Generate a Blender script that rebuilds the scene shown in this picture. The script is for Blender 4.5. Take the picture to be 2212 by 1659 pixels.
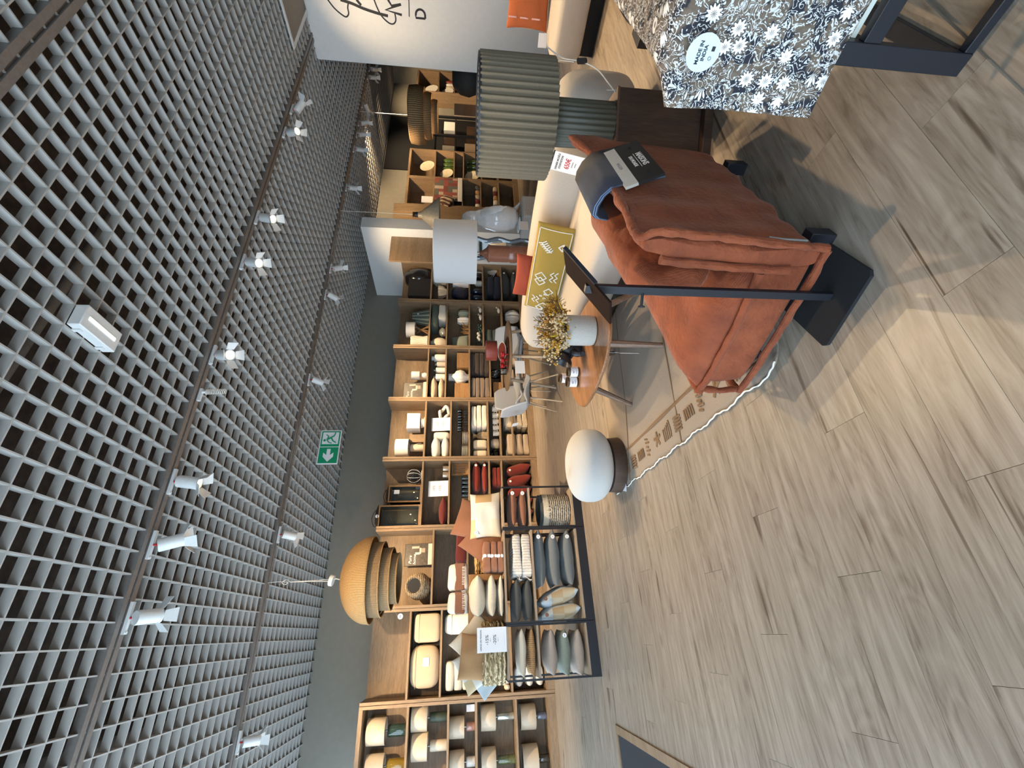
import bpy, bmesh, math, random
from mathutils import Vector, Matrix, noise

for o in list(bpy.data.objects):
    bpy.data.objects.remove(o)
SC = bpy.context.scene
COL = SC.collection
PI = math.pi
rad = math.radians

# ---------------------------------------------------------------- camera
cam_d = bpy.data.cameras.new('camera')
cam = bpy.data.objects.new('camera', cam_d)
COL.objects.link(cam)
cam_d.sensor_fit = 'HORIZONTAL'
cam_d.sensor_width = 36.0
cam_d.lens = 971.5 / 2212 * 36.0
cam_d.clip_start = 0.05
cam_d.clip_end = 200
_yaw, _pitch, _roll = rad(28.887), rad(6.474), rad(-0.459)
_f = Vector((math.sin(_yaw) * math.cos(_pitch), math.cos(_yaw) * math.cos(_pitch), -math.sin(_pitch)))
_r = Vector((math.cos(_yaw), -math.sin(_yaw), 0))
_d = _f.cross(_r)
_r2 = _r * math.cos(_roll) + _d * math.sin(_roll)
_d2 = _d * math.cos(_roll) - _r * math.sin(_roll)
# the phone was held in portrait: picture right = scene down, picture up = scene right
_x, _y, _z = _d2, _r2, -_f
cam.matrix_world = Matrix(((_x.x, _y.x, _z.x, 0), (_x.y, _y.y, _z.y, 0), (_x.z, _y.z, _z.z, 1.4), (0, 0, 0, 1)))
SC.camera = cam

# ---------------------------------------------------------------- light of the place
W = bpy.data.worlds.new('daylight')
SC.world = W
W.use_nodes = True
bg = W.node_tree.nodes['Background']
bg.inputs[0].default_value = (0.66, 0.84, 1.0, 1)
bg.inputs[1].default_value = 6.0
SC.view_settings.view_transform = 'Standard'
SC.view_settings.look = 'None'
SC.view_settings.exposure = 0.06
SC.view_settings.gamma = 1.0
SC.view_settings.use_curve_mapping = False
# light paths: enough for the room, cheap enough for the full frame
SC.cycles.max_bounces = 6
SC.cycles.diffuse_bounces = 3
SC.cycles.glossy_bounces = 2
SC.cycles.transmission_bounces = 3
SC.cycles.transparent_max_bounces = 8
SC.cycles.caustics_reflective = False
SC.cycles.caustics_refractive = False
SC.cycles.use_adaptive_sampling = True
SC.cycles.adaptive_threshold = 0.04
WARM = (1.0, 0.72, 0.42)
SPOT_W = 420.0

# ---------------------------------------------------------------- materials
MATS = {}
PW, PL = 0.1965, 1.29          # floor board width and length
FY0 = 1.68 - 6 * PW
def _new(name):
    m = bpy.data.materials.new(name)
    m.use_nodes = True
    nt = m.node_tree
    return m, nt, nt.nodes['Principled BSDF']

def _ramp(nt, fac, stops):
    r = nt.nodes.new('ShaderNodeValToRGB')
    el = r.color_ramp.elements
    while len(el) < len(stops):
        el.new(0.5)
    for e, (p, c) in zip(el, stops):
        e.position = p
        e.color = (c[0], c[1], c[2], 1)
    nt.links.new(fac, r.inputs[0])
    return r.outputs[0]

def _coords(nt, scale=(1, 1, 1), rot=(0, 0, 0), rnd=False):
    tc = nt.nodes.new('ShaderNodeTexCoord')
    mp = nt.nodes.new('ShaderNodeMapping')
    mp.inputs['Scale'].default_value = scale
    mp.inputs['Rotation'].default_value = rot
    out = tc.outputs['Object']
    if rnd:
        oi = nt.nodes.new('ShaderNodeObjectInfo')
        mul = nt.nodes.new('ShaderNodeVectorMath')
        mul.operation = 'SCALE'
        mul.inputs[0].default_value = (17.0, 9.0, 13.0)
        nt.links.new(oi.outputs['Random'], mul.inputs['Scale'])
        add = nt.nodes.new('ShaderNodeVectorMath')
        nt.links.new(out, add.inputs[0])
        nt.links.new(mul.outputs[0], add.inputs[1])
        out = add.outputs[0]
    nt.links.new(out, mp.inputs[0])
    return mp.outputs[0]

def _bump(nt, b, height, strength, dist=0.01):
    n = nt.nodes.new('ShaderNodeBump')
    n.inputs['Strength'].default_value = strength
    n.inputs['Distance'].default_value = dist
    nt.links.new(height, n.inputs['Height'])
    nt.links.new(n.outputs[0], b.inputs['Normal'])

def mat(name, col, rough=0.6, var=0.08, scale=6.0, bump=0.0, bscale=60.0, metal=0.0, trans=0.0, emit=None, estr=0.0, sheen=0.0, coat=0.0, stretch=(1, 1, 1)):
    """plain procedural material: colour with a little noise variation and fine relief"""
    if name in MATS:
        return MATS[name]
    m, nt, b = _new(name)
    v = _coords(nt, tuple(scale * s for s in stretch), rnd=True)
    n = nt.nodes.new('ShaderNodeTexNoise')
    n.inputs['Detail'].default_value = 4
    nt.links.new(v, n.inputs['Vector'])
    lo = tuple(max(0, c * (1 - var)) for c in col)
    hi = tuple(min(1, c * (1 + var)) for c in col)
    nt.links.new(_ramp(nt, n.outputs[0], [(0.3, lo), (0.7, hi)]), b.inputs['Base Color'])
    b.inputs['Roughness'].default_value = rough
    b.inputs['Metallic'].default_value = metal
    b.inputs['Transmission Weight'].default_value = trans
    if sheen:
        b.inputs['Sheen Weight'].default_value = sheen
        b.inputs['Sheen Roughness'].default_value = 0.4
    b.inputs['Coat Weight'].default_value = coat
    if emit:
        b.inputs['Emission Color'].default_value = (*emit, 1)
        b.inputs['Emission Strength'].default_value = estr
    if bump:
        v2 = _coords(nt, (bscale,) * 3)
        n2 = nt.nodes.new('ShaderNodeTexNoise')
        n2.inputs['Detail'].default_value = 3
        nt.links.new(v2, n2.inputs['Vector'])
        _bump(nt, b, n2.outputs[0], bump)
    MATS[name] = m
    return m

def wood(name, c1, c2, axis='x', rough=0.5, scale=3.0, bump=0.12, dark=None, grain=1.0):
    """grain stretched along an axis"""
    if name in MATS:
        return MATS[name]
    m, nt, b = _new(name)
    s = {'x': (0.12, 1, 1), 'y': (1, 0.12, 1), 'z': (1, 1, 0.12)}[axis]
    v = _coords(nt, tuple(scale * 6 * k for k in s), rnd=True)
    n = nt.nodes.new('ShaderNodeTexNoise')
    n.inputs['Detail'].default_value = 7
    n.inputs['Roughness'].default_value = 0.62
    n.inputs['Distortion'].default_value = 0.5
    nt.links.new(v, n.inputs['Vector'])
    n2 = nt.nodes.new('ShaderNodeTexNoise')
    n2.inputs['Detail'].default_value = 3
    n2.inputs['Scale'].default_value = 0.35
    n2.inputs['Distortion'].default_value = 1.2
    nt.links.new(v, n2.inputs['Vector'])
    mx = nt.nodes.new('ShaderNodeMix')
    mx.inputs[0].default_value = 0.42
    nt.links.new(n.outputs[0], mx.inputs[2])
    nt.links.new(n2.outputs[0], mx.inputs[3])
    mid = tuple((a + q) / 2 for a, q in zip(c1, c2))
    stops = [(0.36, c1), (0.5, mid), (0.62, c2)]
    if dark:
        stops = [(0.28, dark)] + stops
    nt.links.new(_ramp(nt, mx.outputs[0], stops), b.inputs['Base Color'])
    b.inputs['Roughness'].default_value = rough
    _bump(nt, b, n.outputs[0], bump, 0.004)
    MATS[name] = m
    return m

def oak_floor():
    """oak boards along x: tone, grain offset and joints follow the same board layout as the planks"""
    m, nt, b = _new('oak plank')
    N = nt.nodes.new
    def mth(op, a, c=None, d=None):
        n = N('ShaderNodeMath'); n.operation = op
        for i, q in enumerate((a, c, d)):
            if q is None:
                continue
            if isinstance(q, (int, float)):
                n.inputs[i].default_value = q
            else:
                nt.links.new(q, n.inputs[i])
        return n.outputs[0]
    g = N('ShaderNodeNewGeometry')
    sp = N('ShaderNodeSeparateXYZ'); nt.links.new(g.outputs['Position'], sp.inputs[0])
    row = mth('FLOOR', mth('DIVIDE', mth('SUBTRACT', sp.outputs[1], FY0), PW))
    sh = mth('MULTIPLY', mth('FRACT', mth('MULTIPLY', row, 0.3819)), PL)
    idx = mth('FLOOR', mth('DIVIDE', mth('ADD', sp.outputs[0], sh), PL))
    cid = N('ShaderNodeCombineXYZ'); nt.links.new(row, cid.inputs[0]); nt.links.new(idx, cid.inputs[1])
    wn = N('ShaderNodeTexWhiteNoise'); nt.links.new(cid.outputs[0], wn.inputs['Vector'])
    off = N('ShaderNodeVectorMath'); off.operation = 'SCALE'; off.inputs['Scale'].default_value = 40.0
    nt.links.new(wn.outputs['Color'], off.inputs[0])
    base = N('ShaderNodeVectorMath'); nt.links.new(g.outputs['Position'], base.inputs[0]); nt.links.new(off.outputs[0], base.inputs[1])
    def nz(sc, scale, det, dis, rough=0.5):
        mp = N('ShaderNodeMapping'); mp.inputs['Scale'].default_value = sc
        nt.links.new(base.outputs[0], mp.inputs[0])
        n = N('ShaderNodeTexNoise'); n.inputs['Scale'].default_value = scale; n.inputs['Detail'].default_value = det; n.inputs['Distortion'].default_value = dis; n.inputs['Roughness'].default_value = rough
        nt.links.new(mp.outputs[0], n.inputs['Vector'])
        return n.outputs[0]
    n1 = nz((0.8, 9.0, 1), 2.6, 9, 0.8, 0.68)
    n2 = nz((0.8, 4.0, 1), 1.0, 2, 2.4)
    ring = mth('SINE', mth('MULTIPLY', n2, 52.0))
    v = mth('MULTIPLY_ADD', ring, 0.035, n1)
    v = mth('MULTIPLY_ADD', wn.outputs['Value'], 0.055, v)
    c = _ramp(nt, v, [(0.34, (0.165, 0.130, 0.098)), (0.46, (0.262, 0.217, 0.172)), (0.60, (0.33, 0.28, 0.227)), (0.76, (0.395, 0.342, 0.284))])
    n3 = nz((0.55, 10.0, 1), 1.15, 5, 1.6)
    k = _ramp(nt, n3, [(0.285, (0.30, 0.25, 0.21)), (0.345, (1, 1, 1))])
    mp = N('ShaderNodeMapping'); mp.inputs['Scale'].default_value = (2.6, 5.5, 1)
    nt.links.new(base.outputs[0], mp.inputs[0])
    vo = N('ShaderNodeTexVoronoi'); vo.inputs['Scale'].default_value = 0.75
    nt.links.new(mp.outputs[0], vo.inputs['Vector'])
    k2 = _ramp(nt, vo.outputs['Distance'], [(0.03, (0.40, 0.32, 0.27)), (0.13, (1, 1, 1))])
    m1 = N('ShaderNodeMix'); m1.data_type = 'RGBA'; m1.blend_type = 'MULTIPLY'; m1.inputs[0].default_value = 1
    nt.links.new(c, m1.inputs[6]); nt.links.new(k, m1.inputs[7])
    m2 = N('ShaderNodeMix'); m2.data_type = 'RGBA'; m2.blend_type = 'MULTIPLY'; m2.inputs[0].default_value = 0.8
    nt.links.new(m1.outputs[2], m2.inputs[6]); nt.links.new(k2, m2.inputs[7])
    nt.links.new(m2.outputs[2], b.inputs['Base Color'])
    b.inputs['Roughness'].default_value = 0.40
    _bump(nt, b, n1, 0.15, 0.003)
    return m

def corduroy(name, c1, c2, wale=(230, 0, 0)):
    m, nt, b = _new(name)
    v = _coords(nt, (5, 5, 5))
    n = nt.nodes.new('ShaderNodeTexNoise'); n.inputs['Detail'].default_value = 5; n.inputs['Scale'].default_value = 1.6
    nt.links.new(v, n.inputs['Vector'])
    nt.links.new(_ramp(nt, n.outputs[0], [(0.3, c1), (0.72, c2)]), b.inputs['Base Color'])
    b.inputs['Roughness'].default_value = 0.85
    b.inputs['Sheen Weight'].default_value = 0.22
    b.inputs['Sheen Roughness'].default_value = 0.35
    b.inputs['Sheen Tint'].default_value = (1.0, 0.62, 0.48, 1)
    vw = _coords(nt, (1, 1, 1))
    sp = nt.nodes.new('ShaderNodeSeparateXYZ'); nt.links.new(vw, sp.inputs[0])
    mu = nt.nodes.new('ShaderNodeMath'); mu.operation = 'MULTIPLY'; mu.inputs[1].default_value = 900
    nt.links.new(sp.outputs[0], mu.inputs[0])
    si = nt.nodes.new('ShaderNodeMath'); si.operation = 'SINE'; nt.links.new(mu.outputs[0], si.inputs[0])
    n2 = nt.nodes.new('ShaderNodeTexNoise'); n2.inputs['Scale'].default_value = 9; n2.inputs['Detail'].default_value = 3
    nt.links.new(v, n2.inputs['Vector'])
    mm = nt.nodes.new('ShaderNodeMath'); mm.operation = 'MULTIPLY_ADD'; mm.inputs[1].default_value = 0.05
    nt.links.new(si.outputs[0], mm.inputs[0]); nt.links.new(n2.outputs[0], mm.inputs[2])
    _bump(nt, b, mm.outputs[0], 0.5, 0.014)
    MATS[name] = m
    return m

def blocks(name, cols, scale=(4, 4, 4), off=(0, 0, 0), rough=0.9, kind='brick'):
    """patchwork cloth: soft rectangular patches of colour"""
    if name in MATS:
        return MATS[name]
    m, nt, b = _new(name)
    v = _coords(nt, scale)
    fl = nt.nodes.new('ShaderNodeVectorMath'); fl.operation = 'FLOOR'
    ad = nt.nodes.new('ShaderNodeVectorMath'); ad.inputs[1].default_value = off
    nt.links.new(v, ad.inputs[0]); nt.links.new(ad.outputs[0], fl.inputs[0])
    wn = nt.nodes.new('ShaderNodeTexWhiteNoise'); nt.links.new(fl.outputs[0], wn.inputs['Vector'])
    st = [((i + 0.0) / len(cols), c) for i, c in enumerate(cols)]
    r = nt.nodes.new('ShaderNodeValToRGB'); r.color_ramp.interpolation = 'CONSTANT'
    el = r.color_ramp.elements
    while len(el) < len(st):
        el.new(0.5)
    for e, (p, c) in zip(el, st):
        e.position = p; e.color = (*c, 1)
    nt.links.new(wn.outputs['Value'], r.inputs[0])
    nt.links.new(r.outputs[0], b.inputs['Base Color'])
    b.inputs['Roughness'].default_value = rough
    n2 = nt.nodes.new('ShaderNodeTexNoise'); n2.inputs['Scale'].default_value = 90
    _bump(nt, b, n2.outputs[0], 0.3, 0.006)
    MATS[name] = m
    return m

def stripes(name, cols, axis=0, freq=20.0, rough=0.8, bump=0.5, dist=0.006, wob=0.0, edge=(0.45, 0.6)):
    """two-tone stripes with relief (weave, ribs, straw)"""
    if name in MATS:
        return MATS[name]
    m, nt, b = _new(name)
    v = _coords(nt)
    sp = nt.nodes.new('ShaderNodeSeparateXYZ'); nt.links.new(v, sp.inputs[0])
    n = nt.nodes.new('ShaderNodeTexNoise'); n.inputs['Scale'].default_value = freq * 1.2; n.inputs['Detail'].default_value = 3
    nt.links.new(v, n.inputs['Vector'])
    if axis == 3:
        at = nt.nodes.new('ShaderNodeMath'); at.operation = 'ARCTAN2'
        nt.links.new(sp.outputs[0], at.inputs[0]); nt.links.new(sp.outputs[1], at.inputs[1])
        src = at.outputs[0]
    else:
        src = sp.outputs[axis]
    mu = nt.nodes.new('ShaderNodeMath'); mu.operation = 'MULTIPLY'; mu.inputs[1].default_value = freq * (6.283 if axis != 3 else 1)
    nt.links.new(src, mu.inputs[0])
    a2 = nt.nodes.new('ShaderNodeMath'); a2.operation = 'MULTIPLY_ADD'; a2.inputs[1].default_value = wob
    nt.links.new(n.outputs[0], a2.inputs[0]); nt.links.new(mu.outputs[0], a2.inputs[2])
    si = nt.nodes.new('ShaderNodeMath'); si.operation = 'SINE'; nt.links.new(a2.outputs[0], si.inputs[0])
    h = nt.nodes.new('ShaderNodeMath'); h.operation = 'MULTIPLY_ADD'; h.inputs[1].default_value = 0.35
    nt.links.new(si.outputs[0], h.inputs[0]); nt.links.new(n.outputs[0], h.inputs[2])
    nt.links.new(_ramp(nt, h.outputs[0], [(edge[0], cols[0]), (edge[1], cols[1])]), b.inputs['Base Color'])
    b.inputs['Roughness'].default_value = rough
    _bump(nt, b, h.outputs[0], bump, dist)
    MATS[name] = m
    return m

def glassy(name, col=(0.93, 0.96, 0.95), rough=0.02, alpha=0.25):
    """thin clear glass: tinted see-through with a Fresnel reflection"""
    if name in MATS:
        return MATS[name]
    m = bpy.data.materials.new(name); m.use_nodes = True
    nt = m.node_tree
    nt.nodes.clear()
    out = nt.nodes.new('ShaderNodeOutputMaterial')
    mx = nt.nodes.new('ShaderNodeMixShader')
    fr = nt.nodes.new('ShaderNodeFresnel'); fr.inputs['IOR'].default_value = 1.5
    tr = nt.nodes.new('ShaderNodeBsdfTransparent'); tr.inputs[0].default_value = (*col, 1)
    gl = nt.nodes.new('ShaderNodeBsdfGlossy'); gl.inputs['Roughness'].default_value = rough
    gl.inputs['Color'].default_value = (0.9, 0.93, 0.95, 1)
    nt.links.new(fr.outputs[0], mx.inputs[0]); nt.links.new(tr.outputs[0], mx.inputs[1]); nt.links.new(gl.outputs[0], mx.inputs[2])
    nt.links.new(mx.outputs[0], out.inputs[0])
    MATS[name] = m
    return m

def floral():
    m, nt, b = _new('block print floral')
    v = _coords(nt, (1, 1, 1))
    ns = nt.nodes.new('ShaderNodeTexNoise'); ns.inputs['Scale'].default_value = 40; ns.inputs['Detail'].default_value = 2.5; ns.inputs['Distortion'].default_value = 1.6
    nt.links.new(v, ns.inputs['Vector'])
    mk_ = nt.nodes.new('ShaderNodeMath'); mk_.operation = 'MULTIPLY'; mk_.inputs[1].default_value = 30.0
    nt.links.new(ns.outputs[0], mk_.inputs[0])
    sk_ = nt.nodes.new('ShaderNodeMath'); sk_.operation = 'SINE'; nt.links.new(mk_.outputs[0], sk_.inputs[0])
    nb = nt.nodes.new('ShaderNodeTexNoise'); nb.inputs['Scale'].default_value = 30; nb.inputs['Detail'].default_value = 2
    nt.links.new(v, nb.inputs['Vector'])
    browns = _ramp(nt, nb.outputs[0], [(0.44, (0.014, 0.016, 0.026)), (0.50, (0.105, 0.078, 0.058)), (0.62, (0.15, 0.115, 0.085))])
    lines = _ramp(nt, sk_.outputs[0], [(0.62, (0, 0, 0)), (0.72, (1, 1, 1))])
    mxl = nt.nodes.new('ShaderNodeMix'); mxl.data_type = 'RGBA'
    nt.links.new(lines, mxl.inputs[0]); nt.links.new(browns, mxl.inputs[6]); mxl.inputs[7].default_value = (0.60, 0.61, 0.61, 1)
    leaf = mxl.outputs[2]
    vf = nt.nodes.new('ShaderNodeTexVoronoi'); vf.inputs['Scale'].default_value = 19; vf.inputs['Randomness'].default_value = 0.6
    nt.links.new(v, vf.inputs['Vector'])
    # petals: angle around the flower centre modulates the radius
    sb = nt.nodes.new('ShaderNodeVectorMath'); sb.operation = 'SUBTRACT'
    sc = nt.nodes.new('ShaderNodeVectorMath'); sc.operation = 'SCALE'; sc.inputs['Scale'].default_value = 1.0
    nt.links.new(v, sc.inputs[0]); nt.links.new(sc.outputs[0], sb.inputs[0]); nt.links.new(vf.outputs['Position'], sb.inputs[1])
    sp = nt.nodes.new('ShaderNodeSeparateXYZ'); nt.links.new(sb.outputs[0], sp.inputs[0])
    hy = nt.nodes.new('ShaderNodeMath'); hy.operation = 'ADD'
    nt.links.new(sp.outputs[0], hy.inputs[0]); nt.links.new(sp.outputs[1], hy.inputs[1])
    at = nt.nodes.new('ShaderNodeMath'); at.operation = 'ARCTAN2'
    nt.links.new(hy.outputs[0], at.inputs[0]); nt.links.new(sp.outputs[2], at.inputs[1])
    m9 = nt.nodes.new('ShaderNodeMath'); m9.operation = 'MULTIPLY'; m9.inputs[1].default_value = 11.0; nt.links.new(at.outputs[0], m9.inputs[0])
    s9 = nt.nodes.new('ShaderNodeMath'); s9.operation = 'SINE'; nt.links.new(m9.outputs[0], s9.inputs[0])
    rr = nt.nodes.new('ShaderNodeMath'); rr.operation = 'MULTIPLY_ADD'; rr.inputs[1].default_value = 0.07
    nt.links.new(s9.outputs[0], rr.inputs[0]); nt.links.new(vf.outputs['Distance'], rr.inputs[2])
    fl = _ramp(nt, rr.outputs[0], [(0.07, (0.17, 0.13, 0.10)), (0.11, (0.85, 0.86, 0.86)), (0.30, (0.80, 0.81, 0.80)), (0.33, (0.012, 0.014, 0.022))])
    mk = _ramp(nt, rr.outputs[0], [(0.36, (1, 1, 1)), (0.38, (0, 0, 0))])
    wn = nt.nodes.new('ShaderNodeTexWhiteNoise'); nt.links.new(vf.outputs['Position'], wn.inputs['Vector'])
    gt = nt.nodes.new('ShaderNodeMath'); gt.operation = 'GREATER_THAN'; gt.inputs[1].default_value = 0.42; nt.links.new(wn.outputs['Value'], gt.inputs[0])
    mf = nt.nodes.new('ShaderNodeMath'); mf.operation = 'MULTIPLY'; nt.links.new(mk, mf.inputs[0]); nt.links.new(gt.outputs[0], mf.inputs[1])
    mx = nt.nodes.new('ShaderNodeMix'); mx.data_type = 'RGBA'
    nt.links.new(mf.outputs[0], mx.inputs[0]); nt.links.new(leaf, mx.inputs[6]); nt.links.new(fl, mx.inputs[7])
    nt.links.new(mx.outputs[2], b.inputs['Base Color'])
    b.inputs['Roughness'].default_value = 0.85
    n2 = nt.nodes.new('ShaderNodeTexNoise'); n2.inputs['Scale'].default_value = 160
    _bump(nt, b, n2.outputs[0], 0.2, 0.004)
    return m

# ---------------------------------------------------------------- mesh helpers
class B:
    """collects faces of one mesh"""
    def __init__(s):
        s.v = []; s.f = []; s.mi = []
    def add(s, vs, fs, M=None):
        o = len(s.v)
        for p in vs:
            p = Vector(p)
            s.v.append(tuple(M @ p) if M else tuple(p))
        s.f += [tuple(i + o for i in q) for q in fs]
        return s
    def box(s, c, d, M=None):
        x, y, z = d[0] / 2, d[1] / 2, d[2] / 2
        vs = [(c[0] + a * x, c[1] + b_ * y, c[2] + e * z) for a in (-1, 1) for b_ in (-1, 1) for e in (-1, 1)]
        return s.add(vs, [(0, 1, 3, 2), (4, 6, 7, 5), (0, 4, 5, 1), (2, 3, 7, 6), (0, 2, 6, 4), (1, 5, 7, 3)], M)
    def bx(s, x0, x1, y0, y1, z0, z1, M=None):
        return s.box(((x0 + x1) / 2, (y0 + y1) / 2, (z0 + z1) / 2), (x1 - x0, y1 - y0, z1 - z0), M)
    def lathe(s, prof, seg=24, c=(0, 0, 0), M=None, flute=0, amp=0.0, cap=True, sx=1.0, sy=1.0):
        vs, fs = [], []
        n = len(prof)
        for i in range(seg):
            a = 2 * PI * i / seg
            k = 1 + (amp * math.cos(flute * a) if flute else 0)
            for r, z in prof:
                vs.append((c[0] + r * k * math.cos(a) * sx, c[1] + r * k * math.sin(a) * sy, c[2] + z))
        for i in range(seg):
            j = (i + 1) % seg
            for k in range(n - 1):
                fs.append((i * n + k, j * n + k, j * n + k + 1, i * n + k + 1))
        if cap:
            if prof[0][0] > 1e-5:
                fs.append(tuple(i * n for i in reversed(range(seg))))
            if prof[-1][0] > 1e-5:
                fs.append(tuple(i * n + n - 1 for i in range(seg)))
        return s.add(vs, fs, M)
    def cyl(s, p0, p1, r0, r1=None, seg=12):
        r1 = r0 if r1 is None else r1
        p0, p1 = Vector(p0), Vector(p1)
        q = (p1 - p0).to_track_quat('Z', 'Y').to_matrix().to_4x4()
        M = Matrix.Translation(p0) @ q
        return s.lathe([(r0, 0), (r1, (p1 - p0).length)], seg, M=M)
    def tube(s, pts, r, seg=8, smooth=0, closed=False, flat=1.0, up=None):
        pts = [Vector(p) for p in pts]
        if smooth:
            pts = catmull(pts, smooth, closed)
        n = len(pts)
        rs = r if isinstance(r, (list, tuple)) else [r] * n
        if len(rs) != n:
            rs = [rs[min(len(rs) - 1, int(i * len(rs) / n))] for i in range(n)]
        vs, fs = [], []
        prev = None
        for i, p in enumerate(pts):
            a = pts[(i - 1) % n] if (closed or i > 0) else p
            b_ = pts[(i + 1) % n] if (closed or i < n - 1) else p
            t = (b_ - a)
            t = t.normalized() if t.length > 1e-9 else Vector((0, 0, 1))
            if up is not None:
                nn = Vector(up)
            elif prev is None:
                nn = Vector((0, 0, 1)) if abs(t.z) < 0.9 else Vector((1, 0, 0))
            else:
                nn = prev
            nn = (nn - t * nn.dot(t))
            nn = nn.normalized() if nn.length > 1e-6 else t.orthogonal().normalized()
            prev = nn
            bn = t.cross(nn)
            for k in range(seg):
                an = 2 * PI * k / seg
                vs.append(p + nn * (math.cos(an) * rs[i] * flat) + bn * (math.sin(an) * rs[i]))
        m = n if closed else n - 1
        for i in range(m):
            j = (i + 1) % n
            for k in range(seg):
                l = (k + 1) % seg
                fs.append((i * seg + k, i * seg + l, j * seg + l, j * seg + k))
        if not closed:
            fs.append(tuple(reversed(range(seg))))
            fs.append(tuple((n - 1) * seg + k for k in range(seg)))
        return s.add(vs, fs)
    def prism(s, poly, h0, h1, M=None):
        """polygon in xy, extruded in z"""
        n = len(poly)
        vs = [(p[0], p[1], h0) for p in poly] + [(p[0], p[1], h1) for p in poly]
        fs = [tuple(reversed(range(n))), tuple(range(n, 2 * n))] + [(i, (i + 1) % n, n + (i + 1) % n, n + i) for i in range(n)]
        return s.add(vs, fs, M)
    def surf(s, fn, nu, nv, M=None, cu=False):
        vs = [fn(i / (nu if cu else nu - 1), j / (nv - 1)) for i in range(nu) for j in range(nv)]
        fs = []
        for i in range(nu if cu else nu - 1):
            for j in range(nv - 1):
                k = (i + 1) % nu
                fs.append((i * nv + j, k * nv + j, k * nv + j + 1, i * nv + j + 1))
        return s.add(vs, fs, M)
    def pillow(s, w, d, h, n=12, M=None, pinch=0.07, p=0.5, seed=0, wr=0.0):
        """scatter cushion lying in xy, centre at origin, corners drawn out"""
        vs, fs = [], []
        for side in (1, -1):
            for i in range(n + 1):
                for j in range(n + 1):
                    u = -1 + 2 * i / n; v = -1 + 2 * j / n
                    u = math.sin(u * PI / 2); v = math.sin(v * PI / 2)
                    t = max(0.0, (1 - u * u) * (1 - v * v)) ** p
                    x = u * (1 - pinch * (1 - v * v) * abs(u) ** 3) * w / 2
                    y = v * (1 - pinch * (1 - u * u) * abs(v) ** 3) * d / 2
                    z = side * t * h / 2
                    if wr:
                        z += wr * t * noise.noise(Vector((x * 7 + seed, y * 7, side * 3.1 + seed * 2)))
                    vs.append((x, y, z))
        m = n + 1
        for i in range(n):
            for j in range(n):
                a = i * m + j
                fs.append((a, a + m, a + m + 1, a + 1))
                b_ = m * m + a
                fs.append((b_, b_ + 1, b_ + m + 1, b_ + m))
        return s.add(vs, fs, M)
    def rbox(s, c, d, e=4.0, n=10, M=None, seed=0, wr=0.0, zp=None):
        """soft box (superellipsoid) for cushions and mattresses"""
        def sg(t, k):
            return math.copysign(abs(t) ** k, t)
        k = 2.0 / e
        kz = 2.0 / (zp or e)
        vs = []
        nu, nv = n * 4, n * 2 + 1
        for i in range(nu):
            a = 2 * PI * i / nu
            for j in range(nv):
                ph = -PI / 2 + PI * j / (nv - 1)
                cx = sg(math.cos(ph), kz)
                x = cx * sg(math.cos(a), k) * d[0] / 2
                y = cx * sg(math.sin(a), k) * d[1] / 2
                z = sg(math.sin(ph), kz) * d[2] / 2
                if wr:
                    w_ = wr * noise.noise(Vector((x * 6 + seed, y * 6, z * 6 - seed)))
                    x += w_; y += w_; z += w_
                vs.append((c[0] + x, c[1] + y, c[2] + z))
        fs = []
        for i in range(nu):
            j2 = (i + 1) % nu
            for j in range(nv - 1):
                fs.append((i * nv + j, j2 * nv + j, j2 * nv + j + 1, i * nv + j + 1))
        return s.add(vs, fs, M)
    def mesh(s, name, smooth=True, angle=0.7):
        me = bpy.data.meshes.new(name)
        me.from_pydata(s.v, [], s.f)
        me.validate()
        bm = bmesh.new(); bm.from_mesh(me)
        bmesh.ops.remove_doubles(bm, verts=bm.verts, dist=1e-5)
        bmesh.ops.recalc_face_normals(bm, faces=bm.faces)
        bm.to_mesh(me); bm.free()
        if smooth:
            me.shade_smooth()
            me.set_sharp_from_angle(angle=angle)
        return me

def catmull(pts, k, closed=False):
    n = len(pts); out = []
    rng = range(n) if closed else range(n - 1)
    for i in rng:
        p0 = pts[(i - 1) % n] if (closed or i > 0) else pts[i]
        p1 = pts[i]; p2 = pts[(i + 1) % n]
        p3 = pts[(i + 2) % n] if (closed or i < n - 2) else pts[(i + 1) % n]
        for j in range(k):
            t = j / k
            out.append(0.5 * ((2 * p1) + (p2 - p0) * t + (2 * p0 - 5 * p1 + 4 * p2 - p3) * t * t + (3 * p1 - p0 - 3 * p2 + p3) * t ** 3))
    if not closed:
        out.append(pts[-1])
    return out

def T(x=0, y=0, z=0, rx=0, ry=0, rz=0, s=None):
    M = Matrix.Translation((x, y, z)) @ Matrix.Rotation(rz, 4, 'Z') @ Matrix.Rotation(ry, 4, 'Y') @ Matrix.Rotation(rx, 4, 'X')
    if s:
        M = M @ Matrix.Diagonal((s[0], s[1], s[2], 1))
    return M

def obj(name, b, m, parent=None, loc=None, rot=None, bevel=0.0, segs=2, smooth=True, sub=0, angle=0.7, M=None):
    me = b.mesh(name, smooth, angle) if isinstance(b, B) else b
    o = bpy.data.objects.new(name, me)
    COL.objects.link(o)
    if not me.materials and m:
        for mm in (m if isinstance(m, list) else [m]):
            me.materials.append(mm)
    if parent:
        o.parent = parent
    if loc:
        o.location = loc
    if rot:
        o.rotation_euler = rot
    if M is not None:
        o.matrix_local = M
    if bevel:
        md = o.modifiers.new('bevel', 'BEVEL'); md.width = bevel; md.segments = segs; md.limit_method = 'ANGLE'; md.angle_limit = 0.6
    if sub:
        md = o.modifiers.new('subd', 'SUBSURF'); md.levels = sub; md.render_levels = sub
    return o

def tag(o, label, cat, group=None):
    o['label'] = label; o['category'] = cat
    if group:
        o['group'] = group
    return o

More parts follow.
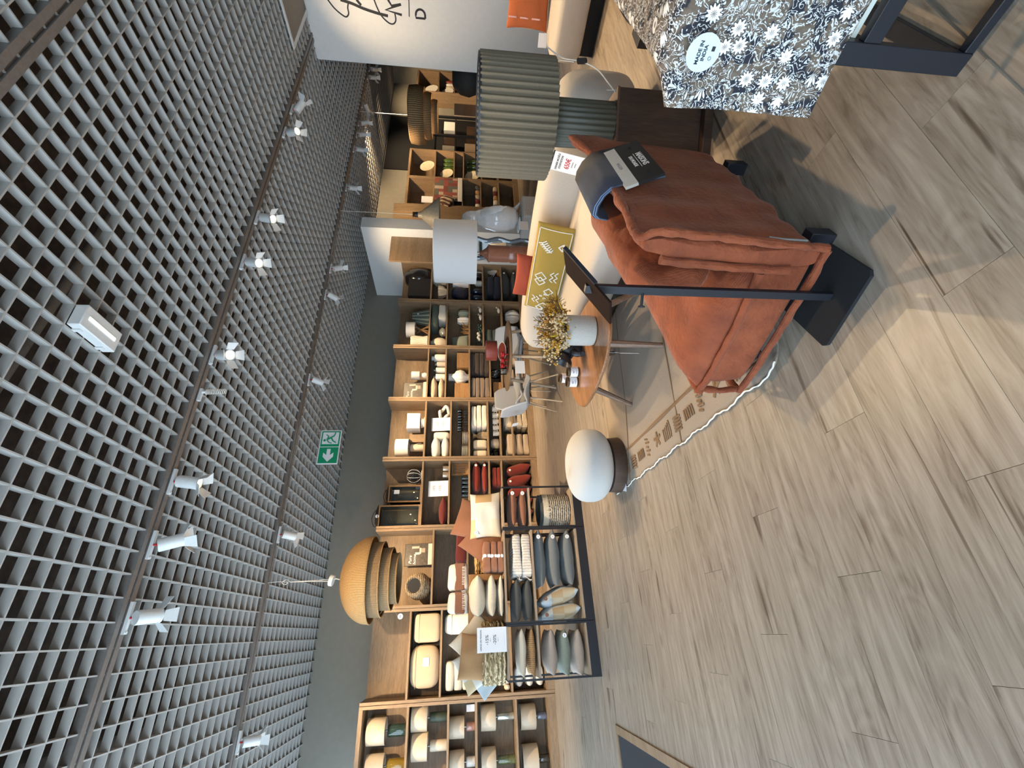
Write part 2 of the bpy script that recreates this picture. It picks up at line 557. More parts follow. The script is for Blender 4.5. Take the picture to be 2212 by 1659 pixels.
def thing(name, label, cat, loc=(0, 0, 0), rz=0.0, group=None, rot=None):
    o = bpy.data.objects.new(name, None)
    o.empty_display_size = 0.1
    COL.objects.link(o)
    o.location = loc
    o.rotation_euler = rot if rot else (0, 0, rz)
    return tag(o, label, cat, group)

def struct(o):
    o['kind'] = 'structure'
    return o

def copy_tree(src, parent=None):
    c = src.copy(); COL.objects.link(c)
    if parent:
        c.parent = parent
    for ch in list(src.children):
        copy_tree(ch, c)
    return c

def text(s, size, m, parent, M, name='lettering', extrude=0.0006, align='CENTER', bold=0.0, shear=0.0):
    cu = bpy.data.curves.new(name, 'FONT')
    cu.body = s; cu.size = size; cu.extrude = extrude; cu.align_x = align; cu.align_y = 'CENTER'
    cu.offset = bold; cu.shear = shear
    cu.resolution_u = 3
    t = bpy.data.objects.new(name, cu); COL.objects.link(t)
    bpy.context.view_layer.update()
    me = bpy.data.meshes.new_from_object(t.evaluated_get(bpy.context.evaluated_depsgraph_get()))
    bpy.data.objects.remove(t); bpy.data.curves.remove(cu)
    me.materials.clear(); me.materials.append(m)
    o = bpy.data.objects.new(name, me); COL.objects.link(o)
    o.parent = parent
    o.matrix_local = M
    return o

# ================================================================= the setting
ZC = 3.78            # underside of the open-cell ceiling
M_FLOOR = oak_floor()
M_WHITE = mat('white paint', (0.78, 0.78, 0.77), 0.75, 0.02, 3, 0.05, 200)
M_GREY = mat('grey green paint', (0.265, 0.248, 0.208), 0.8, 0.04, 2, 0.05, 200)
M_BLACK = mat('black powder coat', (0.012, 0.014, 0.02), 0.45, 0.1, 20)
M_BLACKD = mat('matt black', (0.010, 0.010, 0.012), 0.85, 0.1, 20)
M_METALW = mat('white enamel', (0.72, 0.73, 0.72), 0.35, 0.03, 8)
M_PAPER = mat('white paper', (0.86, 0.86, 0.88), 0.7, 0.02, 20)
M_INK = mat('black ink', (0.02, 0.02, 0.025), 0.7, 0.02)
M_INKG = mat('grey ink', (0.25, 0.25, 0.27), 0.7, 0.02)
M_CABLE = mat('white cable', (0.75, 0.72, 0.66), 0.5, 0.02)
M_OAKX = wood('oak board x', (0.19, 0.125, 0.07), (0.33, 0.225, 0.135), 'x', 0.5, 3.0)
M_OAKZ = wood('oak board z', (0.19, 0.125, 0.07), (0.33, 0.225, 0.135), 'z', 0.5, 3.0)
M_GLASS = glassy('clear glass')

X0, X1, Y0, Y1 = -3.0, 17.0, -3.0, 9.05
fl = struct(obj('floor', B().bx(X0, X1, Y0, Y1, -0.12, -0.012), M_FLOOR))
pm = B().bx(-PL / 2 + 0.0006, PL / 2 - 0.0006, -PW / 2 + 0.0005, PW / 2 - 0.0005, -0.012, 0.0)
plank_me = pm.mesh('plank')
plank_me.materials.append(M_FLOOR)
NROW = 30
for r in range(NROW):
    y = FY0 + PW / 2 + r * PW
    if y < 0.25:
        continue
    sh = ((r * 0.3819) % 1.0) * PL
    for i in range(-4, 6):
        x = i * PL - sh + PL / 2
        if x < -2.6 or x - 0.64 > 1.3 + y * 2.1 or x > 6.6:
            continue
        p = obj('plank', plank_me, None, fl)
        p.location = (x, y, 0)
# boards too far or too much off the picture to be told apart
obj('far_boards', B().bx(X0, X1, FY0 + NROW * PW + 0.0005, Y1, -0.012, 0.0).bx(X0, X1, Y0, 0.24, -0.012, -0.002).bx(7.3, X1, 0.24, FY0 + NROW * PW, -0.012, -0.002).bx(X0, -2.6, 0.24, FY0 + NROW * PW, -0.012, -0.002), M_FLOOR, fl)['kind'] = 'stuff'

struct(obj('wall_back', B().bx(X0, X1, Y1, Y1 + 0.15, 0, 4.45), M_GREY))
# matt black sheet on the back wall, standing for shade in the stock opening
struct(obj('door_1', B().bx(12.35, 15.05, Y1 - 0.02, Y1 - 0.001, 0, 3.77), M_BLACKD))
# white partition with the shop lettering
struct(obj('wall_right', B().bx(8.39, 8.60, -3.0, 4.19, 0, 3.80), M_WHITE))
struct(obj('wall_far', B().bx(X1, X1 + 0.15, -3, Y1, 0, 4.45), M_GREY))
# white stub wall beside the navy shelf unit
struct(obj('wall_stub', B().bx(7.50, 7.79, 6.88, Y1 - 0.001, 0, 3.50), M_WHITE))
# glazed shop front on the left and behind the camera: openings with frames
def shopfront(name, horiz, fixed, a0, a1, n):
    pier = 0.16
    step = (a1 - a0) / n
    w = B()
    def seg(p, q, z0, z1):
        if horiz:
            w.bx(p, q, fixed - 0.15, fixed, z0, z1)
        else:
            w.bx(fixed - 0.15, fixed, p, q, z0, z1)
    seg(a0, a1, 3.35, 4.45)
    seg(a0, a1, 0, 0.12)
    for i in range(n + 1):
        c = a0 + i * step
        seg(max(a0, c - pier / 2), min(a1, c + pier / 2), 0.12, 3.35)
    struct(obj(name, w, M_WHITE))
shopfront('wall_left', False, X0, Y0, Y1, 5)
shopfront('wall_front', True, Y0, X0 - 0.15, -0.72, 1)
struct(obj('wall_front_far', B().bx(-0.72, X1, Y0 - 0.15, Y0, 0, 4.45), M_WHITE))
n_w = 0
for (hz, fx, a0, a1, n) in ((False, X0, Y0, Y1, 5), (True, Y0, X0 - 0.15, -0.72, 1)):
    st = (a1 - a0) / n
    for i in range(n):
        n_w += 1
        p, q = a0 + i * st + 0.08, a0 + (i + 1) * st - 0.08
        fr = B()
        def s2(u0, u1, z0, z1):
            if hz:
                fr.bx(u0, u1, fx - 0.11, fx - 0.05, z0, z1)
            else:
                fr.bx(fx - 0.11, fx - 0.05, u0, u1, z0, z1)
        s2(p, p + 0.05, 0.12, 3.35); s2(q - 0.05, q, 0.12, 3.35); s2(p + 0.05, q - 0.05, 0.12, 0.17); s2(p + 0.05, q - 0.05, 3.30, 3.35); s2((p + q) / 2 - 0.02, (p + q) / 2 + 0.02, 0.17, 3.30)
        struct(obj('window_%d' % n_w, fr, M_BLACK))
        # daylight portal in the opening (guides the sky sampling, gives no light itself)
        ld = bpy.data.lights.new('window_portal', 'AREA'); ld.shape = 'RECTANGLE'
        ld.size = q - p; ld.size_y = 3.2
        ld.cycles.is_portal = True
        lo = bpy.data.objects.new('window_portal', ld); COL.objects.link(lo)
        if hz:
            lo.location = ((p + q) / 2, fx - 0.2, 1.75); lo.rotation_euler = (PI / 2, 0, PI)
        else:
            lo.location = (fx - 0.2, (p + q) / 2, 1.75); lo.rotation_euler = (PI / 2, 0, PI / 2 + PI)
        d = lo.rotation_euler.to_matrix() @ Vector((0, 0, -1))
        want = Vector((0, 1, 0)) if hz else Vector((1, 0, 0))
        if d.dot(want) < 0:
            lo.rotation_euler.z += PI

# ---- ceiling: dark slab above, open-cell grid of thin blades below
M_SLAB = mat('dark plenum', (0.045, 0.034, 0.027), 0.95, 0.35, 3.0, 0.3, 8)
M_BLADE = mat('pale grey blade', (0.44, 0.425, 0.40), 0.6, 0.03, 6)
M_TRACK = mat('grey metal rail', (0.22, 0.20, 0.185), 0.45, 0.08, 8, metal=0.3)
ceil = struct(obj('ceiling', B().bx(X0, X1, Y0, Y1, 4.45, 4.6), M_SLAB))
G = 0.1565
BH = 0.062
TRACKS = [3.87 - 15 * G, 3.87, 3.87 + 16 * G]
bxm = B().bx(X0, X1, -0.005, 0.005, 0, BH).mesh('blade'); bxm.materials.append(M_BLADE)
bym = B().bx(-0.005, 0.005, Y0, Y1, 0.0004, BH - 0.0004).mesh('blade'); bym.materials.append(M_BLADE)
for k in range(-42, 33):
    y = 3.87 + k * G
    if y > Y1 - 0.02 or y < Y0 + 0.02 or any(abs(y - t) < 0.02 for t in TRACKS):
        continue
    if y < 0.35 and k % 2:
        continue
    o = obj('blade', bxm, None, ceil); o.location = (0, y, ZC)
k = 0
x = 0.023 - 19 * G
while x < X1 - 0.05:
    if x < 12.4:
        o = obj('cross_blade', bym, None, ceil); o.location = (x, 0, ZC)
    x += G
for t in TRACKS:
    tr = B()
    for (a, b_) in ((-0.058, -0.012), (0.012, 0.058)):
        tr.bx(X0, X1, t + a, t + b_, ZC - 0.012, ZC + 0.05)
    tr.bx(X0, X1, t - 0.012, t + 0.012, ZC + 0.01, ZC + 0.05)
    tag(obj('lighting_track', tr, M_TRACK), {0: 'grey recessed light rail nearest the camera in the cell ceiling', 1: 'grey recessed light rail across the middle of the cell ceiling', 2: 'grey recessed light rail nearest the shelf wall in the cell ceiling'}[TRACKS.index(t)], 'light rail', 'ceiling light rails')
# pipes and ducts above the grid
M_DUCT = mat('grey duct', (0.20, 0.19, 0.18), 0.6, 0.1, 4)
for nm, lb, p, q, r in (('air_duct', 'wide grey air duct above the ceiling cells at the left', (-0.75, 1.2, 4.12), (-0.75, 8.9, 4.12), 0.16),
                        ('conduit_pipe', 'thin dark pipe crossing above the ceiling cells', (-2.9, 2.35, 4.2), (9, 3.3, 4.2), 0.035)):
    tag(obj(nm, B().cyl(p, q, r, seg=16), M_DUCT), lb, 'duct')

# ---- spotlights on the rails
M_LED = mat('lit lamp face', (1, 0.85, 0.6), 0.4, 0.0, emit=(1.0, 0.72, 0.40), estr=2.8)
M_RED = mat('red plastic', (0.5, 0.03, 0.03), 0.4)
M_BLUE = mat('blue plastic', (0.05, 0.15, 0.5), 0.4)
HOUSING = B().lathe([(0.0, 0.0), (0.047, 0.0), (0.050, 0.008), (0.050, 0.165), (0.044, 0.165), (0.043, 0.145), (0.0, 0.145)], 20).mesh('housing'); HOUSING.materials.append(M_METALW)
LENS = B().lathe([(0.0, 0.152), (0.041, 0.152), (0.041, 0.1475), (0.0, 0.1475)], 16).mesh('lens'); LENS.materials.append(M_LED)
DOOR = B().prism([(-0.036, 0), (0.036, 0), (0.050, 0.085), (-0.050, 0.085)], -0.001, 0.001).mesh('barn_door', smooth=False); DOOR.materials.append(M_METALW)
RING = B().lathe([(0.053, 0.150), (0.053, 0.166), (0.050, 0.166), (0.050, 0.150), (0.053, 0.150)], 20, cap=False).mesh('ring'); RING.materials.append(M_METALW)
BAR = B().bx(-0.105, 0.105, -0.014, 0.014, -0.022, 0.0).cyl((-0.095, 0, -0.022), (-0.095, 0, -0.03), 0.010).mesh('rail_adapter'); BAR.materials.append(M_METALW)
JOINT = B().cyl((0, 0, -0.022), (0, 0, -0.05), 0.009).lathe([(0.0, -0.014), (0.012, -0.008), (0.014, 0), (0.012, 0.008), (0, 0.014)], 12, c=(0, 0, -0.06)).mesh('swivel'); JOINT.materials.append(M_RED)
def spotlight(x, ty, aim, label, power=1.0, doors=(35, 60, 25, 50), cone=78, big=1.0, soft=0.9):
    r = thing('track_spotlight', label, 'spotlight', (x, ty + 0.03, ZC - 0.012), 0, 'white track spotlights')
    obj('rail_adapter', BAR, None, r)
    obj('swivel', JOINT, None, r)
    src = Vector((x, ty + 0.03, ZC - 0.012 - 0.085))
    d = (Vector(aim) - src).normalized()
    q = d.to_track_quat('Z', 'Y').to_matrix().to_4x4()
    M = Matrix.Translation((0, 0, -0.085)) @ q @ Matrix.Translation((0, 0, -0.03)) @ Matrix.Scale(big, 4)
    h = obj('housing', HOUSING, None, r, M=M)
    obj('lens', LENS, None, h)
    obj('ring', RING, None, h)
    for i, a in enumerate(doors):
        if a is None:
            continue
        Md = Matrix.Rotation(i * PI / 2, 4, 'Z') @ Matrix.Translation((0, 0.052, 0.166)) @ Matrix.Rotation(rad(90 - a), 4, 'X')
        obj('barn_door', DOOR, None, h, M=Md)
    if power > 0:
        ld = bpy.data.lights.new('spot_beam', 'SPOT')
        ld.energy = SPOT_W * power; ld.color = WARM; ld.spot_size = rad(cone); ld.spot_blend = soft; ld.shadow_soft_size = 0.035
        lo = bpy.data.objects.new('spot_beam', ld); COL.objects.link(lo)
        lo.parent = r
        lo.matrix_local = Matrix.Translation((0, 0, -0.085)) @ q @ Matrix.Translation((0, 0, 0.16 * big)) @ Matrix.Rotation(PI, 4, 'X')
    return r
TA, TB_ = TRACKS[1], TRACKS[2]
spotlight(0.209, TA, (0.5, 6.3, 2.3), 'white track spotlight nearest the left edge of the middle rail', 0.6)
spotlight(0.710, TA, (1.9, 5.4, 0.8), 'white track spotlight on the middle rail tilted right with a wide open flap', 1.3)
spotlight(1.207, TA, (0.75, 4.3, 0.0), 'white track spotlight on the middle rail above the exit sign', 0.40)
spotlight(2.444, TA, (1.2, 1.9, 0.0), 'white track spotlight right of the coiled cable on the middle rail', 0.45)
spotlight(3.636, TA, (2.1, 2.6, 0.2), 'white track spotlight with brightly lit flaps at the middle of the rail', 0.8)
spotlight(4.325, TA, (2.9, 3.0, 0.3), 'white track spotlight beside the brightly lit one on the middle rail', 0.7)
spotlight(5.946, TA, (4.6, 2.2, 0.4), 'white track spotlight, left one of the pair near the white partition', 1.0)
spotlight(6.470, TA, (8.3, 2.9, 2.4), 'white track spotlight, right one of the pair near the white partition', 0.35)
spotlight(-0.922, TB_, (-0.9, 7.9, 1.3), 'white track spotlight on the rear rail above the lamp shelves', 1.0)
spotlight(1.246, TB_, (0.9, 7.9, 1.6), 'white track spotlight on the rear rail beside the big rattan pendant', 1.25, (20, 60, 20, 60))
spotlight(3.581, TB_, (3.3, 7.9, 1.5), 'white track spotlight on the rear rail right of the exit sign', 1.25)
spotlight(5.281, TB_, (4.6, 7.9, 1.4), 'white track spotlight on the rear rail, left of the pair before the green shelves', 1.1)
spotlight(5.884, TB_, (7.1, 7.1, 2.4), 'white track spotlight on the rear rail, right of the pair before the green shelves', 0.4)
spotlight(8.087, TB_, (9.4, 7.6, 1.6), 'white track spotlight on the rear rail above the metal cone pendant', 0.45)
spotlight(9.349, TB_, (10.5, 7.6, 1.6), 'white track spotlight, leftmost of three close together on the rear rail', 0.4)
spotlight(9.866, TB_, (11.8, 7.2, 1.0), 'white track spotlight, middle of three close together on the rear rail', 0.6)
spotlight(10.290, TB_, (12.0, 6.6, 0.8), 'white track spotlight, rightmost of three close together on the rear rail', 0.6)
spotlight(12.203, TB_, (14.0, 7.3, 1.6), 'white track spotlight, left one of the farthest pair on the rear rail', 0.4)
spotlight(12.577, TB_, (14.6, 7.5, 1.8), 'white track spotlight, right one of the farthest pair on the rear rail', 0.4)
# unseen spots added on the near rail to brighten chair and rear sofa
for i, (sx, aim, pw) in enumerate((( 1.1, (2.2, 0.9, 0.2), 0.4), (4.6, (4.3, 1.7, 0.4), 0.7), (6.2, (6.3, 2.0, 0.4), 0.8))):
    spotlight(sx, TRACKS[0], aim, ('added unseen track spotlight on the near rail above the armchair', 'added unseen track spotlight on the near rail right of the floral quilt', 'added unseen track spotlight on the near rail above the rear beige sofa')[i], pw)

for i, (sx, aim, pw) in enumerate(((13.4, (13.0, 8.9, 2.4), 1.0), (15.6, (15.9, 8.9, 2.2), 1.0), (11.0, (10.8, 8.9, 3.0), 0.8))):  # extra spots added to brighten the far back wall
    spotlight(sx, TB_, aim, ('added wall-brightening spotlight on the rear rail above the dark doorway', 'added wall-brightening spotlight on the rear rail past the partition', 'added wall-brightening spotlight on the rear rail behind the rattan lantern')[i], pw)

# empty rail adapter with a coiled white cable
ca = thing('coiled_cable', 'white coiled cable hanging from a rail adapter on the middle rail', 'cable', (2.013, TA + 0.03, ZC - 0.012))
obj('rail_adapter', B().bx(-0.06, 0.06, -0.014, 0.014, -0.025, 0.0).cyl((0.03, 0, -0.025), (0.03, 0, -0.05), 0.014), M_METALW, ca)
hel = []
for i in range(150):
    a = i * 0.5
    t = i / 149
    hel.append((0.03 + 0.022 * math.cos(a) + 0.06 * t, 0.022 * math.sin(a) + 0.10 * t, -0.05 - 0.07 * t - 0.05 * t * t))
obj('coil', B().tube(hel, 0.0035, 5), M_CABLE, ca)

# emergency light box under the cells
em = thing('emergency_light', 'white emergency light box with a lit strip under the ceiling cells', 'lamp', (1.83, 2.63, ZC))
obj('housing', B().bx(-0.075, 0.075, -0.16, 0.16, -0.075, 0.0), M_METALW, em, bevel=0.006)
obj('diffuser', B().bx(-0.012, 0.012, -0.12, 0.12, -0.079, -0.0752), mat('lit strip', (0.9, 0.95, 0.9), 0.3, 0.02, emit=(0.9, 1.0, 0.85), estr=1.2), em)
for i, yy in enumerate((-0.1, 0.1)):
    obj('bracket', B().bx(-0.085, -0.075, yy - 0.012, yy + 0.012, -0.05, 0.0), M_METALW, em)

# exit sign
M_GREEN = mat('exit green', (0.0, 0.16, 0.075), 0.5, 0.02, emit=(0.0, 0.25, 0.11), estr=0.25)
ex = thing('exit_sign', 'green and white exit sign with a running figure and arrow hung below the ceiling', 'sign', (2.69, 7.00, 3.468))
ex.scale = (0.915, 0.915, 0.915)
obj('panel', B().box((0, 0, 0), (0.62, 0.02, 0.345)), M_PAPER, ex)
for nm, cx, w in (('arrow_field', -0.15, 0.285), ('figure_field', 0.15, 0.285)):
    obj(nm, B().box((cx, -0.011, 0), (w, 0.003, 0.315)), M_GREEN, ex)
# arrow pointing down on the left field
Mx = T(-0.15, -0.014, 0, rx=PI / 2)
obj('arrow', B().prism([(y_, x_) for x_, y_ in [(-0.03, 0.11), (0.03, 0.11), (0.03, 0.0), (0.085, 0.045), (0.085, -0.03), (0, -0.12), (-0.085, -0.03), (-0.085, 0.045), (-0.03, 0.0)]], 0, 0.002, Mx), M_PAPER, ex, smooth=False)
obj('doorway', B().prism([(-0.10, -0.135), (0.12, -0.135), (0.12, 0.135), (-0.10, 0.135)], 0, 0.002, T(0.15, -0.014, 0, rx=PI / 2)), M_PAPER, ex, smooth=False)
fig = B()
def limb(p, q, r):
    fig.tube([(p[0] + 0.15, -0.0175, p[1]), (q[0] + 0.15, -0.0175, q[1])], r, 6)
fig.lathe([(0, -0.002), (0.021, -0.002), (0.021, 0.002), (0, 0.002)], 14, M=T(0.12, -0.0175, 0.095, rx=PI / 2))
for p, q, r in (((-0.02, 0.06), (0.02, -0.01), 0.016), ((0.02, -0.01), (-0.04, -0.045), 0.012), ((-0.04, -0.045), (-0.075, -0.10), 0.010), ((0.02, -0.01), (0.055, -0.06), 0.012), ((0.055, -0.06), (0.115, -0.075), 0.010), ((-0.02, 0.06), (-0.07, 0.02), 0.009), ((-0.07, 0.02), (-0.085, -0.03), 0.008), ((-0.01, 0.05), (0.045, 0.035), 0.009), ((0.045, 0.035), (0.075, 0.075), 0.008)):
    limb(p, q, r)
obj('running_figure', fig, M_GREEN, ex)
for sx in (-0.25, 0.25):
    obj('hanger', B().cyl((sx, 0, 0.17), (sx, 0, (ZC - 3.468) / 0.915), 0.002, seg=6), M_METALW, ex)

# ================================================================= foreground furniture
M_RUST = corduroy('rust corduroy', (0.165, 0.036, 0.012), (0.285, 0.070, 0.023))
M_BEIGE = mat('greige linen', (0.50, 0.455, 0.405), 0.9, 0.06, 30, 0.35, 300, sheen=0.2)
M_WALNUT = wood('dark walnut', (0.042, 0.024, 0.016), (0.085, 0.05, 0.034), 'z', 0.5, 3.5, 0.1)
M_TEAK = wood('honey wood', (0.20, 0.09, 0.04), (0.33, 0.165, 0.075), 'x', 0.22, 1.6, 0.04)
M_LEGW = wood('walnut leg', (0.13, 0.075, 0.05), (0.25, 0.16, 0.11), 'z', 0.5, 3, 0.1)

def sweep(path, sec, n_round=6, smooth=8):
    """soft bolster: superellipse section (w, h, zc) swept along a path in xy, rounded ends"""
    pts = catmull([Vector((p[0], p[1], 0)) for p in path], smooth)
    L = [0]
    for a, b_ in zip(pts, pts[1:]):
        L.append(L[-1] + (b_ - a).length)
    tot = L[-1]
    b = B()
    nv = 28
    rows = []
    for i, p in enumerate(pts):
        t = (pts[min(i + 1, len(pts) - 1)] - pts[max(i - 1, 0)]).normalized()
        nrm = Vector((t.y, -t.x, 0))
        w, h, zc, rr, e = sec(L[i] / tot)
        s = min(L[i], tot - L[i])
        k = 1.0
        if s < rr:
            k = math.sqrt(max(0.0, 1 - (1 - s / rr) ** 2.4))
        row = []
        for j in range(nv):
            a = 2 * PI * j / nv
            cx = math.copysign(abs(math.cos(a)) ** (2 / e), math.cos(a)) * w / 2 * k
            cz = math.copysign(abs(math.sin(a)) ** (2 / e), math.sin(a)) * h / 2 * (0.35 + 0.65 * k)
            row.append(p + nrm * cx + Vector((0, 0, zc + cz)))
        rows.append(row)
    vs = [v for r_ in rows for v in r_]
    fs = []
    for i in range(len(rows) - 1):
        for j in range(nv):
            l = (j + 1) % nv
            fs.append((i * nv + j, i * nv + l, (i + 1) * nv + l, (i + 1) * nv + j))
    fs.append(tuple(range(nv))); fs.append(tuple((len(rows) - 1) * nv + j for j in reversed(range(nv))))
    b.add(vs, fs)
    return b

# ---- rust corduroy fireside chair, back towards the camera
AC = rad(16.8)
ch = thing('armchair', 'rust orange corduroy lounge chair with rolled seams, its back to the camera', 'armchair', (1.15, 1.06, 0), AC)
def wr(x, y, z, s, a=0.006):
    return a * noise.noise(Vector((x * 9 + s, y * 9, z * 9)))
bk = B()
def back_fn(u, v):
    # u around (in y-z section), v across the width
    a = 2 * PI * u
    xx = -0.0 + 1.06 * v
    e = 2 / 5.0
    cy = math.copysign(abs(math.cos(a)) ** e, math.cos(a)); cz = math.copysign(abs(math.sin(a)) ** e, math.sin(a))
    endk = 1 - 0.16 * max(0, abs(2 * v - 1) - 0.8) ** 1.0 * 5 * 0.5
    z = 0.44 + cz * 0.34 * (1 - 0.02 * math.sin(v * PI) * (cz > 0)) * endk ** 0.15 + (0.05 * max(0, v - 0.8) / 0.2 if cz > 0.5 else 0)
    th = 0.040 - 0.008 * (z - 0.1) / 0.7
    y = 0.036 + cy * th * endk - 0.10 * max(0, (z - 0.25)) * 0.35
    if cz > 0.9:
        z += 0.010 * math.sin(v * 19) + 0.006 * math.sin(v * 41)
    xx += 0.12 * max(0, v - 0.7) / 0.3 * max(0, (z - 0.35) / 0.45)
    d = wr(xx, y, z, 3, 0.014)
    return (xx + d * 0.5, y + d, z + d)
bk.surf(back_fn, 48, 40, cu=True)
# close the ends
n0 = len(bk.v)
for v_ in (0, 39):
    ring = [i * 40 + v_ for i in range(48)]
    c = Vector((0, 0, 0))
    for i in ring:
        c += Vector(bk.v[i])
    c /= 48
    bk.v.append((c.x + (-0.012 if v_ == 0 else 0.012), c.y, c.z))
    k_ = len(bk.v) - 1
    for i in range(48):
        bk.f.append((ring[i], ring[(i + 1) % 48], k_))
obj('backrest', bk, M_RUST, ch, angle=1.2)
def seat_wr(b, s, a):
    b.v = [(x + wr(x, y, z, s, a), y + wr(x, y, z, s + 5, a), z + wr(x, y, z, s + 9, a)) for x, y, z in b.v]
    return b
obj('seat_base', seat_wr(B().rbox((0.49, 0.37, 0.195), (0.97, 0.70, 0.235), 9, 14), 1, 0.014), M_RUST, ch)
sc_ = B()
def seat_top(u, v):
    x = 0.005 + 0.97 * u; y = 0.075 + 0.65 * v
    ed = min(u, 1 - u) ; fr = 1 - v
    k = (1 - (1 - min(1, ed / 0.16)) ** 2.2) ** 0.6 * (1 - (1 - min(1, fr / 0.2)) ** 2.2) ** 0.6 * (0.35 + 0.65 * min(1, v / 0.35))
    pl = 0.004 * math.sin(u * 130 + v * 5) * (1 - k)
    z = 0.285 + 0.115 * k + pl + 0.012 * noise.noise(Vector((x * 4, y * 4, 0)))
    return (x, y, z)
sc_.surf(seat_top, 90, 60)
sc_.surf(lambda u, v: (0.005 + 0.97 * u, 0.075 + 0.65 * v, 0.27), 2, 2)
obj('seat_cushion', sc_, M_RUST, ch, angle=1.3)
def piping(pts, r=0.0155, sm=8):
    pb = B().tube(pts, r, 10, smooth=sm)
    pb.v = [(x + wr(x * 3, y * 3, z * 3, 7, 0.007), y + wr(x * 3, y * 3, z * 3, 8, 0.007), z + wr(x * 3, y * 3, z * 3, 9, 0.006)) for x, y, z in pb.v]
    return pb
for pts in ([(-0.008, -0.0, 0.095), (-0.012, 0.3, 0.090), (-0.008, 0.66, 0.095), (0.03, 0.728, 0.1), (0.3, 0.73, 0.1), (0.98, 0.72, 0.1)],
            [(-0.004, 0.10, 0.305), (-0.014, 0.30, 0.293), (-0.010, 0.60, 0.290), (0.0, 0.70, 0.292), (0.05, 0.732, 0.295), (0.5, 0.735, 0.30), (0.96, 0.72, 0.30)],
            [(0.005, 0.715, 0.29), (0.0, 0.722, 0.19), (0.01, 0.715, 0.10)],
            [(-0.010, -0.008, 0.10), (-0.016, -0.02, 0.30), (-0.014, -0.035, 0.55), (-0.008, -0.04, 0.73), (0.02, -0.005, 0.783), (0.10, 0.004, 0.790), (0.3, 0.006, 0.774), (0.55, 0.008, 0.768), (0.85, 0.006, 0.775), (1.02, 0.0, 0.808), (1.15, 0.0, 0.838)],
            [(-0.004, 0.085, 0.20), (-0.006, 0.083, 0.45), (0.0, 0.068, 0.70)]):
    obj('rolled_seam', piping(pts), M_RUST, ch)
pb = B().rbox((0, 0, 0), (1.0, 0.37, 0.23), 3.0, 16, zp=2.3)
pb.v = [(x + wr(x, y, z, 21, 0.012), y + wr(x, y, z, 22, 0.016), z + wr(x * 1.6, y * 1.6, z, 23, 0.022)) for x, y, z in pb.v]
obj('back_pillow', pb, M_RUST, ch, M=T(0.495, 0.19, 0.585, rx=rad(74), rz=rad(1)), angle=1.3)
obj('zip', B().tube([(-0.004, -0.03, 0.19), (-0.006, -0.032, 0.28), (-0.005, -0.036, 0.34)], 0.005, 6), mat('grey zip', (0.22, 0.21, 0.2), 0.5), ch)
for fx, fy in ((0.09, 0.02), (0.84, 0.02), (0.10, 0.6), (0.85, 0.6)):
    ft = B().bx(fx, fx + 0.055, fy - 0.035, fy + 0.02, 0.0, 0.10)
    obj('leg', ft, M_BLACK, ch, bevel=0.003)

# ---- fabric sample booklet hung over the chair back
sb = thing('fabric_sample_booklet', 'navy fabric sample booklet with black cover and white band hung over the chair back', 'booklet', (1.15, 1.06, 0), AC)
M_NAVY = mat('navy fabric', (0.022, 0.03, 0.055), 0.9, 0.15, 40, 0.4, 300, sheen=0.2)
M_CARD = mat('black card', (0.011, 0.011, 0.012), 0.6, 0.1, 30)
M_CREAM = mat('cream card', (0.66, 0.64, 0.60), 0.7, 0.03)
# cover lies on the outside of the back, band next to the top edge; u along width, w down the back
MB_ = T(0.61, -0.056, 0.672, rx=rad(65))
obj('cover', B().box((0, -0.027, 0), (0.415, 0.106, 0.010)), M_CARD, sb, M=MB_)
obj('band', B().box((0, 0.053, 0.001), (0.415, 0.053, 0.011)), M_CREAM, sb, M=MB_)
for i, (ex, em_) in enumerate(((0.0, M_NAVY), (0.010, mat('denim blue fabric', (0.14, 0.22, 0.36), 0.9)), (0.02, M_NAVY), (0.03, MATS['denim blue fabric']), (0.040, M_NAVY))):
    def pg(u, v, ex=ex):
        # page: from under the cover, over the top of the back, down the inside
        s = v * 0.46
        x = 0.405 + 0.41 * u + 0.13 * v
        if s < 0.15:
            return (x, -0.088 + s * 0.42 + ex * 0.25, 0.605 + s * 0.92 - ex * 0.3)
        a = (s - 0.15) / 0.16
        if a < 1:
            return (x, -0.025 + 0.105 * (1 - math.cos(a * PI)) * 0.5 * 1.6, 0.745 + 0.095 * math.sin(a * PI * 0.75) - ex * 0.5)
        return (x, 0.143 + (s - 0.31) * 0.25, 0.815 - (s - 0.31) * 0.95 - ex * 0.7)
    o = obj('fabric_page', B().surf(pg, 4, 16), em_, sb, angle=1.4)
    md = o.modifiers.new('solid', 'SOLIDIFY'); md.thickness = 0.005; md.offset = 0
M_WINK = mat('white ink', (0.85, 0.85, 0.85), 0.6, 0.01)
Mt = MB_ @ Matrix.Translation((0, 0, 0.0058)) @ Matrix.Rotation(PI, 4, 'Z')
text('MAISONS', 0.034, M_WINK, sb, Mt @ Matrix.Translation((0, 0.045, 0)), bold=0.0006)
text('DU MONDE', 0.022, M_WINK, sb, Mt @ Matrix.Translation((0, 0.008, 0)))
obj('printed_line', B().box((0, 0.026, 0), (0.15, 0.002, 0.0012)), M_WINK, sb, M=Mt)
text('HAGGEN', 0.018, M_INKG, sb, Mt @ Matrix.Translation((0, -0.053, 0.001)))
for i, (hx, hy) in enumerate(((-0.15, 0.0), (0.15, 0.0))):
    obj('rivet', B().lathe([(0, 0), (0.008, 0), (0.007, 0.003), (0, 0.004)], 10, c=(hx, -0.03 + hy, 0.005)), M_BLACKD, sb, M=MB_)

# ---- black display stand beside the chair
st = thing('display_stand', 'black metal stand with square foot plate and tilted top tray beside the armchair', 'stand', (1.051, 1.197, 0), rad(-68.6))
